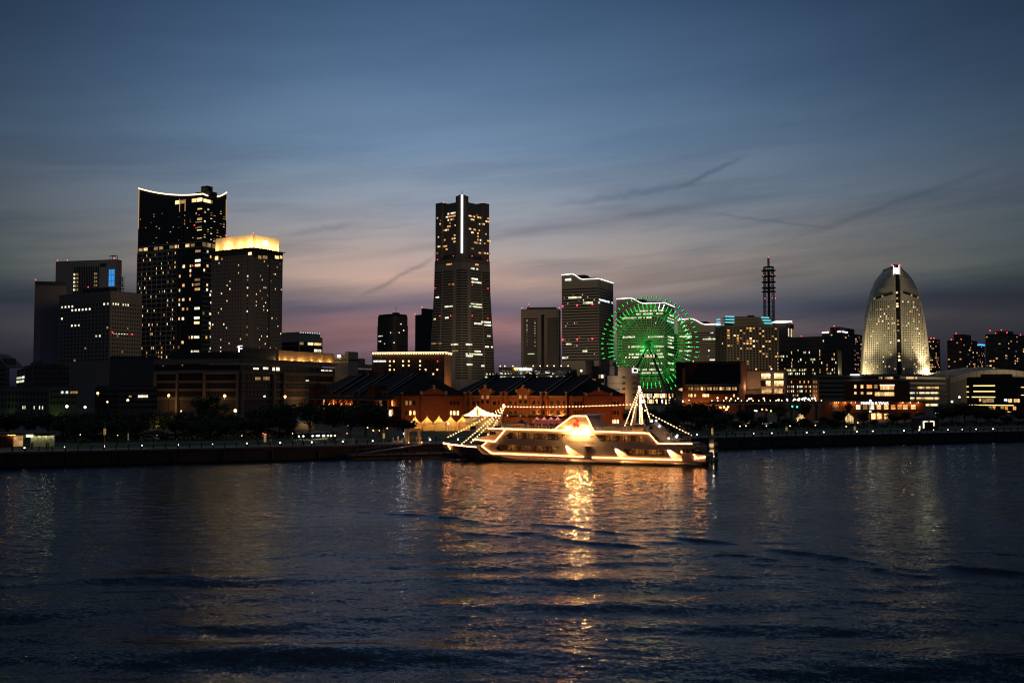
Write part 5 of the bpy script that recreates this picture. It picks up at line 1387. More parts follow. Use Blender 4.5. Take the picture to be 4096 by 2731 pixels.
MB().tube([wp(2 * math.pi * k / 90, 178 * mw_, 0) for k in range(90)], .15, 4, closed=True).build('outer_ring', 'wheel_steel', t)
gond = MB().lathe([(.05, -1.5), (.75, -1.35), (1.1, -.6), (1.15, .3), (.95, 1.0), (.5, 1.4), (.05, 1.5)], 8).mesh('gondola', 'gondola_shell', True)
gl = MB().lathe([(.3, -1.2), (.34, 0), (.3, 1.2)], 6).mesh('gondola_light', 'neon_green', True)
for k in range(NG):
    a_ = 2 * math.pi * (k + .5) / NG
    sgn = -1 if k % 2 else 1
    MB().tube([wp(a_, 5, sgn * 4), wp(a_, RI, sgn * 6), wp(a_, RR, sgn * 6)], .16, 3).build('spoke', 'spoke_green', t)
    MB().tube([wp(a_ + .05, 5, -sgn * 4), wp(a_, RI, -sgn * 6), wp(a_, RR, -sgn * 6)], .11, 3).build('spoke', 'spoke_green', t)
    MB().tube([wp(a_, RI, sgn * 6), wp(a_ - math.pi / NG, RI * 1.17, 0), wp(a_ - 2 * math.pi / NG, RI, -sgn * 6)], .10, 3).build('brace', 'spoke_green', t)
    MB().tube([wp(a_, RR * .98, -6), wp(a_, RR * .98, 6)], .18, 3).build('cross_tie', 'wheel_steel', t)
    MB().tube([wp(a_, RI, sgn * 6), wp(a_ + 2 * math.pi / NG, RR, sgn * 6)], .12, 3).build('brace', 'spoke_green', t)
    white = k in (2, 3)
    MB().tube([wp(a_, 148 * mw_, 0), wp(a_, (170 if k % 3 else 174) * mw_, 0)], .27, 4).build('neon_tube', 'neon_white' if white else 'neon_green', t)
    MB().tube([wp(a_, 174 * mw_, 0), wp(a_, 189 * mw_, 0)], .16, 3).build('gondola_arm', 'wheel_steel', t)
    g_ = link('gondola', gond, t, wp(a_, RG, 0)); l_ = link('gondola_light', gl, g_, (0, -1.0, 0)); l_.rotation_euler = (0, a_, 0)
    if 8 <= k <= 18: globe('rim_lamp', 'neon_white', t, wp(a_, RR, -6.4), .42)
MB().tube([(0, -9, ZH), (0, 9, ZH)], 3.2, 14).build('hub', 'hub_green', t)
MB().tube([(0, -10, ZH), (0, -9, ZH)], 3.6, 14).build('hub_cap', 'wheel_steel', t)
for y in (-9.5, 9.5):
    for sx in (-1, 1):
        MB().tube([(0, y * .9, ZH), (sx * 27, y * 2.0, 0)], 1.0, 8, r2=1.5).build('support_leg', 'wheel_steel', t)
    MB().tube([(-14, y * 1.45, ZH * .48), (14, y * 1.45, ZH * .48)], .5, 6).build('support_tie', 'wheel_steel', t)
ck = MB(); rr_ = 2.1; hl = 5.0; poly = [(hl + rr_ * math.cos(q), rr_ * math.sin(q)) for q in [(-.5 + k / 8) * math.pi for k in range(9)]] + [(-hl + rr_ * math.cos(q), rr_ * math.sin(q)) for q in [(.5 + k / 8) * math.pi for k in range(9)]]
cz = zat(1426, YW) - GROUND
ck.sheet([(x + 3.2, z + cz) for x, z in poly], -13.2, -12.2).build('clock_housing', 'pane_black', t)
glow('digit_light', (1, .80, .45), 1.6)
text('clock_digits', '18:53', 'digit_light', 3, t, (3.2, -13.3, cz), 0, fit=(9.8, 3.1), extrude=.08, bold=.0)
for y in (-5, 5): lamp('hub_floodlight', 'POINT', (-6, y * 2.4, ZH - 4), 5000, (.06, 1, .12), t, .6)
b = Bldg('fairground_hall', 'low glazed fairground hall glowing under the foot of the green wheel', 2545, 2660, 2700, 1566, 930, -30, 'mall_grey')
b.grid('L', -b.WL, 0, 1, b.H - 1, 16, 2, .75, .7, .75, ['room_white', 'room_bright', 'room_warm', 'room_cool'], 'pane_black', seed=81)
b.grid('R', 0, b.WR, 1, b.H - 1, 6, 2, .75, .7, .6, ['room_warm', 'room_bright', 'room_amber'], 'pane_black', seed=82)

# ------------------------------------------------------------------ brick warehouses
mat('iron_red', (.10, .045, .03), .7, .2); mat('stone_trim', (.42, .30, .20), .8, .15)
def arch_win(w, h):
    pts = [(-w / 2, 0), (w / 2, 0), (w / 2, h - w / 2)] + [(w / 2 * math.cos(math.pi * k / 6), h - w / 2 + w / 2 * math.sin(math.pi * k / 6)) for k in range(1, 6)] + [(-w / 2, h - w / 2)]
    return pts
AW = {}
def awin(b, face, u, z, material, w=.75, h=1.9, off=.08):
    key = (material, w, h)
    if key not in AW: AW[key] = MB().sheet(arch_win(w, h), -.12, .12).mesh('arched_window', material)
    return link('arched_window', AW[key], b.root, b.pos(face, u, z, off), rz=0 if face == 'L' else R(90))
def warehouse(name, label, xl, xc, xr, yeave, Y, yaw, ridge_rise, brick, hip):
    b = Bldg(name, label, xl, xc, xr, yeave, Y, yaw, brick, zref=.8, group='brick harbour warehouses')
    for o in list(b.root.children):
        if o.name.startswith('roof'): bpy.data.objects.remove(o)
    t = b.root; H, WL, WR = b.H, b.WL, b.WR
    e = .7
    A = [(e, -e, H), (e, WR + e, H), (-WL - e, WR + e, H), (-WL - e, -e, H)]
    r0, r1 = (-hip, WR / 2, H + ridge_rise), (-WL + hip, WR / 2, H + ridge_rise)
    MB().add(A + [r0, r1], [(3, 0, 4, 5), (0, 1, 4), (1, 2, 5, 4), (2, 3, 5), (3, 2, 1, 0)]).build('roof', 'slate', t)
    b.put('eave_course', 'stone_trim', 'L', -WL, 0, H - .45, H - .1, off=.3); b.put('eave_course', brick, 'R', 0, WR, H - .45, H - .1, off=.3)
    b.rise = ridge_rise; b.hip = hip
    return b
def firewall(b, x, pale=True):
    """Parapet strip running up the long roof slope with a pier at the eave and an iron finial on the ridge."""
    H, WR, rr = b.H, b.WR, b.rise
    MB().add([(x, -.8, H + .1), (x + .9, -.8, H + .1), (x + .9, WR / 2, H + rr + .1), (x, WR / 2, H + rr + .1), (x, -.8, H + .75), (x + .9, -.8, H + .75), (x + .9, WR / 2, H + rr + .75), (x, WR / 2, H + rr + .75)],
             [(0, 3, 2, 1), (4, 5, 6, 7), (0, 1, 5, 4), (1, 2, 6, 5), (2, 3, 7, 6), (3, 0, 4, 7)]).build('firewall', 'slate', b.root)
    MB().add([(x + .3, -.8, H + .76), (x + .62, -.8, H + .76), (x + .62, WR / 2, H + rr + .76), (x + .3, WR / 2, H + rr + .76), (x + .3, -.8, H + .86), (x + .62, -.8, H + .86), (x + .62, WR / 2, H + rr + .86), (x + .3, WR / 2, H + rr + .86)],
             [(4, 5, 6, 7), (0, 1, 5, 4), (1, 2, 6, 5), (3, 0, 4, 7)]).build('coping', 'steel_pale', b.root)
    MB().box(x - .1, x + 1.0, -.9, 0, 0, H + 1.3).build('pier', 'brick_red', b.root); MB().box(x - .2, x + 1.1, -1.0, .1, H + 1.3, H + 1.6).build('pier_cap', 'stone_trim', b.root)
    MB().box(x - .6, x + 1.5, WR / 2 - 1, WR / 2 + 1, H + rr, H + rr + 1.3).build('ridge_block', 'steel_dark', b.root)
    MB().lathe([(.5, 0), (.55, .5), (.15, .8), (.22, 1.1), (.05, 1.3), (.03, 3.2)], 6, (x + .45, WR / 2, H + rr + 1.3)).build('finial', 'steel_dark', b.root)
def gable(b, face, u, w, zpeak, brick, zside, depth=3.0):
    H = b.H
    pts = [(u - w / 2, 0), (u + w / 2, 0), (u + w / 2, zside), (u, zpeak), (u - w / 2, zside)]
    m = MB().sheet(pts, -.35, depth)
    if face == 'R': m.v = [(-q[1], q[0], q[2]) for q in m.v]
    m.build('gable', brick, b.root)
    for (c, z) in ((u - w / 2, zside), (u + w / 2, zside), (u, zpeak)):
        p = MB().box(c - .45, c + .45, -.6, .4, z - .6 if c != u else z - .9, z + .7)
        if face == 'R': p.v = [(-q[1], q[0], q[2]) for q in p.v]
        p.build('gable_pier', 'stone_trim', b.root)
    for s in (-1, 1):
        q0, q1 = (u + s * w / 2, zside), (u, zpeak)
        m2 = MB().add([(q0[0], -.5, q0[1]), (q1[0], -.5, q1[1]), (q1[0], depth, q1[1]), (q0[0], depth, q0[1]), (q0[0], -.5, q0[1] + .3), (q1[0], -.5, q1[1] + .3), (q1[0], depth, q1[1] + .3), (q0[0], depth, q0[1] + .3)], [(4, 5, 6, 7), (0, 1, 5, 4), (3, 0, 4, 7)])
        if face == 'R': m2.v = [(-v[1], v[0], v[2]) for v in m2.v]
        m2.build('gable_coping', 'slate', b.root)
rg = random.Random(12)
# right warehouse: long side towards the harbour
bw = warehouse('brick_warehouse', 'long red-brick warehouse with uplit harbour side behind the white ship', 1800, 2290, 2497, 1583, 395, -50, 8.0, 'brick_red', 7.5)
b = bw; t = b.root
for px in (1862, 1882, 2006, 2026, 2166, 2187, 2268): firewall(b, b.x(px))
for px, w in ((1942, 44), (2094, 50)):
    u = b.x(px); wm_ = (b.x(px + w / 2) - b.x(px - w / 2)); gable(b, 'L', u, wm_, b.z(1545, px), 'brick_red', b.z(1562, px))
    for dy in (1594, 1613):
        for d in (-12, -7, 9, 14): awin(b, 'L', b.x(px + d), b.z(dy, px), 'room_dim' if dy == 1594 else 'pane_black', .6, 1.5, .42)
u0 = b.y(2392); gable(b, 'R', u0, b.y(2445) - b.y(2345), b.z(1556, 2392), 'brick_deep', b.z(1577, 2392))
for px in [1893, 1898, 1911, 1916, 1976, 1981, 1996, 2001, 2040, 2045, 2061, 2066, 2133, 2138, 2156, 2161, 2176, 2205, 2210, 2231, 2236, 2256, 2261, 1872]:
    awin(b, 'L', b.x(px), b.z(1619, px), 'pane_black', .75, 1.6); awin(b, 'L', b.x(px), b.z(1657, px), 'pane_black', .75, 1.6)
for px in (2301, 2313, 2325, 2357, 2369, 2405, 2417, 2449, 2459, 2470):
    awin(b, 'R', b.y(px), b.z(1622, px), 'pane_black', .95, 1.7); awin(b, 'R', b.y(px), b.z(1658, px), 'pane_black', .95, 1.7); awin(b, 'R', b.y(px), b.z(1694, px), 'room_bright' if px in (2449, 2459, 2470) else 'pane_black', .95, 1.7)
for px in (2336, 2443, 2494): b.put('pilaster', 'brick_deep', 'R', b.y(px - 3), b.y(px + 3), 0, b.H + .8, t=.8, off=.5); b.put('pilaster_cap', 'stone_trim', 'R', b.y(px - 4), b.y(px + 4), b.H + .8, b.H + 1.2, t=1.0, off=.6)
b.put('balcony_roof', 'slab_dark', 'L', b.x(1890), b.x(2275), b.z(1666), b.z(1661), t=3.0, off=3.0); b.put('light_strip', 'strip_warm', 'L', b.x(2240), b.x(2275), b.z(1663), b.z(1662.4), off=3.1)
for px in (1905, 1935, 1985, 2037, 2088, 2113, 2154, 2206, 2250): 
    lamp('wall_uplight', 'POINT', b.pos('L', b.x(px), b.z(1660, px) + .3, 1.0), 330, (1, .47, .10), t, .12); globe('uplight', 'lamp_warm', t, b.pos('L', b.x(px), b.z(1661, px), 1.0), .16)
for px in (1960, 2060, 2150, 2240): lamp('plaza_lamp', 'POINT', b.pos('L', b.x(px), 6.0, 12), 1900, (1, .45, .11), t, .4)
for px in (2320, 2400, 2470): lamp('plaza_lamp', 'POINT', b.pos('R', b.y(px), 3.0, 9), 1000, (1, .36, .08), t, .4)
# left warehouse: gable end with lit lower windows, veranda side among the trees
b = warehouse('brick_warehouse', 'darker red-brick warehouse with iron verandas, gable end and white tents before it', 1246, 1603, 1862, 1582, 372, -54, 8.6, 'brick_deep', 8.0)
t = b.root
for px in (1330, 1362, 1420, 1440, 1536, 1553): firewall(b, b.x(px))
gable(b, 'R', b.y(1733), b.y(1782) - b.y(1684), b.z(1547, 1733), 'brick_deep', b.z(1571, 1733))
for px in (1626, 1641, 1657, 1695, 1709, 1750, 1765, 1804, 1817, 1831):
    awin(b, 'R', b.y(px), b.z(1619, px), 'room_dim' if px in (1626, 1641, 1695, 1750) else 'pane_black', .85, 1.6)
    awin(b, 'R', b.y(px), b.z(1659, px), 'pane_black' if px == 1626 else 'room_bright', .8, 1.6)
for px in (1606, 1684, 1782, 1857): b.put('pilaster', 'brick_deep', 'R', b.y(px - 3), b.y(px + 3), 0, b.H + .8, t=.8, off=.5); b.put('pilaster_cap', 'stone_trim', 'R', b.y(px - 4), b.y(px + 4), b.H + .8, b.H + 1.2, t=1.0, off=.6)
for k in range(2):                                         # corner lift towers
    px = (1265, 1505)[k]; xx = b.x(px)
    MB().box(xx - 2.6, xx + 2.6, -2.2, 3, 0, b.z(1545, px)).build('lift_tower', 'brick_deep', t)
    MB().loft([[(xx - 3, -2.6, b.z(1545, px)), (xx + 3, -2.6, b.z(1545, px)), (xx + 3, 3.4, b.z(1545, px)), (xx - 3, 3.4, b.z(1545, px))], [(xx - .1, .3, b.z(1529, px)), (xx + .1, .3, b.z(1529, px)), (xx + .1, .5, b.z(1529, px)), (xx - .1, .5, b.z(1529, px))]]).build('tower_roof', 'slate', t)
za, zb, zc_ = b.z(1600, 1450), b.z(1622, 1450), b.z(1658, 1450)
MB().add([(-b.WL, -4.2, b.H - 1.6), (-3, -4.2, b.H - 1.6), (-3, -.2, b.H - .5), (-b.WL, -.2, b.H - .5)], [(0, 1, 2, 3)]).build('veranda_roof', 'slate', t)
b.put('gutter', 'stone_trim', 'L', -b.WL, -3, b.H - 1.75, b.H - 1.55, t=.3, off=4.3)
for z in (3.7, 7.2):
    b.put('veranda_deck', 'iron_red', 'L', -b.WL, -3, z - .15, z + .15, t=3.6, off=3.8)
    MB().box(-b.WL, -3, -3.82, -3.74, z + .95, z + 1.02).build('handrail', 'iron_red', t)
for k in range(17):
    xx = -b.WL + 1 + k * (b.WL - 5) / 16
    MB().tube([(xx, -3.7, 0), (xx, -3.7, b.H - 1.6)], .14, 6).build('veranda_post', 'iron_red', t)
    for z in (.6, 4.2, 7.6):
        if k < 16: awin(b, 'L', xx + b.WL / 34, z, rg.choice(['pane_black', 'pane_black', 'room_amber', 'room_dim']) if z > 1 else rg.choice(['pane_black', 'room_dim']), 1.0, 2.1, .08)
for px, z in ((1322, 8.2), (1340, 8.2), (1372, 8.2), (1388, 8.2), (1406, 8.2), (1533, 8.2), (1576, 8.2), (1534, 4.4), (1440, 4.4), (1500, 4.4), (1552, .8)):
    lamp('veranda_lamp', 'POINT', (b.x(px), -.9, z), 90, (1, .36, .06), t, .1)
    globe('lamp_globe', 'lamp_orange', t, (b.x(px), -.55, z - .4), .13)
awin(b, 'L', b.x(1563), b.z(1666, 1563), 'room_white', 1.7, 2.6, .1)
for px in (1650, 1730, 1810): lamp('plaza_lamp', 'POINT', b.pos('R', b.y(px), 3.0, 7.5), 520, (1, .40, .10), t, .4)

# ------------------------------------------------------------------ trees
mat('bark', (.035, .028, .02), .95, .3, 3.0)
def leaf_mat(name, c1, c2):
    m = bpy.data.materials.new(name); m.use_nodes = True; MATS[name] = m
    nt = m.node_tree; b = nt.nodes['Principled BSDF']; b.inputs['Roughness'].default_value = .6
    g = nt.nodes.new('ShaderNodeNewGeometry'); n = nt.nodes.new('ShaderNodeTexNoise'); n.inputs['Scale'].default_value = .8
    t_ = nt.nodes.new('ShaderNodeTexCoord'); nt.links.new(t_.outputs['Object'], n.inputs['Vector'])
    ad = nt.nodes.new('ShaderNodeMath'); ad.operation = 'ADD'; nt.links.new(n.outputs[0], ad.inputs[0])
    sc_ = nt.nodes.new('ShaderNodeMath'); sc_.operation = 'MULTIPLY_ADD'; sc_.inputs[1].default_value = .5; sc_.inputs[2].default_value = -.25; nt.links.new(g.outputs['Random Per Island'], sc_.inputs[0]); nt.links.new(sc_.outputs[0], ad.inputs[1])
    r = nt.nodes.new('ShaderNodeValToRGB'); r.color_ramp.elements[0].color = (*c1, 1); r.color_ramp.elements[1].color = (*c2, 1); r.color_ramp.elements[0].position = .3; r.color_ramp.elements[1].position = .75
    nt.links.new(ad.outputs[0], r.inputs[0]); nt.links.new(r.outputs[0], b.inputs['Base Color'])
leaf_mat('leaves_dark', (.018, .032, .012), (.045, .075, .025)); leaf_mat('leaves_mid', (.04, .07, .02), (.09, .14, .04)); leaf_mat('leaves_loose', (.05, .08, .02), (.12, .16, .05))
def tree_mesh(seed, h, rx, rz, n, leaf, trunk_h, clumps, loose=0.0):
    """Trunk with forked limbs, and a crown of leaf faces gathered in uneven clumps round the limb ends."""
    rg = random.Random(seed); tr = MB(); cc = Vector((0, 0, trunk_h + (h - trunk_h) * .5))
    tr.tube([(0, 0, -.3), (.08, .05, trunk_h * .6), (.02, .12, trunk_h), (.1, 0, h * .72)], .045 * h * .55, 7, r2=.03)
    cl = []
    for k in range(clumps):
        while True:
            p = Vector((rg.uniform(-1, 1), rg.uniform(-1, 1), rg.uniform(-1, 1)))
            if .25 < p.length < 1: break
        p = Vector((p.x * rx * .78, p.y * rx * .78, p.z * rz * .78)) + cc
        cl.append((p, rg.uniform(.28, .5) * rx))
        s = Vector((0, 0, trunk_h * rg.uniform(.7, 1.2)))
        tr.tube([s, s.lerp(p, .55) + Vector((0, 0, -.25)), p], .07 * rg.uniform(.7, 1.3), 4, r2=.02)
    lf = MB()
    for _ in range(n):
        c, r = rg.choice(cl)
        d = Vector((rg.gauss(0, 1), rg.gauss(0, 1), rg.gauss(0, .8))); d.normalize()
        p = c + d * r * rg.random() ** .4 * (1.0 + loose * rg.random())
        a = Vector((rg.gauss(0, 1), rg.gauss(0, 1), rg.gauss(0, .6))).normalized(); b_ = a.cross(Vector((rg.gauss(0, 1), rg.gauss(0, 1), rg.gauss(0, 1)))).normalized()
        s = leaf * rg.uniform(.6, 1.3)
        lf.add([p - a * s, p + b_ * s * .55, p + a * s, p - b_ * s * .55], [(0, 1, 2, 3)])
    return tr, lf
TREES = []
for k, (h, rx, rz, n, leaf, th, cl, lo) in enumerate(((9, 4.2, 3.4, 2600, .34, 2.4, 16, 0), (9, 3.6, 3.6, 2400, .32, 2.2, 14, .1), (9, 4.8, 3.1, 2800, .36, 2.8, 18, 0), (9, 2.6, 3.9, 1500, .30, 1.8, 12, .3), (9, 2.2, 3.6, 700, .26, 2.4, 10, .5))):
    tr, lf = tree_mesh(100 + k, h, rx, rz, n, leaf, th, cl, lo)
    TREES.append((tr.mesh('trunk', 'bark', True), {m: None for m in ()}, lf, k))
CROWN = {}
def tree(px, ytop, off, kind, wide, label, leaf='leaves_dark', name='park_tree', group='park trees along the waterfront'):
    g_ = quay(px, off); zt_ = at(px, ytop, g_.y).z; s = max(.35, (zt_ - GROUND) / 9.0)
    tr, _, lf, k = TREES[kind]
    if (k, leaf) not in CROWN: CROWN[(k, leaf)] = lf.mesh('crown', leaf)
    r = thing(name, label, 'tree', g_, random.Random(px * 7 + off).uniform(0, 6.28), group)
    r.scale = (s * wide, s * wide, s)
    link('trunk', tr, r); link('crown', CROWN[(k, leaf)], r)
    return r
NEARW = 'dark leafy tree in the park row left of the warehouses'
L1 = 'dark park tree between the lit kiosk and the concrete office'
L2 = 'dark park tree below the concrete office and hotel tower'
L3 = 'dark tree before the veranda side of the left brick warehouse'
R1 = 'dark tree in the clump right of the ship mast'
R2 = 'dark park tree before the brick museum and street lamps'
R3 = 'dark tree standing before the lettered brick shop hall'
R4 = 'dark tree in the large clump before the gold-lined hotel'
for i, (px, yt, off, kd, wd) in enumerate([(30, 1648, 70, 0, 1.2), (110, 1640, 78, 2, 1.2), (195, 1650, 66, 1, 1.3), (270, 1652, 74, 0, 1.2), (345, 1642, 68, 2, 1.2), (425, 1640, 60, 1, 1.2), (495, 1648, 72, 0, 1.2), (585, 1636, 64, 2, 1.1)]):
    tree(px, yt, off, kd, wd, L1)
for i, (px, yt, off, kd, wd) in enumerate([(655, 1646, 70, 0, 1.2), (725, 1640, 62, 1, 1.2), (790, 1650, 55, 2, 1.2), (868, 1656, 60, 0, 1.2), (935, 1652, 56, 1, 1.1), (1000, 1622, 62, 3, 1.5), (1062, 1638, 58, 0, 1.1), (835, 1560, 120, 3, 1.6)]):
    tree(px, yt, off, kd, wd, L2, 'leaves_mid' if yt < 1600 else 'leaves_dark')
tree(1118, 1606, 50, 2, 1.25, 'large round black tree crown in front of the grey marquee hall')
tree(1240, 1604, 46, 1, .95, L3); tree(1335, 1612, 52, 0, 1.0, L3); tree(1462, 1602, 46, 2, 1.3, L3); tree(1400, 1640, 40, 1, 1.0, L3); tree(1520, 1652, 44, 0, 1.0, L3)
tree(1612, 1668, 40, 2, 1.15, 'small dark tree leaning before the leftmost white tent')
for (px, yt, off, kd, wd) in [(2525, 1640, 52, 1, 1.3), (2585, 1632, 46, 0, 1.4), (2650, 1640, 50, 2, 1.3), (2715, 1622, 60, 0, 1.5), (2768, 1604, 55, 2, 1.6), (2835, 1622, 58, 0, 1.4), (2690, 1668, 30, 1, 1.3), (2600, 1672, 32, 2, 1.3), (2800, 1665, 34, 0, 1.3)]: tree(px, yt, off, kd, wd, R1)
for (px, yt, off, kd, wd) in [(2905, 1650, 60, 2, 1.3), (2985, 1636, 58, 0, 1.1), (3050, 1664, 52, 1, 1.2), (3140, 1668, 48, 2, 1.2), (3215, 1672, 46, 0, 1.1), (3290, 1664, 50, 1, 1.2), (2945, 1682, 34, 0, 1.2), (3100, 1688, 30, 2, 1.2), (3235, 1690, 28, 1, 1.2)]: tree(px, yt, off, kd, wd, R2)
tree(2705, 1586, 150, 4, 1.4, 'small pale green tree lit from below at the foot of the museum stair', 'leaves_loose')
tree(3118, 1598, 110, 3, 1.2, 'tall greenish street tree lit by lamps left of the green traffic lights', 'leaves_loose'); tree(3216, 1596, 105, 3, 1.1, 'tall greenish street tree lit by lamps right of the green traffic lights', 'leaves_loose')
tree(3355, 1642, 56, 1, 1.1, R3); tree(3455, 1648, 60, 0, 1.0, R3); tree(3570, 1650, 56, 2, 1.1, R3); tree(3620, 1644, 60, 1, 1.1, R3); tree(3390, 1610, 80, 4, 1.0, 'thin bare tree against the spotlit brick wall of the shop hall')
for (px, yt, off, kd, wd) in [(3770, 1622, 62, 0, 1.2), (3800, 1610, 74, 2, 1.3), (3860, 1606, 66, 1, 1.4), (3905, 1612, 60, 2, 1.4), (3985, 1630, 62, 0, 1.4), (3950, 1640, 48, 1, 1.3), (4075, 1636, 66, 2, 1.3), (3720, 1660, 70, 1, 1.1), (3680, 1650, 84, 0, 1.1), (4030, 1660, 44, 2, 1.2)]: tree(px, yt, off, kd, wd, R4)
for (px, yt, off, kd, wd) in [(250, 1676, 44, 1, 1.2), (330, 1680, 40, 2, 1.2), (380, 1672, 46, 0, 1.2), (462, 1672, 43, 2, 1.2), (545, 1676, 42, 0, 1.2)]: tree(px, yt, off, kd, wd, 'low dark tree in the nearer left row beside the lit kiosk')
for (px, yt, off, kd, wd) in [(700, 1672, 43, 1, 1.3), (770, 1678, 41, 2, 1.3), (840, 1672, 44, 0, 1.3), (905, 1680, 42, 2, 1.3), (975, 1672, 43, 1, 1.3), (1040, 1668, 44, 0, 1.3), (1150, 1662, 44, 0, 1.0)]: tree(px, yt, off, kd, wd, 'low dark tree in the nearer row below the concrete office')
for (px, yt, off, kd, wd) in [(2880, 1660, 40, 2, 1.4), (3015, 1676, 36, 1, 1.3), (3170, 1680, 36, 0, 1.3), (3330, 1672, 40, 2, 1.2), (3500, 1674, 42, 1, 1.1)]: tree(px, yt, off, kd, wd, 'low dark tree in the nearer row on the right shore')
for k_, (px, lab) in enumerate(((628, 'yellow uplighter under the trees below the tallest left tower'), (655, 'second yellow uplighter under the trees below the tallest tower'), (1052, 'orange uplighter under the trees before the grey marquee'), (2720, 'green-yellow uplighter under the tree clump right of the ship'))):
    g_ = quay(px, (62, 62, 64, 70)[k_]); t_ = thing('garden_uplighter', lab, 'lamp', g_, 0, 'garden uplighters'); MB().lathe([(.12, 0), (.16, .3), (.2, .5)], 8).build('housing', 'steel_dark', t_); globe('lens', 'lamp_warm', t_, (0, 0, .5), .14); lamp('uplight', 'POINT', (0, -1.2, 1.6), 260, (1, .62, .14), t_, .15)
# low hedge masses under the trees
def hedge(name, label, px0, px1, off, h, n, leaf='leaves_dark'):
    rg = random.Random(px0); a, b_ = quay(px0, off), quay(px1, off); lf = MB()
    for _ in range(n):
        p = a.lerp(b_, rg.random()) + QN * rg.uniform(-1.3, 1.3); z = GROUND + h * rg.random() ** .7 * (.8 + .2 * math.sin(p.x * .7))
        p = Vector((p.x, p.y, z)); u = Vector((rg.gauss(0, 1), rg.gauss(0, 1), rg.gauss(0, 1))).normalized(); v = u.cross(Vector((rg.gauss(0, 1), rg.gauss(0, 1), rg.gauss(0, 1)))).normalized(); s = .3
        lf.add([p - u * s, p + v * s * .6, p + u * s, p - v * s * .6], [(0, 1, 2, 3)])
    o = lf.build(name, leaf); tag(o, label, 'hedge', None, 'stuff')
hedge('hedge', 'low dark shrubs under the left park trees', -60, 1180, 48, 2.4, 5200); hedge('hedge', 'low dark shrubs under the trees right of the ship', 2500, 3380, 44, 2.6, 5200); hedge('hedge', 'low dark shrubs under the right-hand tree clump', 3380, 4200, 42, 2.2, 3600)

# ------------------------------------------------------------------ quay edge: lamps, railing
tq = thing('quay_railing', 'dark post-and-rail fence running along the whole quay edge', 'railing', (0, 0, 0))
pm = MB().box(-.11, .11, -.11, .11, 0, 1.1).box(-.14, .14, -.14, .14, 1.1, 1.18).mesh('post', 'steel_dark')
def railing(s0, s1, step):
    s = s0
    while s < s1:
        link('post', pm, tq, inland(s, 1.0), QANG); s += step
    for z in (.55, .98): MB().tube([inland(s0, 1.0, GROUND + z), inland(s1, 1.0, GROUND + z)], .035, 4).build('rail', 'steel_dark', tq)
sq = lambda px: (quay(px, 1.0) - Q0).dot(QD)
railing(sq(-60), sq(1560), 2.6); railing(sq(2500), sq(4140), 3.0)
def quay_lamp(px, label):
    p = quay(px, 1.6)
    r = thing('bollard_lamp', label, 'lamp', p, 0, 'bollard lamps along the quay edge')
    MB().lathe([(.16, 0), (.13, .1), (.11, .62), (.2, .66), (.2, .7)], 8).build('post', 'steel_dark', r)
    globe('lamp_globe', 'lamp_white', r, (0, 0, .86), .18)
for px in (98, 260, 416, 566, 712, 852, 989, 1120, 1247, 1371, 1491): quay_lamp(px, 'small white bollard lamp on the left quay edge')
for px in (1721, 1832): quay_lamp(px, 'white bollard lamp between the boarding portal and the ship bow')
for px in (2788, 3014, 3087, 3227, 3295, 3428, 3491, 3616, 3677, 3735, 3793, 3850, 3905, 3972): quay_lamp(px, 'small white bollard lamp on the right quay edge')

# ------------------------------------------------------------------ street and park lamps
def street_lamp(px, py, off, label, bulb='lamp_cool', name='street_lamp', r=.45, arm=False, light=None, group='street lamps'):
    g_ = quay(px, off); z = at(px, py, g_.y).z
    t = thing(name, label, 'lamp', g_, 0, group)
    h = z - GROUND
    MB().tube([(0, 0, 0), (0, 0, h - .1)], .10, 6, r2=.06).build('pole', 'steel_dark', t)
    if arm: MB().tube([(0, 0, h - .1), (.5, 0, h + .15), (1.3, 0, h + .2)], .05, 5).build('arm', 'steel_dark', t)
    o = (1.3, 0, h + .1) if arm else (0, 0, h)
    globe('lamp_head', bulb, t, o, r)
    if light: lamp('lamp_light', 'POINT', (o[0], o[1], o[2] - .8), light[0], light[1], t, .3)
ORL = (1, .5, .16)
street_lamp(388, 1572, 130, 'tall orange street lamp left of the strip-lit low block', 'lamp_orange', r=.42, light=(300, ORL)); street_lamp(509, 1600, 110, 'red-orange lamp column before the strip-lit low block', 'lamp_orange', r=.4)
street_lamp(673, 1581, 170, 'orange street lamp at the left end of the concrete office', 'lamp_orange', r=.5, light=(500, ORL)); street_lamp(897, 1583, 150, 'tall orange street lamp before the middle of the concrete office', 'lamp_orange', r=.55, light=(700, ORL))
street_lamp(1043, 1586, 150, 'curved-arm street lamp before the right half of the concrete office', 'lamp_cool', r=.35, arm=True); street_lamp(1139, 1586, 160, 'orange street lamp below the gold-lit roof screen', 'lamp_orange', r=.5, light=(600, ORL))
street_lamp(940, 1642, 85, 'bright low globe lamp among the trees below the concrete office', 'lamp_warm', r=.5, light=(260, (1, .55, .2))); street_lamp(723, 1644, 90, 'small white lamp among the trees below the tallest left tower', 'lamp_warm', r=.25)
street_lamp(338, 1628, 95, 'white lamp at the right end of the green-lit office', 'lamp_cool', r=.4); street_lamp(265, 1625, 100, 'white lamp before the green-lit office', 'lamp_cool', r=.45)
street_lamp(427, 1607, 120, 'pair of small lamps before the strip-lit low block', 'lamp_warm', r=.3)
for px, py in ((2871, 1591), (2925, 1595), (2997, 1595), (3006, 1594), (2953, 1593), (2990, 1606)): street_lamp(px, py, 150, 'white street lamp on the road before the brick museum', 'lamp_white' if False else 'lamp_warm', r=.38)
street_lamp(2906, 1591, 152, 'tall warm street lamp with a visible pole before the brick museum', 'lamp_warm', r=.42, light=(500, (1, .7, .4)))
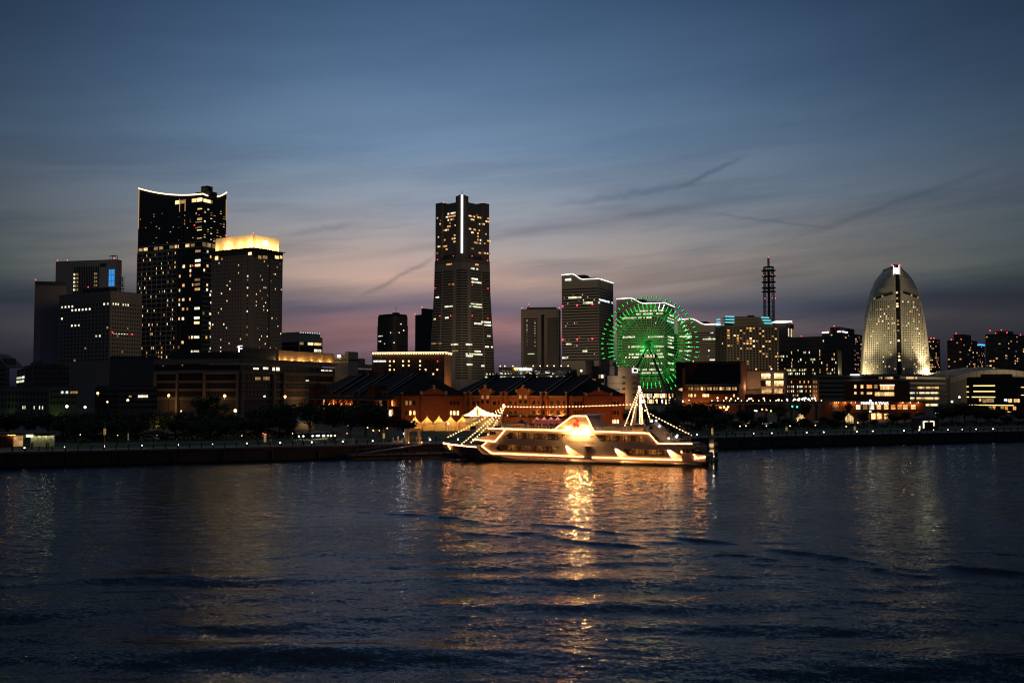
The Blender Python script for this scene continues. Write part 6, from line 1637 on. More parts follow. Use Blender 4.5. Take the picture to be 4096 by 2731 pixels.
street_lamp(3056, 1593, 150, 'tall warm street lamp before the block with four lit openings', 'lamp_warm', r=.4, light=(400, (1, .7, .4)))
for px, py in ((3104, 1600), (3138, 1599), (3168, 1598), (3181, 1599), (3187, 1596), (3199, 1597), (3204, 1594), (3212, 1593), (3224, 1597), (3238, 1594), (3249, 1593)): street_lamp(px, py, 140, 'cool street lamp in the dense line before the arched-window office', 'lamp_cool', r=.45, arm=True)
for px, py in ((2882, 1630), (2897, 1628), (2906, 1637), (2913, 1627)): street_lamp(px, py, 100, 'low orange lamp between the tree clumps right of the ship', 'lamp_orange', r=.42, light=(200, ORL))
for px, py in ((3027, 1643), (3020, 1642), (3068, 1638)): street_lamp(px, py, 90, 'white path lamp near the left glass lantern house', 'lamp_white' if False else 'lamp_cool', r=.3)
for px, py in ((2563, 1594), (2594, 1592), (2617, 1588), (2646, 1588), (2648, 1604), (2626, 1600), (2680, 1590), (2732, 1604), (2757, 1600), (2767, 1606), (2700, 1598), (2578, 1604), (2664, 1612)): street_lamp(px, py, 300, 'fairground lamp among bright spots under the green wheel', 'lamp_warm', r=.5, light=(400, (1, .65, .35)) if px in (2617, 2732) else None)
for px, py in ((3483, 1602), (3840, 1588), (3810, 1606)): street_lamp(px, py, 60, 'cool white post lamp standing among the right-hand shore trees', 'lamp_cool', r=.42)
for px, py in ((3742, 1650), (3754, 1651)): street_lamp(px, py, 66, 'twin cool lamp beside the portal with the lit frame', 'lamp_cool', r=.36)
street_lamp(3482, 1645, 72, 'warm lamp glowing at the shop hall entrance', 'lamp_warm', r=.4, light=(200, (1, .6, .25)))
for px, py in ((2960, 1704), (2984, 1703), (3066, 1703), (3160, 1703), (3262, 1700), (3385, 1705), (3432, 1690)): street_lamp(px, py, 24, 'tiny warm ground lamp on the right park lawn', 'lamp_warm', 'ground_lamp', r=.17, light=(14, (1, .7, .3)), group='small lamps on the lawns')
for px, py in ((1170, 1733), (967, 1742), (1388, 1733), (320, 1738), (470, 1740)): street_lamp(px, py, 22, 'tiny yellow ground lamp on the left park lawn', 'lamp_warm', 'ground_lamp', r=.10, light=(16, (.85, 1, .3)), group='small lamps on the lawns')
for px, py in ((1493, 1721), (1518, 1721), (1549, 1712), (1470, 1710), (1392, 1702), (1360, 1690)): street_lamp(px, py, 55, 'tiny red-orange lamp at the foot of the left warehouse', 'lamp_orange', 'ground_lamp', r=.17, group='small lamps on the lawns')
# lit information pillars
def pillar(px, ytop, ybox, ybot, off, label, red=False):
    g_ = quay(px, off); t = thing('information_pillar', label, 'pillar', g_, 0, 'information pillars on the promenade')
    z = lambda py: at(px, py, g_.y).z - GROUND
    MB().tube([(0, 0, 0), (0, 0, z(ytop))], .09, 6, r2=.04).build('pole', 'steel_pale', t)
    block('panel', 'room_dim', t, (0, -.05, (z(ybox) + z(ybot)) / 2), (.5, .3, z(ybox) - z(ybot)))
    block('cap', 'beacon_red' if red else 'steel_pale', t, (0, -.05, z(ybox) + .08), (.52, .32, .14))
pillar(418, 1690, 1714, 1738, 13, 'lit white information pillar on the left lawn beside the lit kiosk'); pillar(1060, 1713, 1737, 1767, 9, 'lit information pillar with red cap on the left promenade', True); pillar(1535, 1710, 1733, 1752, 8, 'lit white pillar beside the reception table')
pillar(2849, 1695, 1712, 1738, 9, 'pale pillar on the quay just right of the ship stern'); pillar(3146, 1692, 1708, 1722, 9, 'pale pillar on the middle of the right promenade'); pillar(3419, 1704, 1705, 1722, 9, 'pale pillar on the right promenade before the shop hall')
t_ = thing('promenade_pole', 'plain lit white pole on the left promenade', 'pole', quay(512, 8)); MB().tube([(0, 0, 0), (0, 0, 3.4)], .08, 6).build('pole', 'steel_pale', t_); block('lit_sleeve', 'room_dim', t_, (0, 0, 2.6), (.2, .2, 1.5))

# ------------------------------------------------------------------ lit kiosk at the left
p0, p1 = quay(-80, 20), quay(225, 20)
ko = quay(216, 21); 
t = thing('waterfront_kiosk', 'low flat-roofed kiosk with a lit white panel wall at the left edge', 'kiosk', ko, QANG)
zk = lambda py: at(216, py, ko.y).z - GROUND
Lk = 17.0
MB().box(-26, .8, -1.0, 7, 3.0, 3.35).build('roof', 'concrete_dark', t); MB().box(-26, -6.4, 0, 6, 0, 3.0).build('wall', 'brick_brown', t)
for k in range(7): MB().box(-5.0 + k * .73, -5.0 + k * .73 + .68, -.1, .05, 0, 2.55).build('wall_panel', 'sail_white', t)
MB().box(-5.1, .1, .06, 6, 0, 2.6).build('panel_backing', 'steel_grey', t)
block('lamp_box', 'room_lime', t, (-5.2, -.9, 2.65), (1.5, .5, .6)); block('door', 'slab_dark', t, (-.75, -.14, 1.75), (.28, .06, .28))
for k in range(4): lamp('panel_lamp', 'POINT', (-4.6 + k * 1.4, -.6, 2.75), 20, (.95, .92, .45), t, .1)
for k in range(3):
    block('soffit_lamp', 'lamp_orange', t, (-9 - k * 5, -.8, 2.9), (1.6, .2, .06)); lamp('soffit_light', 'POINT', (-9 - k * 5, -.7, 2.6), 26, (1, .42, .1), t, .1)
for k in range(6): block('window', 'pane_dark' if k else 'room_dim', t, (-7.6 - k * 2.2, -.06, 1.4), (1.9, .1, 2.4))
for k in range(4): block('post', 'steel_grey', t, (-6.2 - k * 5.5, -.9, 1.5), (.14, .14, 3.0))

# ------------------------------------------------------------------ cars
mat('car_dark', (.015, .016, .02), .25, .05, spec=.6); mat('car_silver', (.28, .29, .30), .3, .05, spec=.6); mat('car_white', (.55, .55, .53), .3, .05); mat('car_taxi', (.42, .34, .05), .3, .05); mat('tyre', (.01, .01, .01), .9)
glow('headlight', (1, .92, .75), 10.0); glow('headlight_warm', (1, .75, .35), 9.0)
def car(loc, rz, paint, label, lights, scale=1.0, name='parked_car'):
    t = thing(name, label, 'car', loc, rz, 'cars in the park car park'); t.scale = (scale,) * 3
    # front of the car points along local -y
    side = [(-2.1, .35), (-2.15, .62), (-1.95, .82), (-1.0, .95), (1.75, .98), (2.12, .85), (2.15, .4), (1.9, .28), (-1.9, .28)]
    roof = [(-1.15, .95), (-.45, 1.42), (.9, 1.45), (1.7, .98)]
    m = MB().sheet([(x, z) for x, z in side][::-1], -.86, .86); m.v = [(q[1], q[0], q[2]) for q in m.v]; m.build('body', paint, t)
    w0, w1 = .80, .62
    MB().add([(-w0, y, z) if z < 1.2 else (-w1, y, z) for y, z in roof] + [(w0, y, z) if z < 1.2 else (w1, y, z) for y, z in roof], [(0, 1, 5, 4), (1, 2, 6, 5), (2, 3, 7, 6), (0, 3, 2, 1), (4, 5, 6, 7)]).build('windows', 'pane_black', t)
    MB().add([(-w1 - .01, -.40, 1.44), (w1 + .01, -.40, 1.44), (w1 + .01, .95, 1.47), (-w1 - .01, .95, 1.47), (-w1, -.40, 1.50), (w1, -.40, 1.50), (w1, .9, 1.53), (-w1, .9, 1.53)], [(4, 5, 6, 7), (0, 1, 5, 4), (2, 3, 7, 6), (1, 2, 6, 5), (3, 0, 4, 7)]).build('roof', paint, t)
    for sx in (-1, 1):
        for y in (-1.32, 1.28):
            w = link('wheel', MB().tube([(-.1, 0, 0), (.1, 0, 0)], .32, 12).mesh('wheel', 'tyre'), t, (sx * .80, y, .32)); link('rim', MB().tube([(-.115, 0, 0), (.115, 0, 0)], .19, 8).mesh('rim', 'steel_grey'), w)
        globe('headlight', lights or 'steel_pale', t, (sx * .62, -2.1, .68), .13 if not lights else .2)
    block('number_plate', 'steel_pale', t, (0, -2.17, .48), (.34, .03, .16))
    if lights: lamp('beam', 'SPOT', (0, -2.3, .7), 250, (1, .8, .5), t, .2, (0, -8, 0), 80)
for i, (px, off, pt_, lab, li) in enumerate([(1196, 40, 'car_dark', 'dark car with two glaring headlights at the left end of the parked row', 'headlight'), (1222, 42, 'car_dark', 'black parked car second from the left of the row, no lights', None),
        (1250, 41, 'car_silver', 'silver parked car with small lit headlights before the marquee', 'headlight'), (1272, 42, 'car_dark', 'black parked car in the middle of the row with faint headlights', 'headlight'), (1296, 41, 'car_silver', 'grey parked car left of the yellow car', 'headlight'),
        (1320, 40, 'car_taxi', 'yellow car with a warm headlight at the right end of the parked row', 'headlight_warm')]):
    car(quay(px, off), R(28) + .1 * (i % 2), pt_, lab, li)
car(quay(605, 40), R(70), 'car_silver', 'silver car parked alone among the dark trees on the left', None); car(quay(660, 42), R(75), 'car_dark', 'dark car parked right of the silver car among the left trees', None)
# abstract white sculpture on the lawn
t = thing('lawn_sculpture', 'pale looping abstract sculpture standing on the lawn near the parked cars', 'sculpture', quay(1332, 20))
MB().tube([(.9 * math.cos(a) * (1 + .2 * math.sin(2 * a)), .3 * math.sin(3 * a), 1.5 + 1.25 * math.sin(a)) for a in [2 * math.pi * k / 28 for k in range(28)]], .22, 8, closed=True).build('loop', 'steel_grey', t, smooth=True)
MB().tube([(.9, 0, 1.4), (1.1, .1, 2.3), (.7, 0, 2.9)], .2, 7, r2=.06).build('horn', 'steel_grey', t, smooth=True); block('plinth', 'concrete_pale', t, (0, 0, .12), (1.6, 1.0, .24))

# ------------------------------------------------------------------ tents and the light-draped pavilion
def fabric(name, color):
    m = bpy.data.materials.new(name); m.use_nodes = True; MATS[name] = m
    nt = m.node_tree; b = nt.nodes['Principled BSDF']; b.inputs['Base Color'].default_value = (*color, 1); b.inputs['Roughness'].default_value = .8
    tr = nt.nodes.new('ShaderNodeBsdfTranslucent'); tr.inputs[0].default_value = (*color, 1)
    mx = nt.nodes.new('ShaderNodeMixShader'); mx.inputs[0].default_value = .55
    nt.links.new(b.outputs[0], mx.inputs[1]); nt.links.new(tr.outputs[0], mx.inputs[2]); nt.links.new(mx.outputs[0], nt.nodes['Material Output'].inputs[0])
fabric('canvas_cream', (.80, .66, .42)); fabric('canvas_pink', (.62, .36, .33)); fabric('canvas_grey', (.62, .58, .5)); fabric('canvas_blue', (.06, .09, .22))
def tent(px, ypeak, yeave, ybase, wpx, label, canvas='canvas_cream', power=260, yaw=QANG, col=(1, .50, .13), grp='pagoda tents by the warehouses', walls=True):
    base = gnd(px, ybase, GROUND); Y = base.y; t = thing('pagoda_tent', label, 'tent', base, yaw, grp)
    z = lambda py: at(px, py, Y).z - GROUND
    w = wpx / F * Y / 2; ze, zp = z(yeave), z(ypeak)
    rings = []
    for k in range(9):
        f = k / 8; r = w * ((1 - f) ** 1.75) + .05; zz = ze + (zp - ze) * f
        rings.append([(r * sx, r * sy, zz) for sx, sy in ((-1, -1), (0, -1.0), (1, -1), (1, 0), (1, 1), (0, 1), (-1, 1), (-1, 0))])
    MB().loft(rings, cap=False).build('canopy', canvas, t, smooth=False)
    vl = MB()
    for k in range(16):
        a0 = -w + 2 * w * k / 16; a1 = a0 + 2 * w / 16
        vl.add([(a0, -w - .02, ze), (a1, -w - .02, ze), (a1, -w - .02, ze - .22), ((a0 + a1) / 2, -w - .02, ze - .34), (a0, -w - .02, ze - .22)], [(0, 1, 2, 3, 4)])
    vl.build('valance', canvas, t)
    if walls:
        for k, (xa, ya, xb, yb_) in enumerate(((-w, -w, w, -w), (w, -w, w, w), (w, w, -w, w), (-w, w, -w, -w))):
            K = 10; vs_ = []
            for i in range(K + 1):
                f = i / K; wob = .05 * math.sin(i * 2.3 + k)
                x, y = xa + (xb - xa) * f, ya + (yb_ - ya) * f
                vs_ += [(x + (wob if xa == xb else 0), y + (wob if ya == yb_ else 0), .02), (x, y, ze)]
            MB().add(vs_, [(2 * i, 2 * i + 2, 2 * i + 3, 2 * i + 1) for i in range(K)]).build('side_wall', canvas, t)
    for sx in (-1, 1):
        for sy in (-1, 1): block('pole', 'steel_pale', t, (sx * w, sy * w, ze / 2), (.08, .08, ze))
    lamp('tent_lamp', 'POINT', (0, 0, ze + .5), power, col, t, .3)
    return t
tent(1660, 1662, 1694, 1722, 47, 'leftmost white pagoda tent, half hidden by a small tree'); tent(1708, 1660, 1694, 1722, 47, 'second white pagoda tent from the left in the lit row'); tent(1756, 1659, 1694, 1722, 47, 'third white pagoda tent, middle of the lit row')
tent(1803, 1659, 1693, 1722, 47, 'fourth white pagoda tent, with a glaring lamp at its left corner'); tent(1850, 1658, 1692, 1722, 48, 'fifth white pagoda tent, nearest the light-draped pavilion')
pg = gnd(1793, 1724, GROUND); t_ = thing('work_lamp', 'glaring warm work lamp on a stand before the fourth pagoda tent', 'lamp', pg); zl = at(1793, 1693, pg.y).z - GROUND
MB().tube([(0, 0, 0), (0, 0, zl)], .05, 5).build('stand', 'steel_dark', t_); globe('lamp_head', 'lamp_warm', t_, (0, 0, zl), .34); lamp('lamp_light', 'POINT', (0, -.6, zl), 300, (1, .66, .25), t_, .3)
tent(1946, 1668, 1706, 1728, 66, 'large grey tent seen behind the ship bow strings', 'canvas_grey', 120); tent(1985, 1668, 1706, 1728, 56, 'grey tent just left of the ship fore mast', 'canvas_grey', 70)
for px, w_, lb in ((2148, 28, 'leftmost pink-lit tent behind the ship'), (2176, 26, 'second pink-lit tent behind the ship'), (2204, 26, 'third pink-lit tent behind the ship'), (2231, 26, 'rightmost pink-lit tent behind the ship')): tent(px, 1664, 1682, 1704, w_, lb, 'canvas_pink', 60, col=(1, .45, .35), grp='pink tents behind the ship')
tent(2087, 1672, 1690, 1706, 26, 'small dark blue tent behind the ship roof', 'canvas_blue', 6)
# pavilion: mast, eight ropes hung with fairy lights
pb = gnd(1912, 1716, GROUND); Y = pb.y
t = thing('fairy_light_pavilion', 'open pavilion with a tent roof drawn in hundreds of yellow fairy lights', 'pavilion', pb, QANG)
z = lambda py: at(1907, py, Y).z - GROUND
glow('fairy_light', (1, .80, .34), 6.0, False); glow('eave_tube', (1, .86, .5), 4.0)
apex = Vector((-.4, 0, z(1623))); MB().tube([(-.4, 0, 0), (-.4, 0, z(1615))], .13, 6).build('mast', 'stone_trim', t)
rg = random.Random(2); we, wd2 = 5.3, 4.0; ze = z(1662); ends = [(-4.2, -wd2), (-4.6, 0), (-4.2, wd2), (we * .2, -wd2), (we * 1.35, -wd2), (we * 1.45, 0), (we * 1.35, wd2), (we * .4, wd2)]
for grp_, (xa, xb) in enumerate(((-4.6, -1.9), (1.4, 7.4))):
    net = MB()
    for _ in range(1700):
        x = rg.uniform(xa, xb); y = rg.uniform(-wd2, wd2); f = rg.random() ** .55
        base = Vector((x, y, ze)); p = apex.lerp(base, f) - Vector((0, 0, .55 * math.sin(math.pi * f)))
        s = .045; net.add([p + Vector((-s, 0, 0)), p + Vector((0, -s, 0)), p + Vector((s, 0, 0)), p + Vector((0, s, 0)), p + Vector((0, 0, s)), p + Vector((0, 0, -s))], [(0, 1, 4), (1, 2, 4), (2, 3, 4), (3, 0, 4), (1, 0, 5), (2, 1, 5), (3, 2, 5), (0, 3, 5)])
    stuff(net.build('fairy_lights', 'fairy_light', t))
for x0, x1 in ((-4.2, -.9), (.6, 7.3)): MB().tube([(x0, -wd2, ze - .1), (x1, -wd2, ze - .1 + .1)], .12, 6).build('light_tube', 'eave_tube', t)
for x in (-4.4, -1.8, 1.2, 4.2, 7.2):
    for y in (-wd2, wd2): block('post', 'stone_trim', t, (x, y, ze / 2), (.12, .12, ze))
MB().box(-4.4, 7.2, wd2 - .5, wd2 - .3, 0, ze * .8).build('back_screen', 'canvas_cream', t); MB().box(-3.6, 2.4, -.5, .5, 0, 1.1).build('bar_counter', 'iron_red', t)
for k in range(6): block('lantern', 'room_warm', t, (-.95 if k % 2 else .15, -.1, z(1640 + 5.5 * (k // 2))), (.22, .2, .32))
for x, e in ((-3, 120), (1, 160), (5, 160)): lamp('pavilion_lamp', 'POINT', (x, -1.5, ze - .5), e, (1, .68, .28), t, .2)
MB().lathe([(2.1, 0), (1.9, .5), (1.0, 1.2), (.1, 1.5)], 12, (-1.0, -2.2, ze - 1.9)).build('thatch_roof', 'timber_screen', t)

# ------------------------------------------------------------------ reception table, portal, pontoon, people
tb = thing('reception_table', 'white-clothed reception table glaring under a lamp on the quay', 'table', quay(1598, 3.2), QANG)
mat('cloth_white', (.8, .8, .78), .8, .05)
MB().box(-1.9, 1.2, -.4, .4, .70, .75).build('table_top', 'cloth_white', tb); MB().box(-1.88, 1.18, -.42, -.40, .05, .7).build('table_cloth', 'cloth_white', tb); block('notice', 'timber_screen', tb, (-.9, -.44, .4), (1.1, .03, .45))
for x in (-1.7, 1.0): block('leg', 'steel_grey', tb, (x, .25, .35), (.06, .06, .7))
MB().box(.5, 1.1, -.2, .2, .75, 1.3).build('display_box', 'cloth_white', tb)
ls = thing('reception_lamp', 'white work light on a stand over the reception table', 'lamp', quay(1614, 4.4)); MB().tube([(0, 0, 0), (0, 0, 2.4)], .04, 5).build('stand', 'steel_dark', ls); globe('lamp_head', 'lamp_white', ls, (0, 0, 2.45), .10); lamp('lamp_light', 'POINT', (-.2, -.7, 2.3), 120, (1, .96, .86), ls, .2)
pr = thing('boarding_portal', 'square brown-lit concrete portal at the head of the ship gangway', 'portal', quay(1654, 2.6), QANG)
MB().box(-1.75, -1.2, -.5, .5, 0, 3.1).build('jamb', 'concrete_warm', pr); MB().box(1.2, 1.75, -.5, .5, 0, 3.1).build('jamb', 'concrete_warm', pr); MB().box(-1.75, 1.75, -.5, .5, 3.1, 3.7).build('lintel', 'concrete_warm', pr); MB().box(-2.3, -1.78, -.4, .4, 0, 3.7).build('side_screen', 'concrete_pale', pr)
lamp('foot_light', 'POINT', (-1.5, -1.6, .4), 30, (1, .4, .1), pr, .1); lamp('foot_light', 'POINT', (1.6, -1.6, .4), 45, (1, .4, .1), pr, .1); lamp('portal_light', 'POINT', (0, -3.4, 3.2), 90, (1, .45, .15), pr, .2)
for x in (-1.5, 1.9): globe('foot_lamp', 'lamp_orange', pr, (x, -.8, .25), .14)
pn = thing('landing_pontoon', 'dark low landing pontoon with a sloping gangway left of the ship bow', 'pontoon', quay(1640, -4.5, 0), QANG)
MB().box(-15, 16, -3.5, 3, -1, 1.0).build('float', 'concrete_dark', pn); MB().box(-15, 16, -3.7, -3.5, .4, .9).build('fender', 'tyre', pn)
MB().add([(-13, -1, 1.02), (3, -1, 3.0), (3, 1, 3.0), (-13, 1, 1.02), (-13, -1, 1.2), (3, -1, 3.18), (3, 1, 3.18), (-13, 1, 1.2)], [(0, 1, 2, 3), (4, 5, 6, 7), (0, 1, 5, 4), (2, 3, 7, 6)]).build('gangway', 'steel_grey', pn)
for s in (-1, 1):
    g2 = MB()
    for k in range(13): f = k / 12; g2.tube([(-13 + 16 * f, s, 1.1 + 2 * f), (-13 + 16 * f, s, 2.1 + 2 * f)], .04, 4)
    g2.tube([(-13, s, 2.1), (3, s, 4.1)], .05, 4); g2.build('gangway_rail', 'steel_grey', pn)
for k in range(9): block('bollard', 'steel_dark', pn, (-14 + k * 3.6, -3.1, 1.25), (.3, .3, .5))
rr = MB()
for k in range(16): rr.tube([(4 + k * .75, 2.4, 1.0), (4 + k * .75, 2.4, 2.1)], .035, 4)
rr.tube([(4, 2.4, 2.1), (15.3, 2.4, 2.1)], .04, 4); rr.build('deck_rail', 'steel_grey', pn)

# people: one skinned body per pose
def person_mesh(pose):
    j = {'pel': (0, 0, .95), 'wai': (0, -.01, 1.12), 'che': (0, 0, 1.32), 'nec': (0, 0, 1.48), 'hea': (0, -.03, 1.60), 'top': (0, -.02, 1.72)}
    rad = {'pel': .15, 'wai': .13, 'che': .16, 'nec': .06, 'hea': .095, 'top': .07}
    E = [('pel', 'wai'), ('wai', 'che'), ('che', 'nec'), ('nec', 'hea'), ('hea', 'top')]
    for s, n in ((-1, 'a'), (1, 'b')):
        st = {'stand': .0, 'walk': .2 * s, 'lean': .05 * s, 'point': 0}[pose]
        j['hip' + n] = (s * .09, 0, .9); j['kne' + n] = (s * .10, -st * .6 - .02, .5); j['ank' + n] = (s * .11, -st + .05, .08); j['toe' + n] = (s * .12, -st - .14, .04)
        rad.update({'hip' + n: .10, 'kne' + n: .07, 'ank' + n: .05, 'toe' + n: .045}); E += [('pel', 'hip' + n), ('hip' + n, 'kne' + n), ('kne' + n, 'ank' + n), ('ank' + n, 'toe' + n)]
        el, ha = {'stand': ((s * .25, .02, 1.12), (s * .24, -.08, .88)), 'walk': ((s * .25, st * .5, 1.13), (s * .24, st - .1, .92)), 'lean': ((s * .24, -.16, 1.16), (s * .16, -.38, 1.10)), 'point': ((s * .26, -.05, 1.13), (s * .2, -.22, 1.28))}[pose]
        j['sho' + n] = (s * .18, 0, 1.40); j['elb' + n] = el; j['han' + n] = ha; rad.update({'sho' + n: .065, 'elb' + n: .05, 'han' + n: .042}); E += [('che', 'sho' + n), ('sho' + n, 'elb' + n), ('elb' + n, 'han' + n)]
    ks = list(j); me = bpy.data.meshes.new('person_body'); me.from_pydata([j[k] for k in ks], [(ks.index(a), ks.index(b_)) for a, b_ in E], [])
    o = bpy.data.objects.new('person_body', me); COL.objects.link(o); o.modifiers.new('skin', 'SKIN'); sv = me.skin_vertices[0].data
    for i, k in enumerate(ks): sv[i].radius = (rad[k], rad[k] * (.75 if k in ('pel', 'wai', 'che') else 1)); sv[i].use_root = (k == 'pel')
    sb = o.modifiers.new('sub', 'SUBSURF'); sb.levels = 1; sb.render_levels = 1
    dg = bpy.context.evaluated_depsgraph_get(); out = bpy.data.meshes.new_from_object(o.evaluated_get(dg)); bpy.data.objects.remove(o); out.materials.clear(); out.polygons.foreach_set('use_smooth', [True] * len(out.polygons))
    return out
POSES = {p: person_mesh(p) for p in ('stand', 'walk', 'lean', 'point')}
mat('coat_dark', (.03, .03, .035), .9, .2); mat('coat_white', (.65, .64, .6), .8, .1); mat('coat_blue', (.05, .07, .13), .9, .2); mat('coat_yellow', (.55, .45, .06), .8, .1); mat('skin', (.42, .28, .2), .6, .05); mat('hair', (.01, .009, .008), .6, .1)
PM = {}
def person(px, off, pose, coat, face, label, z=GROUND, loc=None):
    key = (pose, coat)
    if key not in PM: m = POSES[pose].copy(); m.materials.append(MATS[coat]); PM[key] = m
    o = link('person', PM[key], None, loc or quay(px, off, z), R(face)); tag(o, label, 'person', 'people on the quay')
    if 'hair' not in PM: PM['hair'] = MB().ball((0, 0, 0), .105, 8, 6, 1.1).mesh('hair', 'hair', True); PM['face'] = MB().ball((0, 0, 0), .088, 8, 6, 1.2).mesh('face', 'skin', True)
    link('hair', PM['hair'], o, (0, .012, 1.66)); link('face', PM['face'], o, (0, -.035, 1.615))
for (px, off, pose, coat, face, lab) in [(1592, 4.4, 'lean', 'coat_white', 0, 'person in white bending over the reception table'), (1572, 3.4, 'stand', 'coat_white', 60, 'person in white standing left of the reception table'), (1557, 3.6, 'walk', 'coat_dark', 80, 'person in dark clothes beside the white-clad greeter'), (1580, 3.0, 'stand', 'coat_dark', -40, 'dark silhouette standing before the reception table'),
        (1647, 4.2, 'stand', 'coat_blue', 0, 'person standing inside the boarding portal'), (1666, 4.0, 'walk', 'coat_yellow', 30, 'person in a yellow vest at the boarding portal'), (1682, 3.4, 'point', 'coat_white', 20, 'person with white sleeves just right of the boarding portal'), (1718, 3.0, 'stand', 'coat_white', 0, 'person in pale top right of the portal beside a bollard lamp'), (1744, 5, 'stand', 'coat_dark', 0, 'dark figure between the portal and the ship bow'),
        (185, 6, 'walk', 'coat_dark', 90, 'dark figure walking before the lit kiosk panels'), (192, 6.4, 'walk', 'coat_blue', 90, 'second figure walking before the lit kiosk panels'), (128, 9, 'stand', 'coat_dark', 0, 'dark figure standing under the kiosk canopy'), (565, 7, 'walk', 'coat_blue', 90, 'figure walking on the left promenade by the plain lit pole'), (1030, 9, 'stand', 'coat_blue', 20, 'figure standing left of the red-capped pillar'), (1083, 8, 'stand', 'coat_white', -20, 'figure standing right of the red-capped pillar'),
        (1194, 6, 'walk', 'coat_white', 90, 'figure in a pale top walking the promenade below the parked cars'), (1210, 6.5, 'walk', 'coat_dark', 90, 'dark figure walking behind the pale-topped walker'), (1411, 5, 'stand', 'coat_white', 10, 'pale figure on the promenade left of the reception table'), (1425, 5, 'walk', 'coat_dark', 80, 'dark figure beside the pale promenade stroller'), (1335, 14, 'stand', 'coat_blue', 0, 'faint figure on the lawn by the looping sculpture'),
        (2905, 5, 'walk', 'coat_dark', 90, 'dark figure on the promenade right of the striped piles'), (2930, 5.5, 'stand', 'coat_dark', 0, 'second dark figure right of the striped piles'), (3130, 5, 'stand', 'coat_dark', 0, 'dark figure left of the middle promenade pillar'), (3185, 6, 'walk', 'coat_blue', -90, 'figure walking right of the middle promenade pillar'), (3850, 20, 'walk', 'coat_dark', 90, 'dark figure strolling before the right-hand tree clump'), (3880, 5, 'stand', 'coat_dark', 0, 'dark figure at the rail on the far right quay')]:
    person(px, off, pose, coat, face, lab)

# ------------------------------------------------------------------ right shore: walkway, lantern houses, lit portal, signals
wa, wb = quay(2830, 128), quay(3290, 120)
t = thing('raised_walkway', 'long pale raised walkway with a row of tiny lamps before the brick museum', 'bridge', wa, math.atan2((wb - wa).y, (wb - wa).x))
Lw = (wb - wa).length; zw = at(3000, 1612, wa.y).z - GROUND
MB().box(0, Lw, -1.5, 1.5, zw - .6, zw).build('deck', 'concrete_pale', t); MB().box(0, Lw, -1.55, -1.45, zw, zw + .9).build('parapet', 'steel_grey', t)
for k in range(9): block('pier', 'concrete_dark', t, (Lw * (k + .5) / 9, 0, (zw - .6) / 2), (.8, 1.2, zw - .6))
for k in range(20): globe('rail_lamp', 'lamp_warm', t, (Lw * (k + .5) / 20, -1.6, zw + 1.05), .22)
def lantern(px, ytop, ybase, off, label):
    g_ = quay(px, off); z = lambda py: at(px, py, g_.y).z - GROUND
    t = thing('glass_lantern_house', label, 'lantern house', g_, 0, 'glass lantern houses in the right park'); h = z(ytop); w = 13 / F * g_.y
    MB().loft([[(-w, -w, h * .15), (w, -w, h * .15), (w, w, h * .15), (-w, w, h * .15)], [(-w, -w, h * .6), (w, -w, h * .6), (w, w, h * .6), (-w, w, h * .6)], [(-.05, -.05, h), (.05, -.05, h), (.05, .05, h), (-.05, .05, h)]]).build('glass', 'canvas_cream', t)
    for sx in (-1, -.33, .33, 1): MB().tube([(sx * w, -w - .02, h * .15), (sx * w, -w - .02, h * .6), (0, 0, h + .03)], .05, 4).build('bar', 'steel_dark', t)
    MB().box(-w, w, -w, w, 0, h * .149).build('base', 'concrete_dark', t); lamp('lamp_light', 'POINT', (0, 0, h * .5), 110, (1, .82, .6), t, .2)
lantern(3000, 1649, 1674, 62, 'glowing glass lantern house left of the green traffic lights'); lantern(3204, 1650, 1672, 66, 'dim glass lantern house below the right greenish street tree'); lantern(3398, 1649, 1672, 60, 'glowing glass lantern house left of the lettered shop hall')
g_ = quay(3715, 16); t = thing('stage_portal', 'small dark stage with a white-lit frame on the right promenade', 'stage', g_, QANG); z = lambda py: at(3715, py, g_.y).z - GROUND
MB().box(-3.6, 4.4, 0, 4, 0, z(1672)).build('body', 'slab_dark', t); MB().loft([[(-3.9, -.3, z(1672)), (4.7, -.3, z(1672)), (4.7, 4.3, z(1672)), (-3.9, 4.3, z(1672))], [(-1, 1.5, z(1660)), (1.8, 1.5, z(1660)), (1.8, 2.5, z(1660)), (-1, 2.5, z(1660))]]).build('roof', 'slab_dark', t)
block('frame_light', 'room_white', t, (-2.3, -.1, (z(1684) + z(1712)) / 2), (.4, .3, z(1684) - z(1712))); block('frame_light', 'room_white', t, (2.2, -.1, (z(1684) + z(1704)) / 2), (.35, .3, z(1684) - z(1704)))
for k in range(5): block('frame_light', 'room_white' if k != 2 else 'room_dim', t, (-1.7 + k * .85, -.1, z(1685)), (.7, .3, .4))
block('side_light', 'room_white', t, (-4.0, -.1, z(1712)), (.3, .3, 1.6)); block('stage_void', 'pane_black', t, (-.05, -.05, z(1700)), (4.0, .12, 2.2))
glow('signal_green', (.05, 1, .62), 6.0); glow('signal_lime', (.35, 1, .1), 5.0)
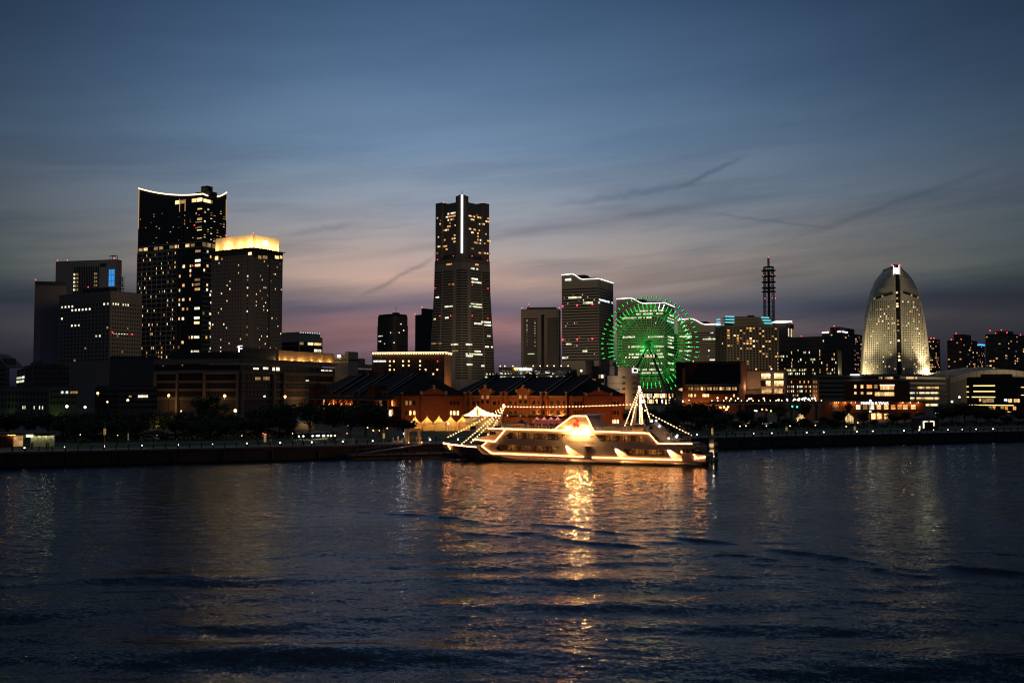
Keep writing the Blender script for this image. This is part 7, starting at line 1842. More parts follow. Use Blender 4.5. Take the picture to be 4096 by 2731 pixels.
for px, py, off, m_n, lab in ((3173, 1625, 92, 'signal_green', 'green traffic light between the two greenish street trees, left one'), (3192, 1627, 92, 'signal_green', 'green traffic light between the two greenish street trees, right one'), (3087, 1643, 84, 'signal_lime', 'lime green signal left of the left greenish street tree'), (3052, 1637, 86, 'signal_lime', 'small lime green signal right of the left lantern house'), (3068, 1637, 86, 'beacon_red', 'red signal lamp between the two lime green signals')):
    g_ = quay(px, off); h = at(px, py, g_.y).z - GROUND; t = thing('traffic_light', lab, 'traffic light', g_, 0, 'traffic lights on the shore road')
    MB().tube([(.8, 0, 0), (.8, 0, h + .2)], .07, 5).build('pole', 'steel_dark', t); MB().tube([(.8, 0, h + .1), (-.6, 0, h + .1)], .05, 5).build('arm', 'steel_dark', t); block('housing', 'steel_dark', t, (0, 0, h), (1.3, .25, .45)); globe('lens', m_n, t, (-.3, -.16, h), .3)
for px, lab in ((3020, 'white car passing behind the left lantern house'), (3290, 'white-lit van left of the shop hall'), (3060, 'pale car on the shore road before the walkway')): car(quay(px, 78), R(100), 'car_white', lab, 'headlight', 1.2, 'passing_car')

# ------------------------------------------------------------------ striped mooring piles
mat('pile_dark', (.05, .05, .055), .7, .15); mat('pile_pale', (.66, .58, .48), .7, .1)
def pile(px, ytop, ybase, wpx, label, bands, lampy=None):
    g_ = gnd(px, ybase, 0); Y = g_.y; t = thing('mooring_pile', label, 'mooring pile', g_, 0, 'striped mooring piles'); r = wpx / 2 / F * Y; z = lambda py: at(px, py, Y).z
    MB().lathe([(r, -4), (r, z(bands[-1][1]))], 20).build('shaft', 'pile_dark', t, smooth=False)
    for k, (ya, yb_) in enumerate(bands): MB().lathe([(r * 1.004, z(yb_) + .002), (r * 1.004, z(ya) - .002)], 20).build('band', 'pile_pale' if k % 2 else 'pile_dark', t)
    MB().lathe([(r * 1.06, 0), (r * 1.06, .12), (r * .4, .3)], 20, (0, 0, z(ytop))).build('cap', 'pile_dark', t)
    MB().tube([(0, 0, z(ytop)), (0, 0, z(ytop) + 1.1)], .05, 5).build('light_post', 'steel_dark', t); return t, z, r
t, z, r = pile(2846, 1758, 1842, 21, 'nearer striped mooring pile with pale bands, lamp at its foot', [(1758, 1772), (1772, 1787), (1787, 1799), (1799, 1815), (1815, 1828)])
globe('pile_lamp', 'lamp_white', t, (.5, -r - .2, z(1823)), .16); lamp('pile_fill_light', 'POINT', (.1, -r - 2.2, z(1806)), 420, (1, .70, .36), t, .1)  # fill light added off the pile, in place of the ship's floods
t, z, r = pile(2864, 1754, 1858, 14, 'slimmer striped mooring pile behind the paler one', [(1754, 1768), (1768, 1781), (1781, 1795), (1795, 1808), (1808, 1836)])
MB().lathe([(r * 1.7, -.15), (r * 1.9, .1), (r * 1.7, .3)], 14, (0, 0, z(1836))).build('collar', 'steel_pale', t)
t = thing('fender_frame', 'dark timber fender frame and brown box between the ship stern and the piles', 'fender', gnd(2812, 1850, 0)); Y = t.location.y; z = lambda py: at(2812, py, Y).z
MB().box(-1.1, 1.1, .5, 1.6, z(1812), z(1784)).build('box', 'concrete_warm', t)
for x in (-1.4, -.2, .9, 2.0, 3.0): block('timber', 'bark', t, (x, .2, z(1842)), (.35, .35, 1.9))
for zz in (1832, 1846): block('waling', 'bark', t, (.8, -.05, z(zz)), (4.8, .3, .3))

# ------------------------------------------------------------------ the illuminated cruise ship
from mathutils.geometry import tessellate_polygon
mat('ship_white', (.24, .235, .25), .35, .05, 1.5, spec=.5); mat('ship_grey', (.30, .30, .33), .5, .1); mat('ship_boot', (.012, .012, .014), .5, .2); mat('ship_deck', (.24, .20, .18), .7, .15); mat('ship_blue', (.10, .12, .18), .6, .1)
mat('saloon_wall', (.30, .17, .08), .7, .1); mat('curtain', (.60, .45, .26), .8, .1); mat('print_red', (.75, .02, .05), .5, .05); mat('print_peach', (.80, .33, .16), .5, .05); mat('print_grey', (.18, .11, .09), .5, .05); mat('print_brown', (.10, .06, .03), .5, .05)
glow('bulb', (1, .32, .07), 80.0, True); glow('bulb_white', (1, .50, .19), 26.0, True); glow('interior_lamp', (1, .62, .28), 5.0)
m = bpy.data.materials.new('ship_glass'); m.use_nodes = True; MATS['ship_glass'] = m
nt = m.node_tree; nt.nodes.remove(nt.nodes['Principled BSDF'])
tr = nt.nodes.new('ShaderNodeBsdfTransparent'); tr.inputs[0].default_value = (.82, .80, .76, 1); gs_ = nt.nodes.new('ShaderNodeBsdfGlossy'); gs_.inputs[1].default_value = .05; mx = nt.nodes.new('ShaderNodeMixShader'); mx.inputs[0].default_value = .08
nt.links.new(tr.outputs[0], mx.inputs[1]); nt.links.new(gs_.outputs[0], mx.inputs[2]); nt.links.new(mx.outputs[0], nt.nodes['Material Output'].inputs[0])

SA, SB = gnd(1838, 1841, 0), gnd(2800, 1866, 0)
SD = (SB - SA).normalized(); SN = Vector((-SD.y, SD.x, 0)); SANG = math.atan2(SD.y, SD.x)
BM = 11.0
ship = thing('cruise_ship', 'white two-deck cruise ship outlined in warm light bulbs, moored in front of the warehouses', 'ship', SA, SANG)
EYE = Vector((0, 0, HC))
def S(px, py, y=0.0):
    """Photo point -> (length, height) in the ship's own upright plane Y metres in from its near side."""
    d = Vector(ray(px, py)); o = SA + SN * y
    k = (o - EYE).dot(SN) / d.dot(SN); p = EYE + d * k
    return ((p - SA).dot(SD), p.z)
def S3(px, py, y=0.0):
    x, z = S(px, py, y); return Vector((x, y, z))
# hull
c = BM / 2
xb, zb = S(1774, 1773, c); xst, _ = S(2822, 1850, c)
zlow = lambda x: S(2000, 1815)[1] + (S(2700, 1839)[1] - S(2000, 1815)[1]) * (x - S(2000, 1815)[0]) / (S(2700, 1839)[0] - S(2000, 1815)[0])
x_br = S(1905, 1790)[0]
def zdeck(x):
    z1 = zlow(max(x, S(1960, 1815)[0])) - .12
    if x < x_br: return zb + (S(1900, 1789, .6)[1] - zb) * (x - xb) / (x_br - xb)
    if x < x_br + 1.6: return S(1900, 1789, .6)[1] + (z1 - S(1900, 1789, .6)[1]) * (x - x_br) / 1.6
    return z1
def hb(x, x0, L, p): f = min(1, max(0, (x - x0) / L)); return c * (1 - (1 - f) ** p)
rings = []
xs_ = [xb + .02, xb + .6, xb + 1.6, xb + 3, xb + 4.6, xb + 6.5, x_br, x_br + 1.6, x_br + 3, x_br + 6, x_br + 10, 30, 40, 50, xst - 4, xst - 1.2, xst]
for x in xs_:
    st = 1 - .10 * max(0, (x - (xst - 6)) / 6)
    d = hb(x, xb, 13.5, 2.3) * st; w = max(.03, hb(x, 0.2, 15, 2.1)) * st; zd = zdeck(x)
    f = min(1, max(0, (x - xb) / (0.2 - xb + .01)))
    zk = -1.2 if x > .2 else zb - .7 - (zb - .7 + .3) * f ** .9
    kn = min(zd - .25, .55 + max(0, zk + .2))
    rings.append([(x, c - d, zd), (x, c - (d * .985 if x > 6 else d * .8 + w * .2), zd - .35), (x, c - (d * .25 + w * .75), max(kn, zk + .1)), (x, c - w, max(-.1, zk + .05)), (x, c - w * .6, zk), (x, c, zk - .02),
                  (x, c + w * .6, zk), (x, c + w, max(-.1, zk + .05)), (x, c + (d * .25 + w * .75), max(kn, zk + .1)), (x, c + (d * .985 if x > 6 else d * .8 + w * .2), zd - .35), (x, c + d, zd)])
MB().loft(rings).build('hull', 'ship_white', ship, smooth=False)
bt = []
for x in [.6] + [q for q in xs_ if q > 1] :
    st = 1 - .10 * max(0, (x - (xst - 6)) / 6); d = hb(x, xb, 13.5, 2.3) * st; w = hb(x, .2, 15, 2.1) * st
    f = .62; o = .06; y0 = w + (d * .25 + w * .75 - w) * f
    bt.append([(x, c - w - o, -.5), (x, c - w - o, -.1), (x, c - y0 - o, .36), (x, c - y0 + .05, .38), (x, c + y0 - .05, .38), (x, c + y0 + o, .36), (x, c + w + o, -.1), (x, c + w + o, -.5)])
MB().loft(bt).build('boot_stripe', 'ship_boot', ship)
# bow bulwark cap, anchor, portholes, hawse
MB().tube([(x, c - hb(x, xb, 13.5, 2.3), zdeck(x) + .05) for x in [xb + .1 + k * (x_br - xb) / 14 for k in range(15)]], .09, 5).build('bulwark_cap', 'ship_white', ship)
an = S3(1843, 1812, .6); MB().tube([an + Vector((0, -.1, .5)), an + Vector((0, -.1, -.5))], .09, 6).tube([an + Vector((-.5, -.12, -.15)), an + Vector((-.3, -.14, -.5)), an + Vector((.3, -.14, -.5)), an + Vector((.5, -.12, -.15))], .09, 6).build('anchor', 'steel_grey', ship)
ph = MB().tube([(0, -.03, 0), (0, .03, 0)], .16, 10).mesh('porthole', 'pane_black')
for px, py in ((2115, 1831), (2182, 1833), (2228, 1835), (2272, 1836), (2620, 1852), (2500, 1848)): link('porthole', ph, ship, S3(px, py, -.01))
# near and far side walls with window openings
def panel(name, outer, holes, y, thick, material, parent=ship, front=-1):
    loops = [[Vector((x, z, 0)) for x, z in outer]] + [[Vector((x, z, 0)) for x, z in h] for h in holes]
    tri = tessellate_polygon(loops); flat = [p for l in loops for p in l]; n = len(flat)
    vs_ = [(p.x, y, p.y) for p in flat] + [(p.x, y + thick, p.y) for p in flat]
    fs_ = [tuple(t_) for t_ in tri] + [tuple(i + n for i in reversed(t_)) for t_ in tri]; o = 0
    for l in loops:
        m_ = len(l)
        for i in range(m_): fs_.append((o + i, o + (i + 1) % m_, o + (i + 1) % m_ + n, o + i + n))
        o += m_
    me = MB().add(vs_, fs_).mesh(name, material); bm = bmesh.new(); bm.from_mesh(me); bmesh.ops.recalc_face_normals(bm, faces=bm.faces); bm.to_mesh(me); bm.free()
    return link(name, me, parent)
P = lambda *pp: [S(px, py) for px, py in pp]
outer = P((1965, 1814), (1929, 1784), (1946, 1766), (1978, 1765), (2021, 1717), (2268, 1724), (2378, 1725), (2597, 1733), (2634, 1774), (2768, 1777), (2793, 1792), (2742, 1792), (2722, 1793), (2728, 1838), (2400, 1828))
wins = {'lower_fore': P((1981, 1793), (1993, 1777), (2238, 1785), (2221, 1811), (1994, 1803)), 'upper_fore': P((2012, 1752), (2036, 1729), (2262, 1736), (2241, 1761)), 'upper_aft': P((2380, 1738), (2566, 1743), (2587, 1770), (2402, 1766)), 'lower_aft': P((2492, 1793), (2655, 1798), (2673, 1825), (2508, 1821))}
panel('side_wall', outer, list(wins.values()), 0.0, .18, 'ship_white'); panel('side_wall', outer, list(wins.values()), BM - .18, .18, 'ship_white')
def between(poly, x):
    zs_ = []
    for (x0, z0), (x1, z1) in zip(poly, poly[1:] + poly[:1]):
        if (x0 - x) * (x1 - x) <= 0 and x0 != x1: zs_.append(z0 + (z1 - z0) * (x - x0) / (x1 - x0))
    return min(zs_), max(zs_)
for nm, n in (('lower_fore', 8), ('upper_fore', 8), ('upper_aft', 7), ('lower_aft', 8)):
    poly = wins[nm]; x0, x1 = min(p[0] for p in poly), max(p[0] for p in poly)
    for side_y in (.06, BM - .12):
        for k in range(n):
            a_, c_ = x0 + (x1 - x0) * k / n + .04, x0 + (x1 - x0) * (k + 1) / n - .04
            if k == 0: a_ += .05
            (l0, h0), (l1, h1) = between(poly, a_ + .02), between(poly, c_ - .02)
            MB().sheet([(a_, l0), (c_, l1), (c_, h1), (a_, h0)], side_y, side_y + .03).build('window_pane', 'ship_glass', ship)
            if k: 
                xm = x0 + (x1 - x0) * k / n; l, h = between(poly, xm); block('mullion', 'ship_boot', ship, (xm, side_y + .02, (l + h) / 2), (.13, .12, h - l))
# decks, inner bulkheads and furnishings
def deck(name, p0, p1, material, y0=.19, y1=BM - .19, t_=.2):
    (xa, za), (xc2, zc2) = S(*p0), S(*p1)
    MB().add([(xa, y0, za), (xc2, y0, zc2), (xc2, y1, zc2), (xa, y1, za), (xa, y0, za - t_), (xc2, y0, zc2 - t_), (xc2, y1, zc2 - t_), (xa, y1, za - t_)], [(0, 1, 2, 3), (7, 6, 5, 4), (0, 4, 5, 1), (1, 5, 6, 2), (2, 6, 7, 3), (3, 7, 4, 0)]).build(name, material, ship)
deck('main_deck', (1950, 1812), (2740, 1838), 'ship_deck'); deck('upper_deck', (1950, 1767), (2770, 1785), 'ship_deck'); deck('sun_deck', (1985, 1720), (2600, 1736), 'ship_blue')
deck('fore_deck', (1800, 1783), (1960, 1790), 'ship_deck', 2.0, BM - 2.0)
for nm, (pa, pb, za, zb_) in {'saloon_bulkhead': (1985, 2240, 1772, 1810), 'dining_bulkhead': (2005, 2262, 1726, 1764), 'lounge_bulkhead': (2380, 2590, 1735, 1772), 'aft_saloon_bulkhead': (2490, 2680, 1790, 1826)}.items():
    x0, x1 = S(pa, 1780)[0], S(pb, 1780)[0]; z1 = S((pa + pb) / 2, za)[1]; z0 = S((pa + pb) / 2, zb_)[1]
    MB().box(x0, x1, 4.0, 4.1, z0, z1).build(nm, 'saloon_wall', ship)
    n = int((x1 - x0) / 1.55); rg = random.Random(n)
    for k in range(n):
        xx = x0 + (k + .5) * (x1 - x0) / n
        if rg.random() < .8: block('curtain', 'curtain', ship, (xx + rg.uniform(-.3, .3), rg.uniform(.5, .8), (z0 + z1) / 2 + .1), (.16, .08, (z1 - z0) * .8))
        block('table', 'cloth_white', ship, (xx, 1.5, z0 + .75), (.8, .8, .06)); block('chair_back', 'ship_boot', ship, (xx + .6, 1.5, z0 + .75), (.07, .4, .5))
        block('wall_panel', 'curtain' if k % 2 else 'iron_red', ship, (xx, 3.95, (z0 + z1) / 2), ((x1 - x0) / n * .6, .06, (z1 - z0) * .7))
        if k % 2 == 0: globe('ceiling_lamp', 'interior_lamp', ship, (xx, 2.0, z1 - .25), .09)
    for k in range(3): lamp('cabin_light', 'POINT', (x0 + (k + .5) * (x1 - x0) / 3, 2.2, z1 - .4), 95, (1, .52, .18), ship, .15)
# bridge house forward, with curved front and windows
br = P((1953, 1715), (2024, 1717), (1982, 1764), (1948, 1764), (1900, 1761), (1897, 1753), (1947, 1741))
panel('bridge_house', br, [], .9, BM - 1.8, 'ship_white')
bwx = [S(1957 + k * 8, 1732) for k in range(3)]
for k in range(3):
    (x, z) = bwx[k]; block('bridge_window', 'pane_black', ship, (x, .86, z), (.36, .12, .85))
bf0, bf1 = S(1949, 1741), S(1952, 1722)
for k in range(6): block('bridge_window', 'pane_black', ship, ((bf0[0] + bf1[0]) / 2 - .12, 1.6 + k * (BM - 3.2) / 5, (bf0[1] + bf1[1]) / 2), (.1, 1.1, .8))
panel('bridge_roof', P((1945, 1716), (2030, 1719), (2030, 1715), (1945, 1712)), [], .4, BM - .8, 'ship_white')
# funnel casing with the name and emblem
fc = P((2214, 1721), (2289, 1662), (2347, 1662), (2375, 1725))
panel('funnel_casing', fc, [], -.03, .25, 'ship_white'); panel('funnel_casing', fc, [], BM - .22, .25, 'ship_white')
(xa, za), (xc2, zc2), (xd, zd2), (xe, ze2) = fc
MB().add([(xc2 - .1, -.3, zc2), (xd + 1.6, -.3, zd2), (xd + 1.6, BM + .3, zd2), (xc2 - .1, BM + .3, zc2), (xc2 - .1, -.3, zc2 + .16), (xd + 1.6, -.3, zd2 + .16), (xd + 1.6, BM + .3, zd2 + .16), (xc2 - .1, BM + .3, zc2 + .16)], [(0, 3, 2, 1), (4, 5, 6, 7), (0, 1, 5, 4), (1, 2, 6, 5), (2, 3, 7, 6), (3, 0, 4, 7)]).build('funnel_top', 'ship_white', ship)
MB().add([(xa, .24, za), (xc2, .24, zc2), (xc2, BM - .24, zc2), (xa, BM - .24, za)], [(0, 1, 2, 3)]).build('funnel_front', 'ship_white', ship)
MB().add([(xd, .24, zd2 - .02), (xe, .24, ze2), (xe, BM - .24, ze2), (xd, BM - .24, zd2 - .02)], [(0, 1, 2, 3)]).build('funnel_back', 'ship_grey', ship)
def sticker(name, pts, material, y=-.05): return MB().sheet(P(*pts), y, y + .012).build(name, material, ship)
def blob(cx_, cy_, rx, ry, n=16, a0=0, a1=360): return [(cx_ + rx * math.cos(R(a0 + (a1 - a0) * k / (n if a1 - a0 == 360 else n - 1))), cy_ - ry * math.sin(R(a0 + (a1 - a0) * k / (n if a1 - a0 == 360 else n - 1)))) for k in range(n)]
# emblem: grey dome, peach head with trailing lines, red head, two red petals
sticker('emblem_dome', blob(2303, 1678, 10, 8.5, 12, 0, 180), 'print_grey', -.046); sticker('emblem_head', blob(2297, 1683, 7, 7), 'print_peach', -.052); sticker('emblem_head', blob(2311, 1682.5, 6, 6.4), 'print_red', -.052)
sticker('emblem_petal', [(2301, 1690), (2294, 1692), (2294, 1702), (2298, 1710), (2304, 1705), (2303, 1697)], 'print_red', -.050); sticker('emblem_petal', [(2308, 1688), (2302, 1694), (2305, 1704), (2313, 1711), (2319, 1697), (2311, 1695), (2310, 1690)], 'print_red', -.054)
for pl in ([(2290, 1686), (2286, 1692), (2280, 1696), (2274, 1697)], [(2294, 1694), (2292, 1702), (2288, 1707), (2284, 1710)]): MB().tube([S3(px, py, -.05) for px, py in pl], .03, 4).build('emblem_line', 'print_brown', ship)
x0, z0 = S(2322, 1743); text('ship_name', 'Marine Rouge', 'print_brown', 1, ship, (x0, -.04, z0), 0, fit=(S(2377, 1743)[0] - S(2267, 1741)[0], .75), extrude=.01)
x0, z0 = S(2322, 1765); text('ship_name', '\u30de\u30ea\u30fc\u30f3 \u30eb\u30fc\u30b8\u30e5', 'print_brown', 1, ship, (x0, -.04, z0), 0, fit=(S(2373, 1767)[0] - S(2272, 1763)[0], .62), extrude=.01)
d0, d1 = S(2340, 1828), S(2366, 1786); MB().box(d0[0], d1[0], -.05, .02, d0[1], d1[1]).build('side_door', 'ship_white', ship); block('door_canopy', 'ship_grey', ship, ((d0[0] + d1[0]) / 2, -.25, d1[1] + .1), (d1[0] - d0[0] + .3, .5, .12)); block('door_window', 'print_brown', ship, ((d0[0] + d1[0]) / 2, -.06, d1[1] - .8), (.28, .03, .5)); x0, z0 = S(2308, 1821); block('hatch', 'print_brown', ship, (x0, -.03, z0), (.7, .08, .32))
# aft: stairs, deck house, overhang, transom bulwark
st0, st1 = S3(2598, 1692, 2.2), S3(2706, 1768, 2.2)
for y in (2.0, 4.2):
    MB().add([(st0.x, y, st0.z), (st1.x, y, st1.z), (st1.x, y + .1, st1.z), (st0.x, y + .1, st0.z), (st0.x, y, st0.z - .5), (st1.x, y, st1.z - .5), (st1.x, y + .1, st1.z - .5), (st0.x, y + .1, st0.z - .5)], [(0, 1, 2, 3), (0, 4, 5, 1), (3, 2, 6, 7), (7, 6, 5, 4)]).build('stair_string', 'ship_white', ship)
    rl = MB()
    for k in range(9): q = st0.lerp(st1, k / 8); rl.tube([(q.x, y, q.z), (q.x, y, q.z + 1.0)], .03, 4)
    rl.tube([(st0.x, y, st0.z + 1), (st1.x, y, st1.z + 1)], .035, 4); rl.build('stair_rail', 'steel_pale', ship)
for k in range(16): q = st0.lerp(st1, (k + .5) / 16); block('stair_tread', 'ship_deck', ship, (q.x, 3.15, q.z - .1), (.32, 2.1, .06))
panel('stair_screen', P((2590, 1733), (2600, 1690), (2612, 1692), (2700, 1770), (2636, 1772)), [], 4.4, .12, 'ship_grey')
vt = S(2545, 1715); MB().box(S(2524, 1715)[0], S(2572, 1715)[0], .6, 3.0, S(2545, 1733)[1], S(2545, 1697)[1]).build('vent_house', 'ship_white', ship)
for k in range(4): block('louvre', 'steel_grey', ship, (S(2548, 1710)[0], .56, S(2548, 1702 + k * 7)[1]), (1.7, .08, .14))
panel('aft_deck_edge', P((2632, 1779), (2766, 1780), (2770, 1772), (2634, 1772)), [], -.12, .25, 'ship_white'); MB().box(S(2634, 1775)[0], S(2767, 1776)[0], .15, BM - .15, S(2700, 1779)[1], S(2700, 1775)[1]).build('aft_deck', 'ship_deck', ship)
panel('aft_wing', P((2744, 1783), (2768, 1777), (2795, 1791), (2742, 1792)), [], .3, .2, 'ship_blue')
panel('aft_cabin', P((2720, 1792), (2752, 1792), (2768, 1816), (2820, 1818), (2822, 1848), (2722, 1845)), [P((2724, 1795), (2749, 1795), (2763, 1811), (2730, 1811))], .35, .2, 'ship_white')
panel('aft_cabin', P((2720, 1792), (2752, 1792), (2768, 1816), (2820, 1818), (2822, 1848), (2722, 1845)), [], BM - .6, .2, 'ship_white')
block('cabin_glass', 'pane_dark', ship, (S(2744, 1803)[0], .6, S(2744, 1803)[1]), (1.9, .05, .9)); MB().box(S(2766, 1816)[0], S(2821, 1818)[0], .56, BM - .6, S(2790, 1840)[1] - .3, S(2790, 1826)[1]).build('mooring_deck', 'ship_deck', ship); MB().box(S(2740, 1800)[0], S(2742, 1800)[0], .56, BM - .6, S(2740, 1840)[1], S(2740, 1793)[1]).build('aft_bulkhead', 'ship_white', ship)
for px in (2775, 2790): block('winch', 'steel_dark', ship, (S(px, 1812)[0], 2.2, S(px, 1812)[1]), (.9, 1.0, .8))
block('mooring_locker', 'print_peach', ship, (S(2772, 1806)[0], 3.4, S(2772, 1806)[1]), (.8, .8, .5))
# sun-deck rail, life rings, lockers, radar, masts
def rail(p0, p1, y, n, h=1.0, name='deck_rail'):
    a_, c_ = S3(*p0, y), S3(*p1, y); r_ = MB()
    for k in range(n + 1): q = a_.lerp(c_, k / n); r_.tube([q, q + Vector((0, 0, h))], .025, 4)
    for f in (.5, 1.0): r_.tube([a_ + Vector((0, 0, h * f)), c_ + Vector((0, 0, h * f))], .025, 4)
    r_.build(name, 'steel_pale', ship)
rail((2030, 1718), (2210, 1722), .3, 16); rail((2378, 1723), (2590, 1732), .3, 18); rail((2490, 1700), (2600, 1694), 2.0, 10); rail((2636, 1773), (2762, 1774), .2, 12); rail((2030, 1718), (2590, 1730), BM - .3, 36); rail((1900, 1760), (1945, 1762), .9, 5, .8)
MB().box(S(2380, 1712)[0], S(2600, 1712)[0], 1.2, BM - 1.2, S(2450, 1722)[1], S(2450, 1721)[1] + .05).build('deck_cover', 'ship_blue', ship)
MB().add([S3(2395, 1722, .5), S3(2590, 1731, .5), S3(2600, 1702, 3), S3(2520, 1700, 3)], [(0, 1, 2, 3)]).build('deck_ramp', 'ship_blue', ship)
for px in (2110, 2176): 
    q = S3(px, 1703, 2.0); MB().tube([(.34 * math.cos(a_), 0, .34 * math.sin(a_)) for a_ in [2 * math.pi * k / 14 for k in range(14)]], .08, 6, closed=True).build('life_ring', 'ship_white', ship, q)
for k in range(5): q = S3(2130 + k * 25, 1704, 3.0); block('deck_locker', 'ship_boot', ship, q, (.8, .6, 1.0))
q = S3(1991, 1707, 4.0); block('radar_box', 'ship_boot', ship, q, (1.4, .6, .5)); globe('port_light', 'beacon_red', ship, S3(2008, 1708, 3.6), .13)
MB().box(S(2030, 1700)[0], S(2075, 1700)[0], 3.5, 7, S(2050, 1718)[1], S(2050, 1697)[1]).build('deck_house', 'ship_grey', ship)
for k in range(4): block('deck_window', 'pane_grey', ship, (S(2036 + k * 11, 1705)[0], 3.46, S(2050, 1706)[1]), (.5, .06, .5))
ma, mb_ = S3(1994, 1716, c), S3(2015, 1625, c); MB().tube([ma, ma.lerp(mb_, .6), mb_], .42, 8, r2=.16).build('fore_mast', 'ship_white', ship); globe('mast_lamp', 'bulb_white', ship, mb_ + Vector((.1, -.3, .2)), .28)
MB().tube([ma.lerp(mb_, .9) + Vector((-.9, 0, 0)), ma.lerp(mb_, .93) + Vector((1.0, 0, .3))], .06, 5).build('mast_yard', 'ship_white', ship); block('radar', 'ship_white', ship, mb_ + Vector((.8, 0, .1)), (1.3, .2, .14))
na, nb_ = S3(2530, 1706, c), S3(2557, 1548, c); MB().tube([na, na.lerp(nb_, .5), nb_], .55, 8, r2=.13).build('aft_mast', 'ship_white', ship); globe('mast_lamp', 'bulb_white', ship, nb_, .25)
MB().box(-.5, .5, -.4, .4, -.1, .1).build('mast_platform', 'ship_white', ship, na.lerp(nb_, .62)); MB().tube([na.lerp(nb_, .3) + Vector((-.6, 0, 0)), na.lerp(nb_, .62) + Vector((-.5, 0, 0))], .05, 5).build('mast_ladder', 'steel_pale', ship)
fa, fb = S3(2756, 1767, 1.0), S3(2767, 1738, 1.0); MB().tube([fa, fb], .05, 5).build('stern_staff', 'ship_white', ship)
# lights: strings of bulbs along the edges (each bulb a sub-part) and dressing lines between the masts
bm_ = MB().ball((0, 0, 0), .09, 6, 4).mesh('bulb', 'bulb', True); bw2 = MB().ball((0, 0, 0), .105, 6, 4).mesh('bulb', 'bulb_white', True)
def string(pts, step, sub=True, bulb=bm_, name='light_string', wire=.012, sag=0.0):
    pts = [Vector(p) for p in pts]; L = [0]
    for a_, c_ in zip(pts, pts[1:]): L.append(L[-1] + (c_ - a_).length)
    n = max(2, round(L[-1] / step)); pos = []
    for k in range(n + 1):
        d = L[-1] * k / n
        for i in range(len(L) - 1):
            if d <= L[i + 1] + 1e-6: f = (d - L[i]) / (L[i + 1] - L[i]); q = pts[i].lerp(pts[i + 1], f); q.z -= sag * 4 * (k / n) * (1 - k / n); pos.append(q); break
    w = MB().tube(pos, wire, 3).build(name, 'steel_dark', ship)
    if sub:
        for q in pos: link('bulb', bulb, w, q)
    else:
        m_ = MB(); sm = .08
        for q in pos: m_.ball(q, sm, 6, 4)
        stuff(m_.build('bulbs', 'bulb_white', w))
E = lambda pp, y=-.16: [S3(px, py, y) for px, py in pp]
stp = .47
string([Vector((x, c - hb(x, xb, 13.5, 2.3) - .1, zdeck(x) + .12)) for x in [xb + .1 + k * (x_br - .3 - xb) / 16 for k in range(17)]], stp * .8)
string(E([(1893, 1757), (1980, 1765), (2022, 1716)]), stp); string(E([(1953, 1713), (2214, 1720), (2266, 1722)]), stp); string(E([(2215, 1718), (2290, 1663), (2346, 1663), (2366, 1705), (2373, 1721)]), stp * 1.15)
string(E([(2378, 1724), (2595, 1732), (2632, 1773), (2766, 1774)]), stp); string(E([(1945, 1767), (1927, 1784), (1966, 1812), (2330, 1826)]), stp); string(E([(2372, 1829), (2722, 1839)]), stp)
string(E([(2746, 1788), (2712, 1788), (2726, 1807)], .1), stp); string(E([(2776, 1818), (2787, 1831), (2780, 1833)], .2), stp); string(E([(2790, 1832), (2820, 1827)], .2), stp * .6); string([S3(1790, 1775, 4.2), S3(1800, 1794, 4.0)], .5)
D = lambda pp, y=c: [S3(px, py, y) for px, py in pp]
for pp, y, st_, sg in (([(2014, 1626), (1793, 1747)], c, .75, .25), ([(2012, 1630), (1848, 1774)], c - 2, .72, .15), ([(2016, 1632), (1885, 1769)], c - 3, .72, .15), ([(2014, 1640), (1952, 1737)], c - 1, .7, .1), ([(2020, 1626), (2535, 1617)], c, .8, .25),
                       ([(2557, 1549), (2500, 1700)], c - 3, .55, .1), ([(2557, 1552), (2525, 1696)], c - 1.5, .55, .05), ([(2558, 1549), (2559, 1690)], c - 1, .5, 0), ([(2560, 1549), (2571, 1690)], c + 1, .5, 0), ([(2560, 1549), (2566, 1705)], c - 3, .5, 0), ([(2561, 1549), (2602, 1684)], c, .55, .1), ([(2548, 1618), (2590, 1648), (2766, 1740)], c - 2, .72, .1)):
    string(D(pp, y), st_, sub=False, sag=sg)
for px, py, y in ((2607, 1683, 2.2), (2625, 1682, 4.2), (2675, 1753, 2.0), (2706, 1747, 4.2), (2709, 1741, 5), (2638, 1704, 4.2)): globe('deck_lamp', 'lamp_white', ship, S3(px, py, y), .2); MB().tube([S3(px, py, y) - Vector((0, 0, 1.2)), S3(px, py, y)], .03, 4).build('lamp_stem', 'steel_pale', ship)
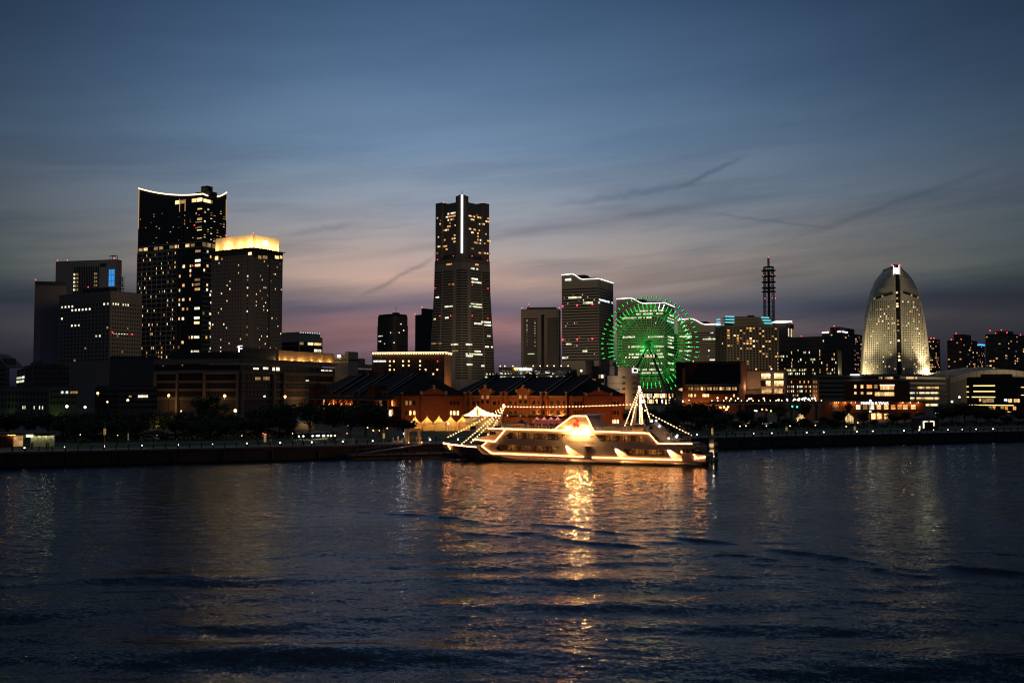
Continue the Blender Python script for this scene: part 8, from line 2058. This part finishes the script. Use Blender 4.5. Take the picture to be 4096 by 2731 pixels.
# floodlights on the side
for a_, b_ in (((2254, 1776), (2302, 1826)), ((2452, 1787), (2500, 1834)), ((2662, 1792), (2712, 1838))):
    q = S3(*a_, -.28); r_ = S3(*b_, .10); block('floodlight', 'steel_dark', ship, q + Vector((-.12, 0, .12)), (.22, .3, .22), 0); lamp('flood', 'SPOT', q, 24000, (1, .46, .12), ship, .05, r_, 38, .35)
for px, py, e in ((2292, 1728, 120), (2318, 1728, 150), (2345, 1729, 140), (2268, 1710, 80), (2340, 1708, 90)):  # the last two are added higher up to widen the glow
    q = S3(px, py, -.62); block('floodlight', 'steel_dark', ship, q + Vector((0, .1, .0)), (.12, .3, .1)); lamp('name_light', 'POINT', q + Vector((0, -.05, -.25)), e * 10, (1, .46, .12), ship, .08)
lamp('deck_light', 'POINT', S3(2650, 1730, 3.0), 40, (1, .75, .45), ship, .1); lamp('deck_light', 'POINT', S3(2690, 1755, 3.0), 30, (.9, 1, .6), ship, .1); lamp('bow_light', 'POINT', S3(1902, 1756, .2), 20, (1, .6, .25), ship, .1)

# ------------------------------------------------------------------ added fill spots standing in for city lamps below the towers
def wash(label_root, px, py, Y, energy, tpx, tpy, tY, angle, color=(1, .74, .46)):
    lamp('tower_fill_light', 'SPOT', at(px, py, Y), energy, color, None, 4.0, at(tpx, tpy, tY), angle, 1.0)
wash('', 1860, 1500, 1270, 230000, 1850, 1200, 1440, 100)
wash('', 2330, 1470, 1230, 85000, 2360, 1260, 1370, 100); wash('', 2600, 1480, 1180, 95000, 2600, 1330, 1340, 100)
wash('', 2830, 1450, 1180, 52000, 2840, 1350, 1290, 110); wash('', 2990, 1470, 1020, 95000, 3010, 1370, 1140, 110)
wash('', 2170, 1480, 1260, 50000, 2165, 1330, 1410, 90)
wash('', 1000, 1440, 640, 70000, 1000, 1180, 790, 110); wash('', 700, 1440, 780, 30000, 700, 1150, 920, 100)
wash('', 400, 1440, 640, 14000, 400, 1300, 830, 110); wash('', 330, 1160, 860, 12000, 330, 1110, 975, 110)

# ------------------------------------------------------------------ like things in a row: say which one, counted from the left of the picture
ORD = ['first', 'second', 'third', 'fourth', 'fifth', 'sixth', 'seventh', 'eighth', 'ninth', 'tenth', 'eleventh', 'twelfth', 'thirteenth', 'fourteenth', 'fifteenth', 'sixteenth']
rowsd = {}
for o in SC.objects:
    if o.parent is None and o.get('label') and o.get('category'): rowsd.setdefault(o['label'], []).append(o)
for lab, os_ in rowsd.items():
    if len(os_) > 1:
        os_.sort(key=lambda o: o.location.x / o.location.y)
        for k, o in enumerate(os_): o['label'] = lab + ', ' + ORD[k] + ' from the left'
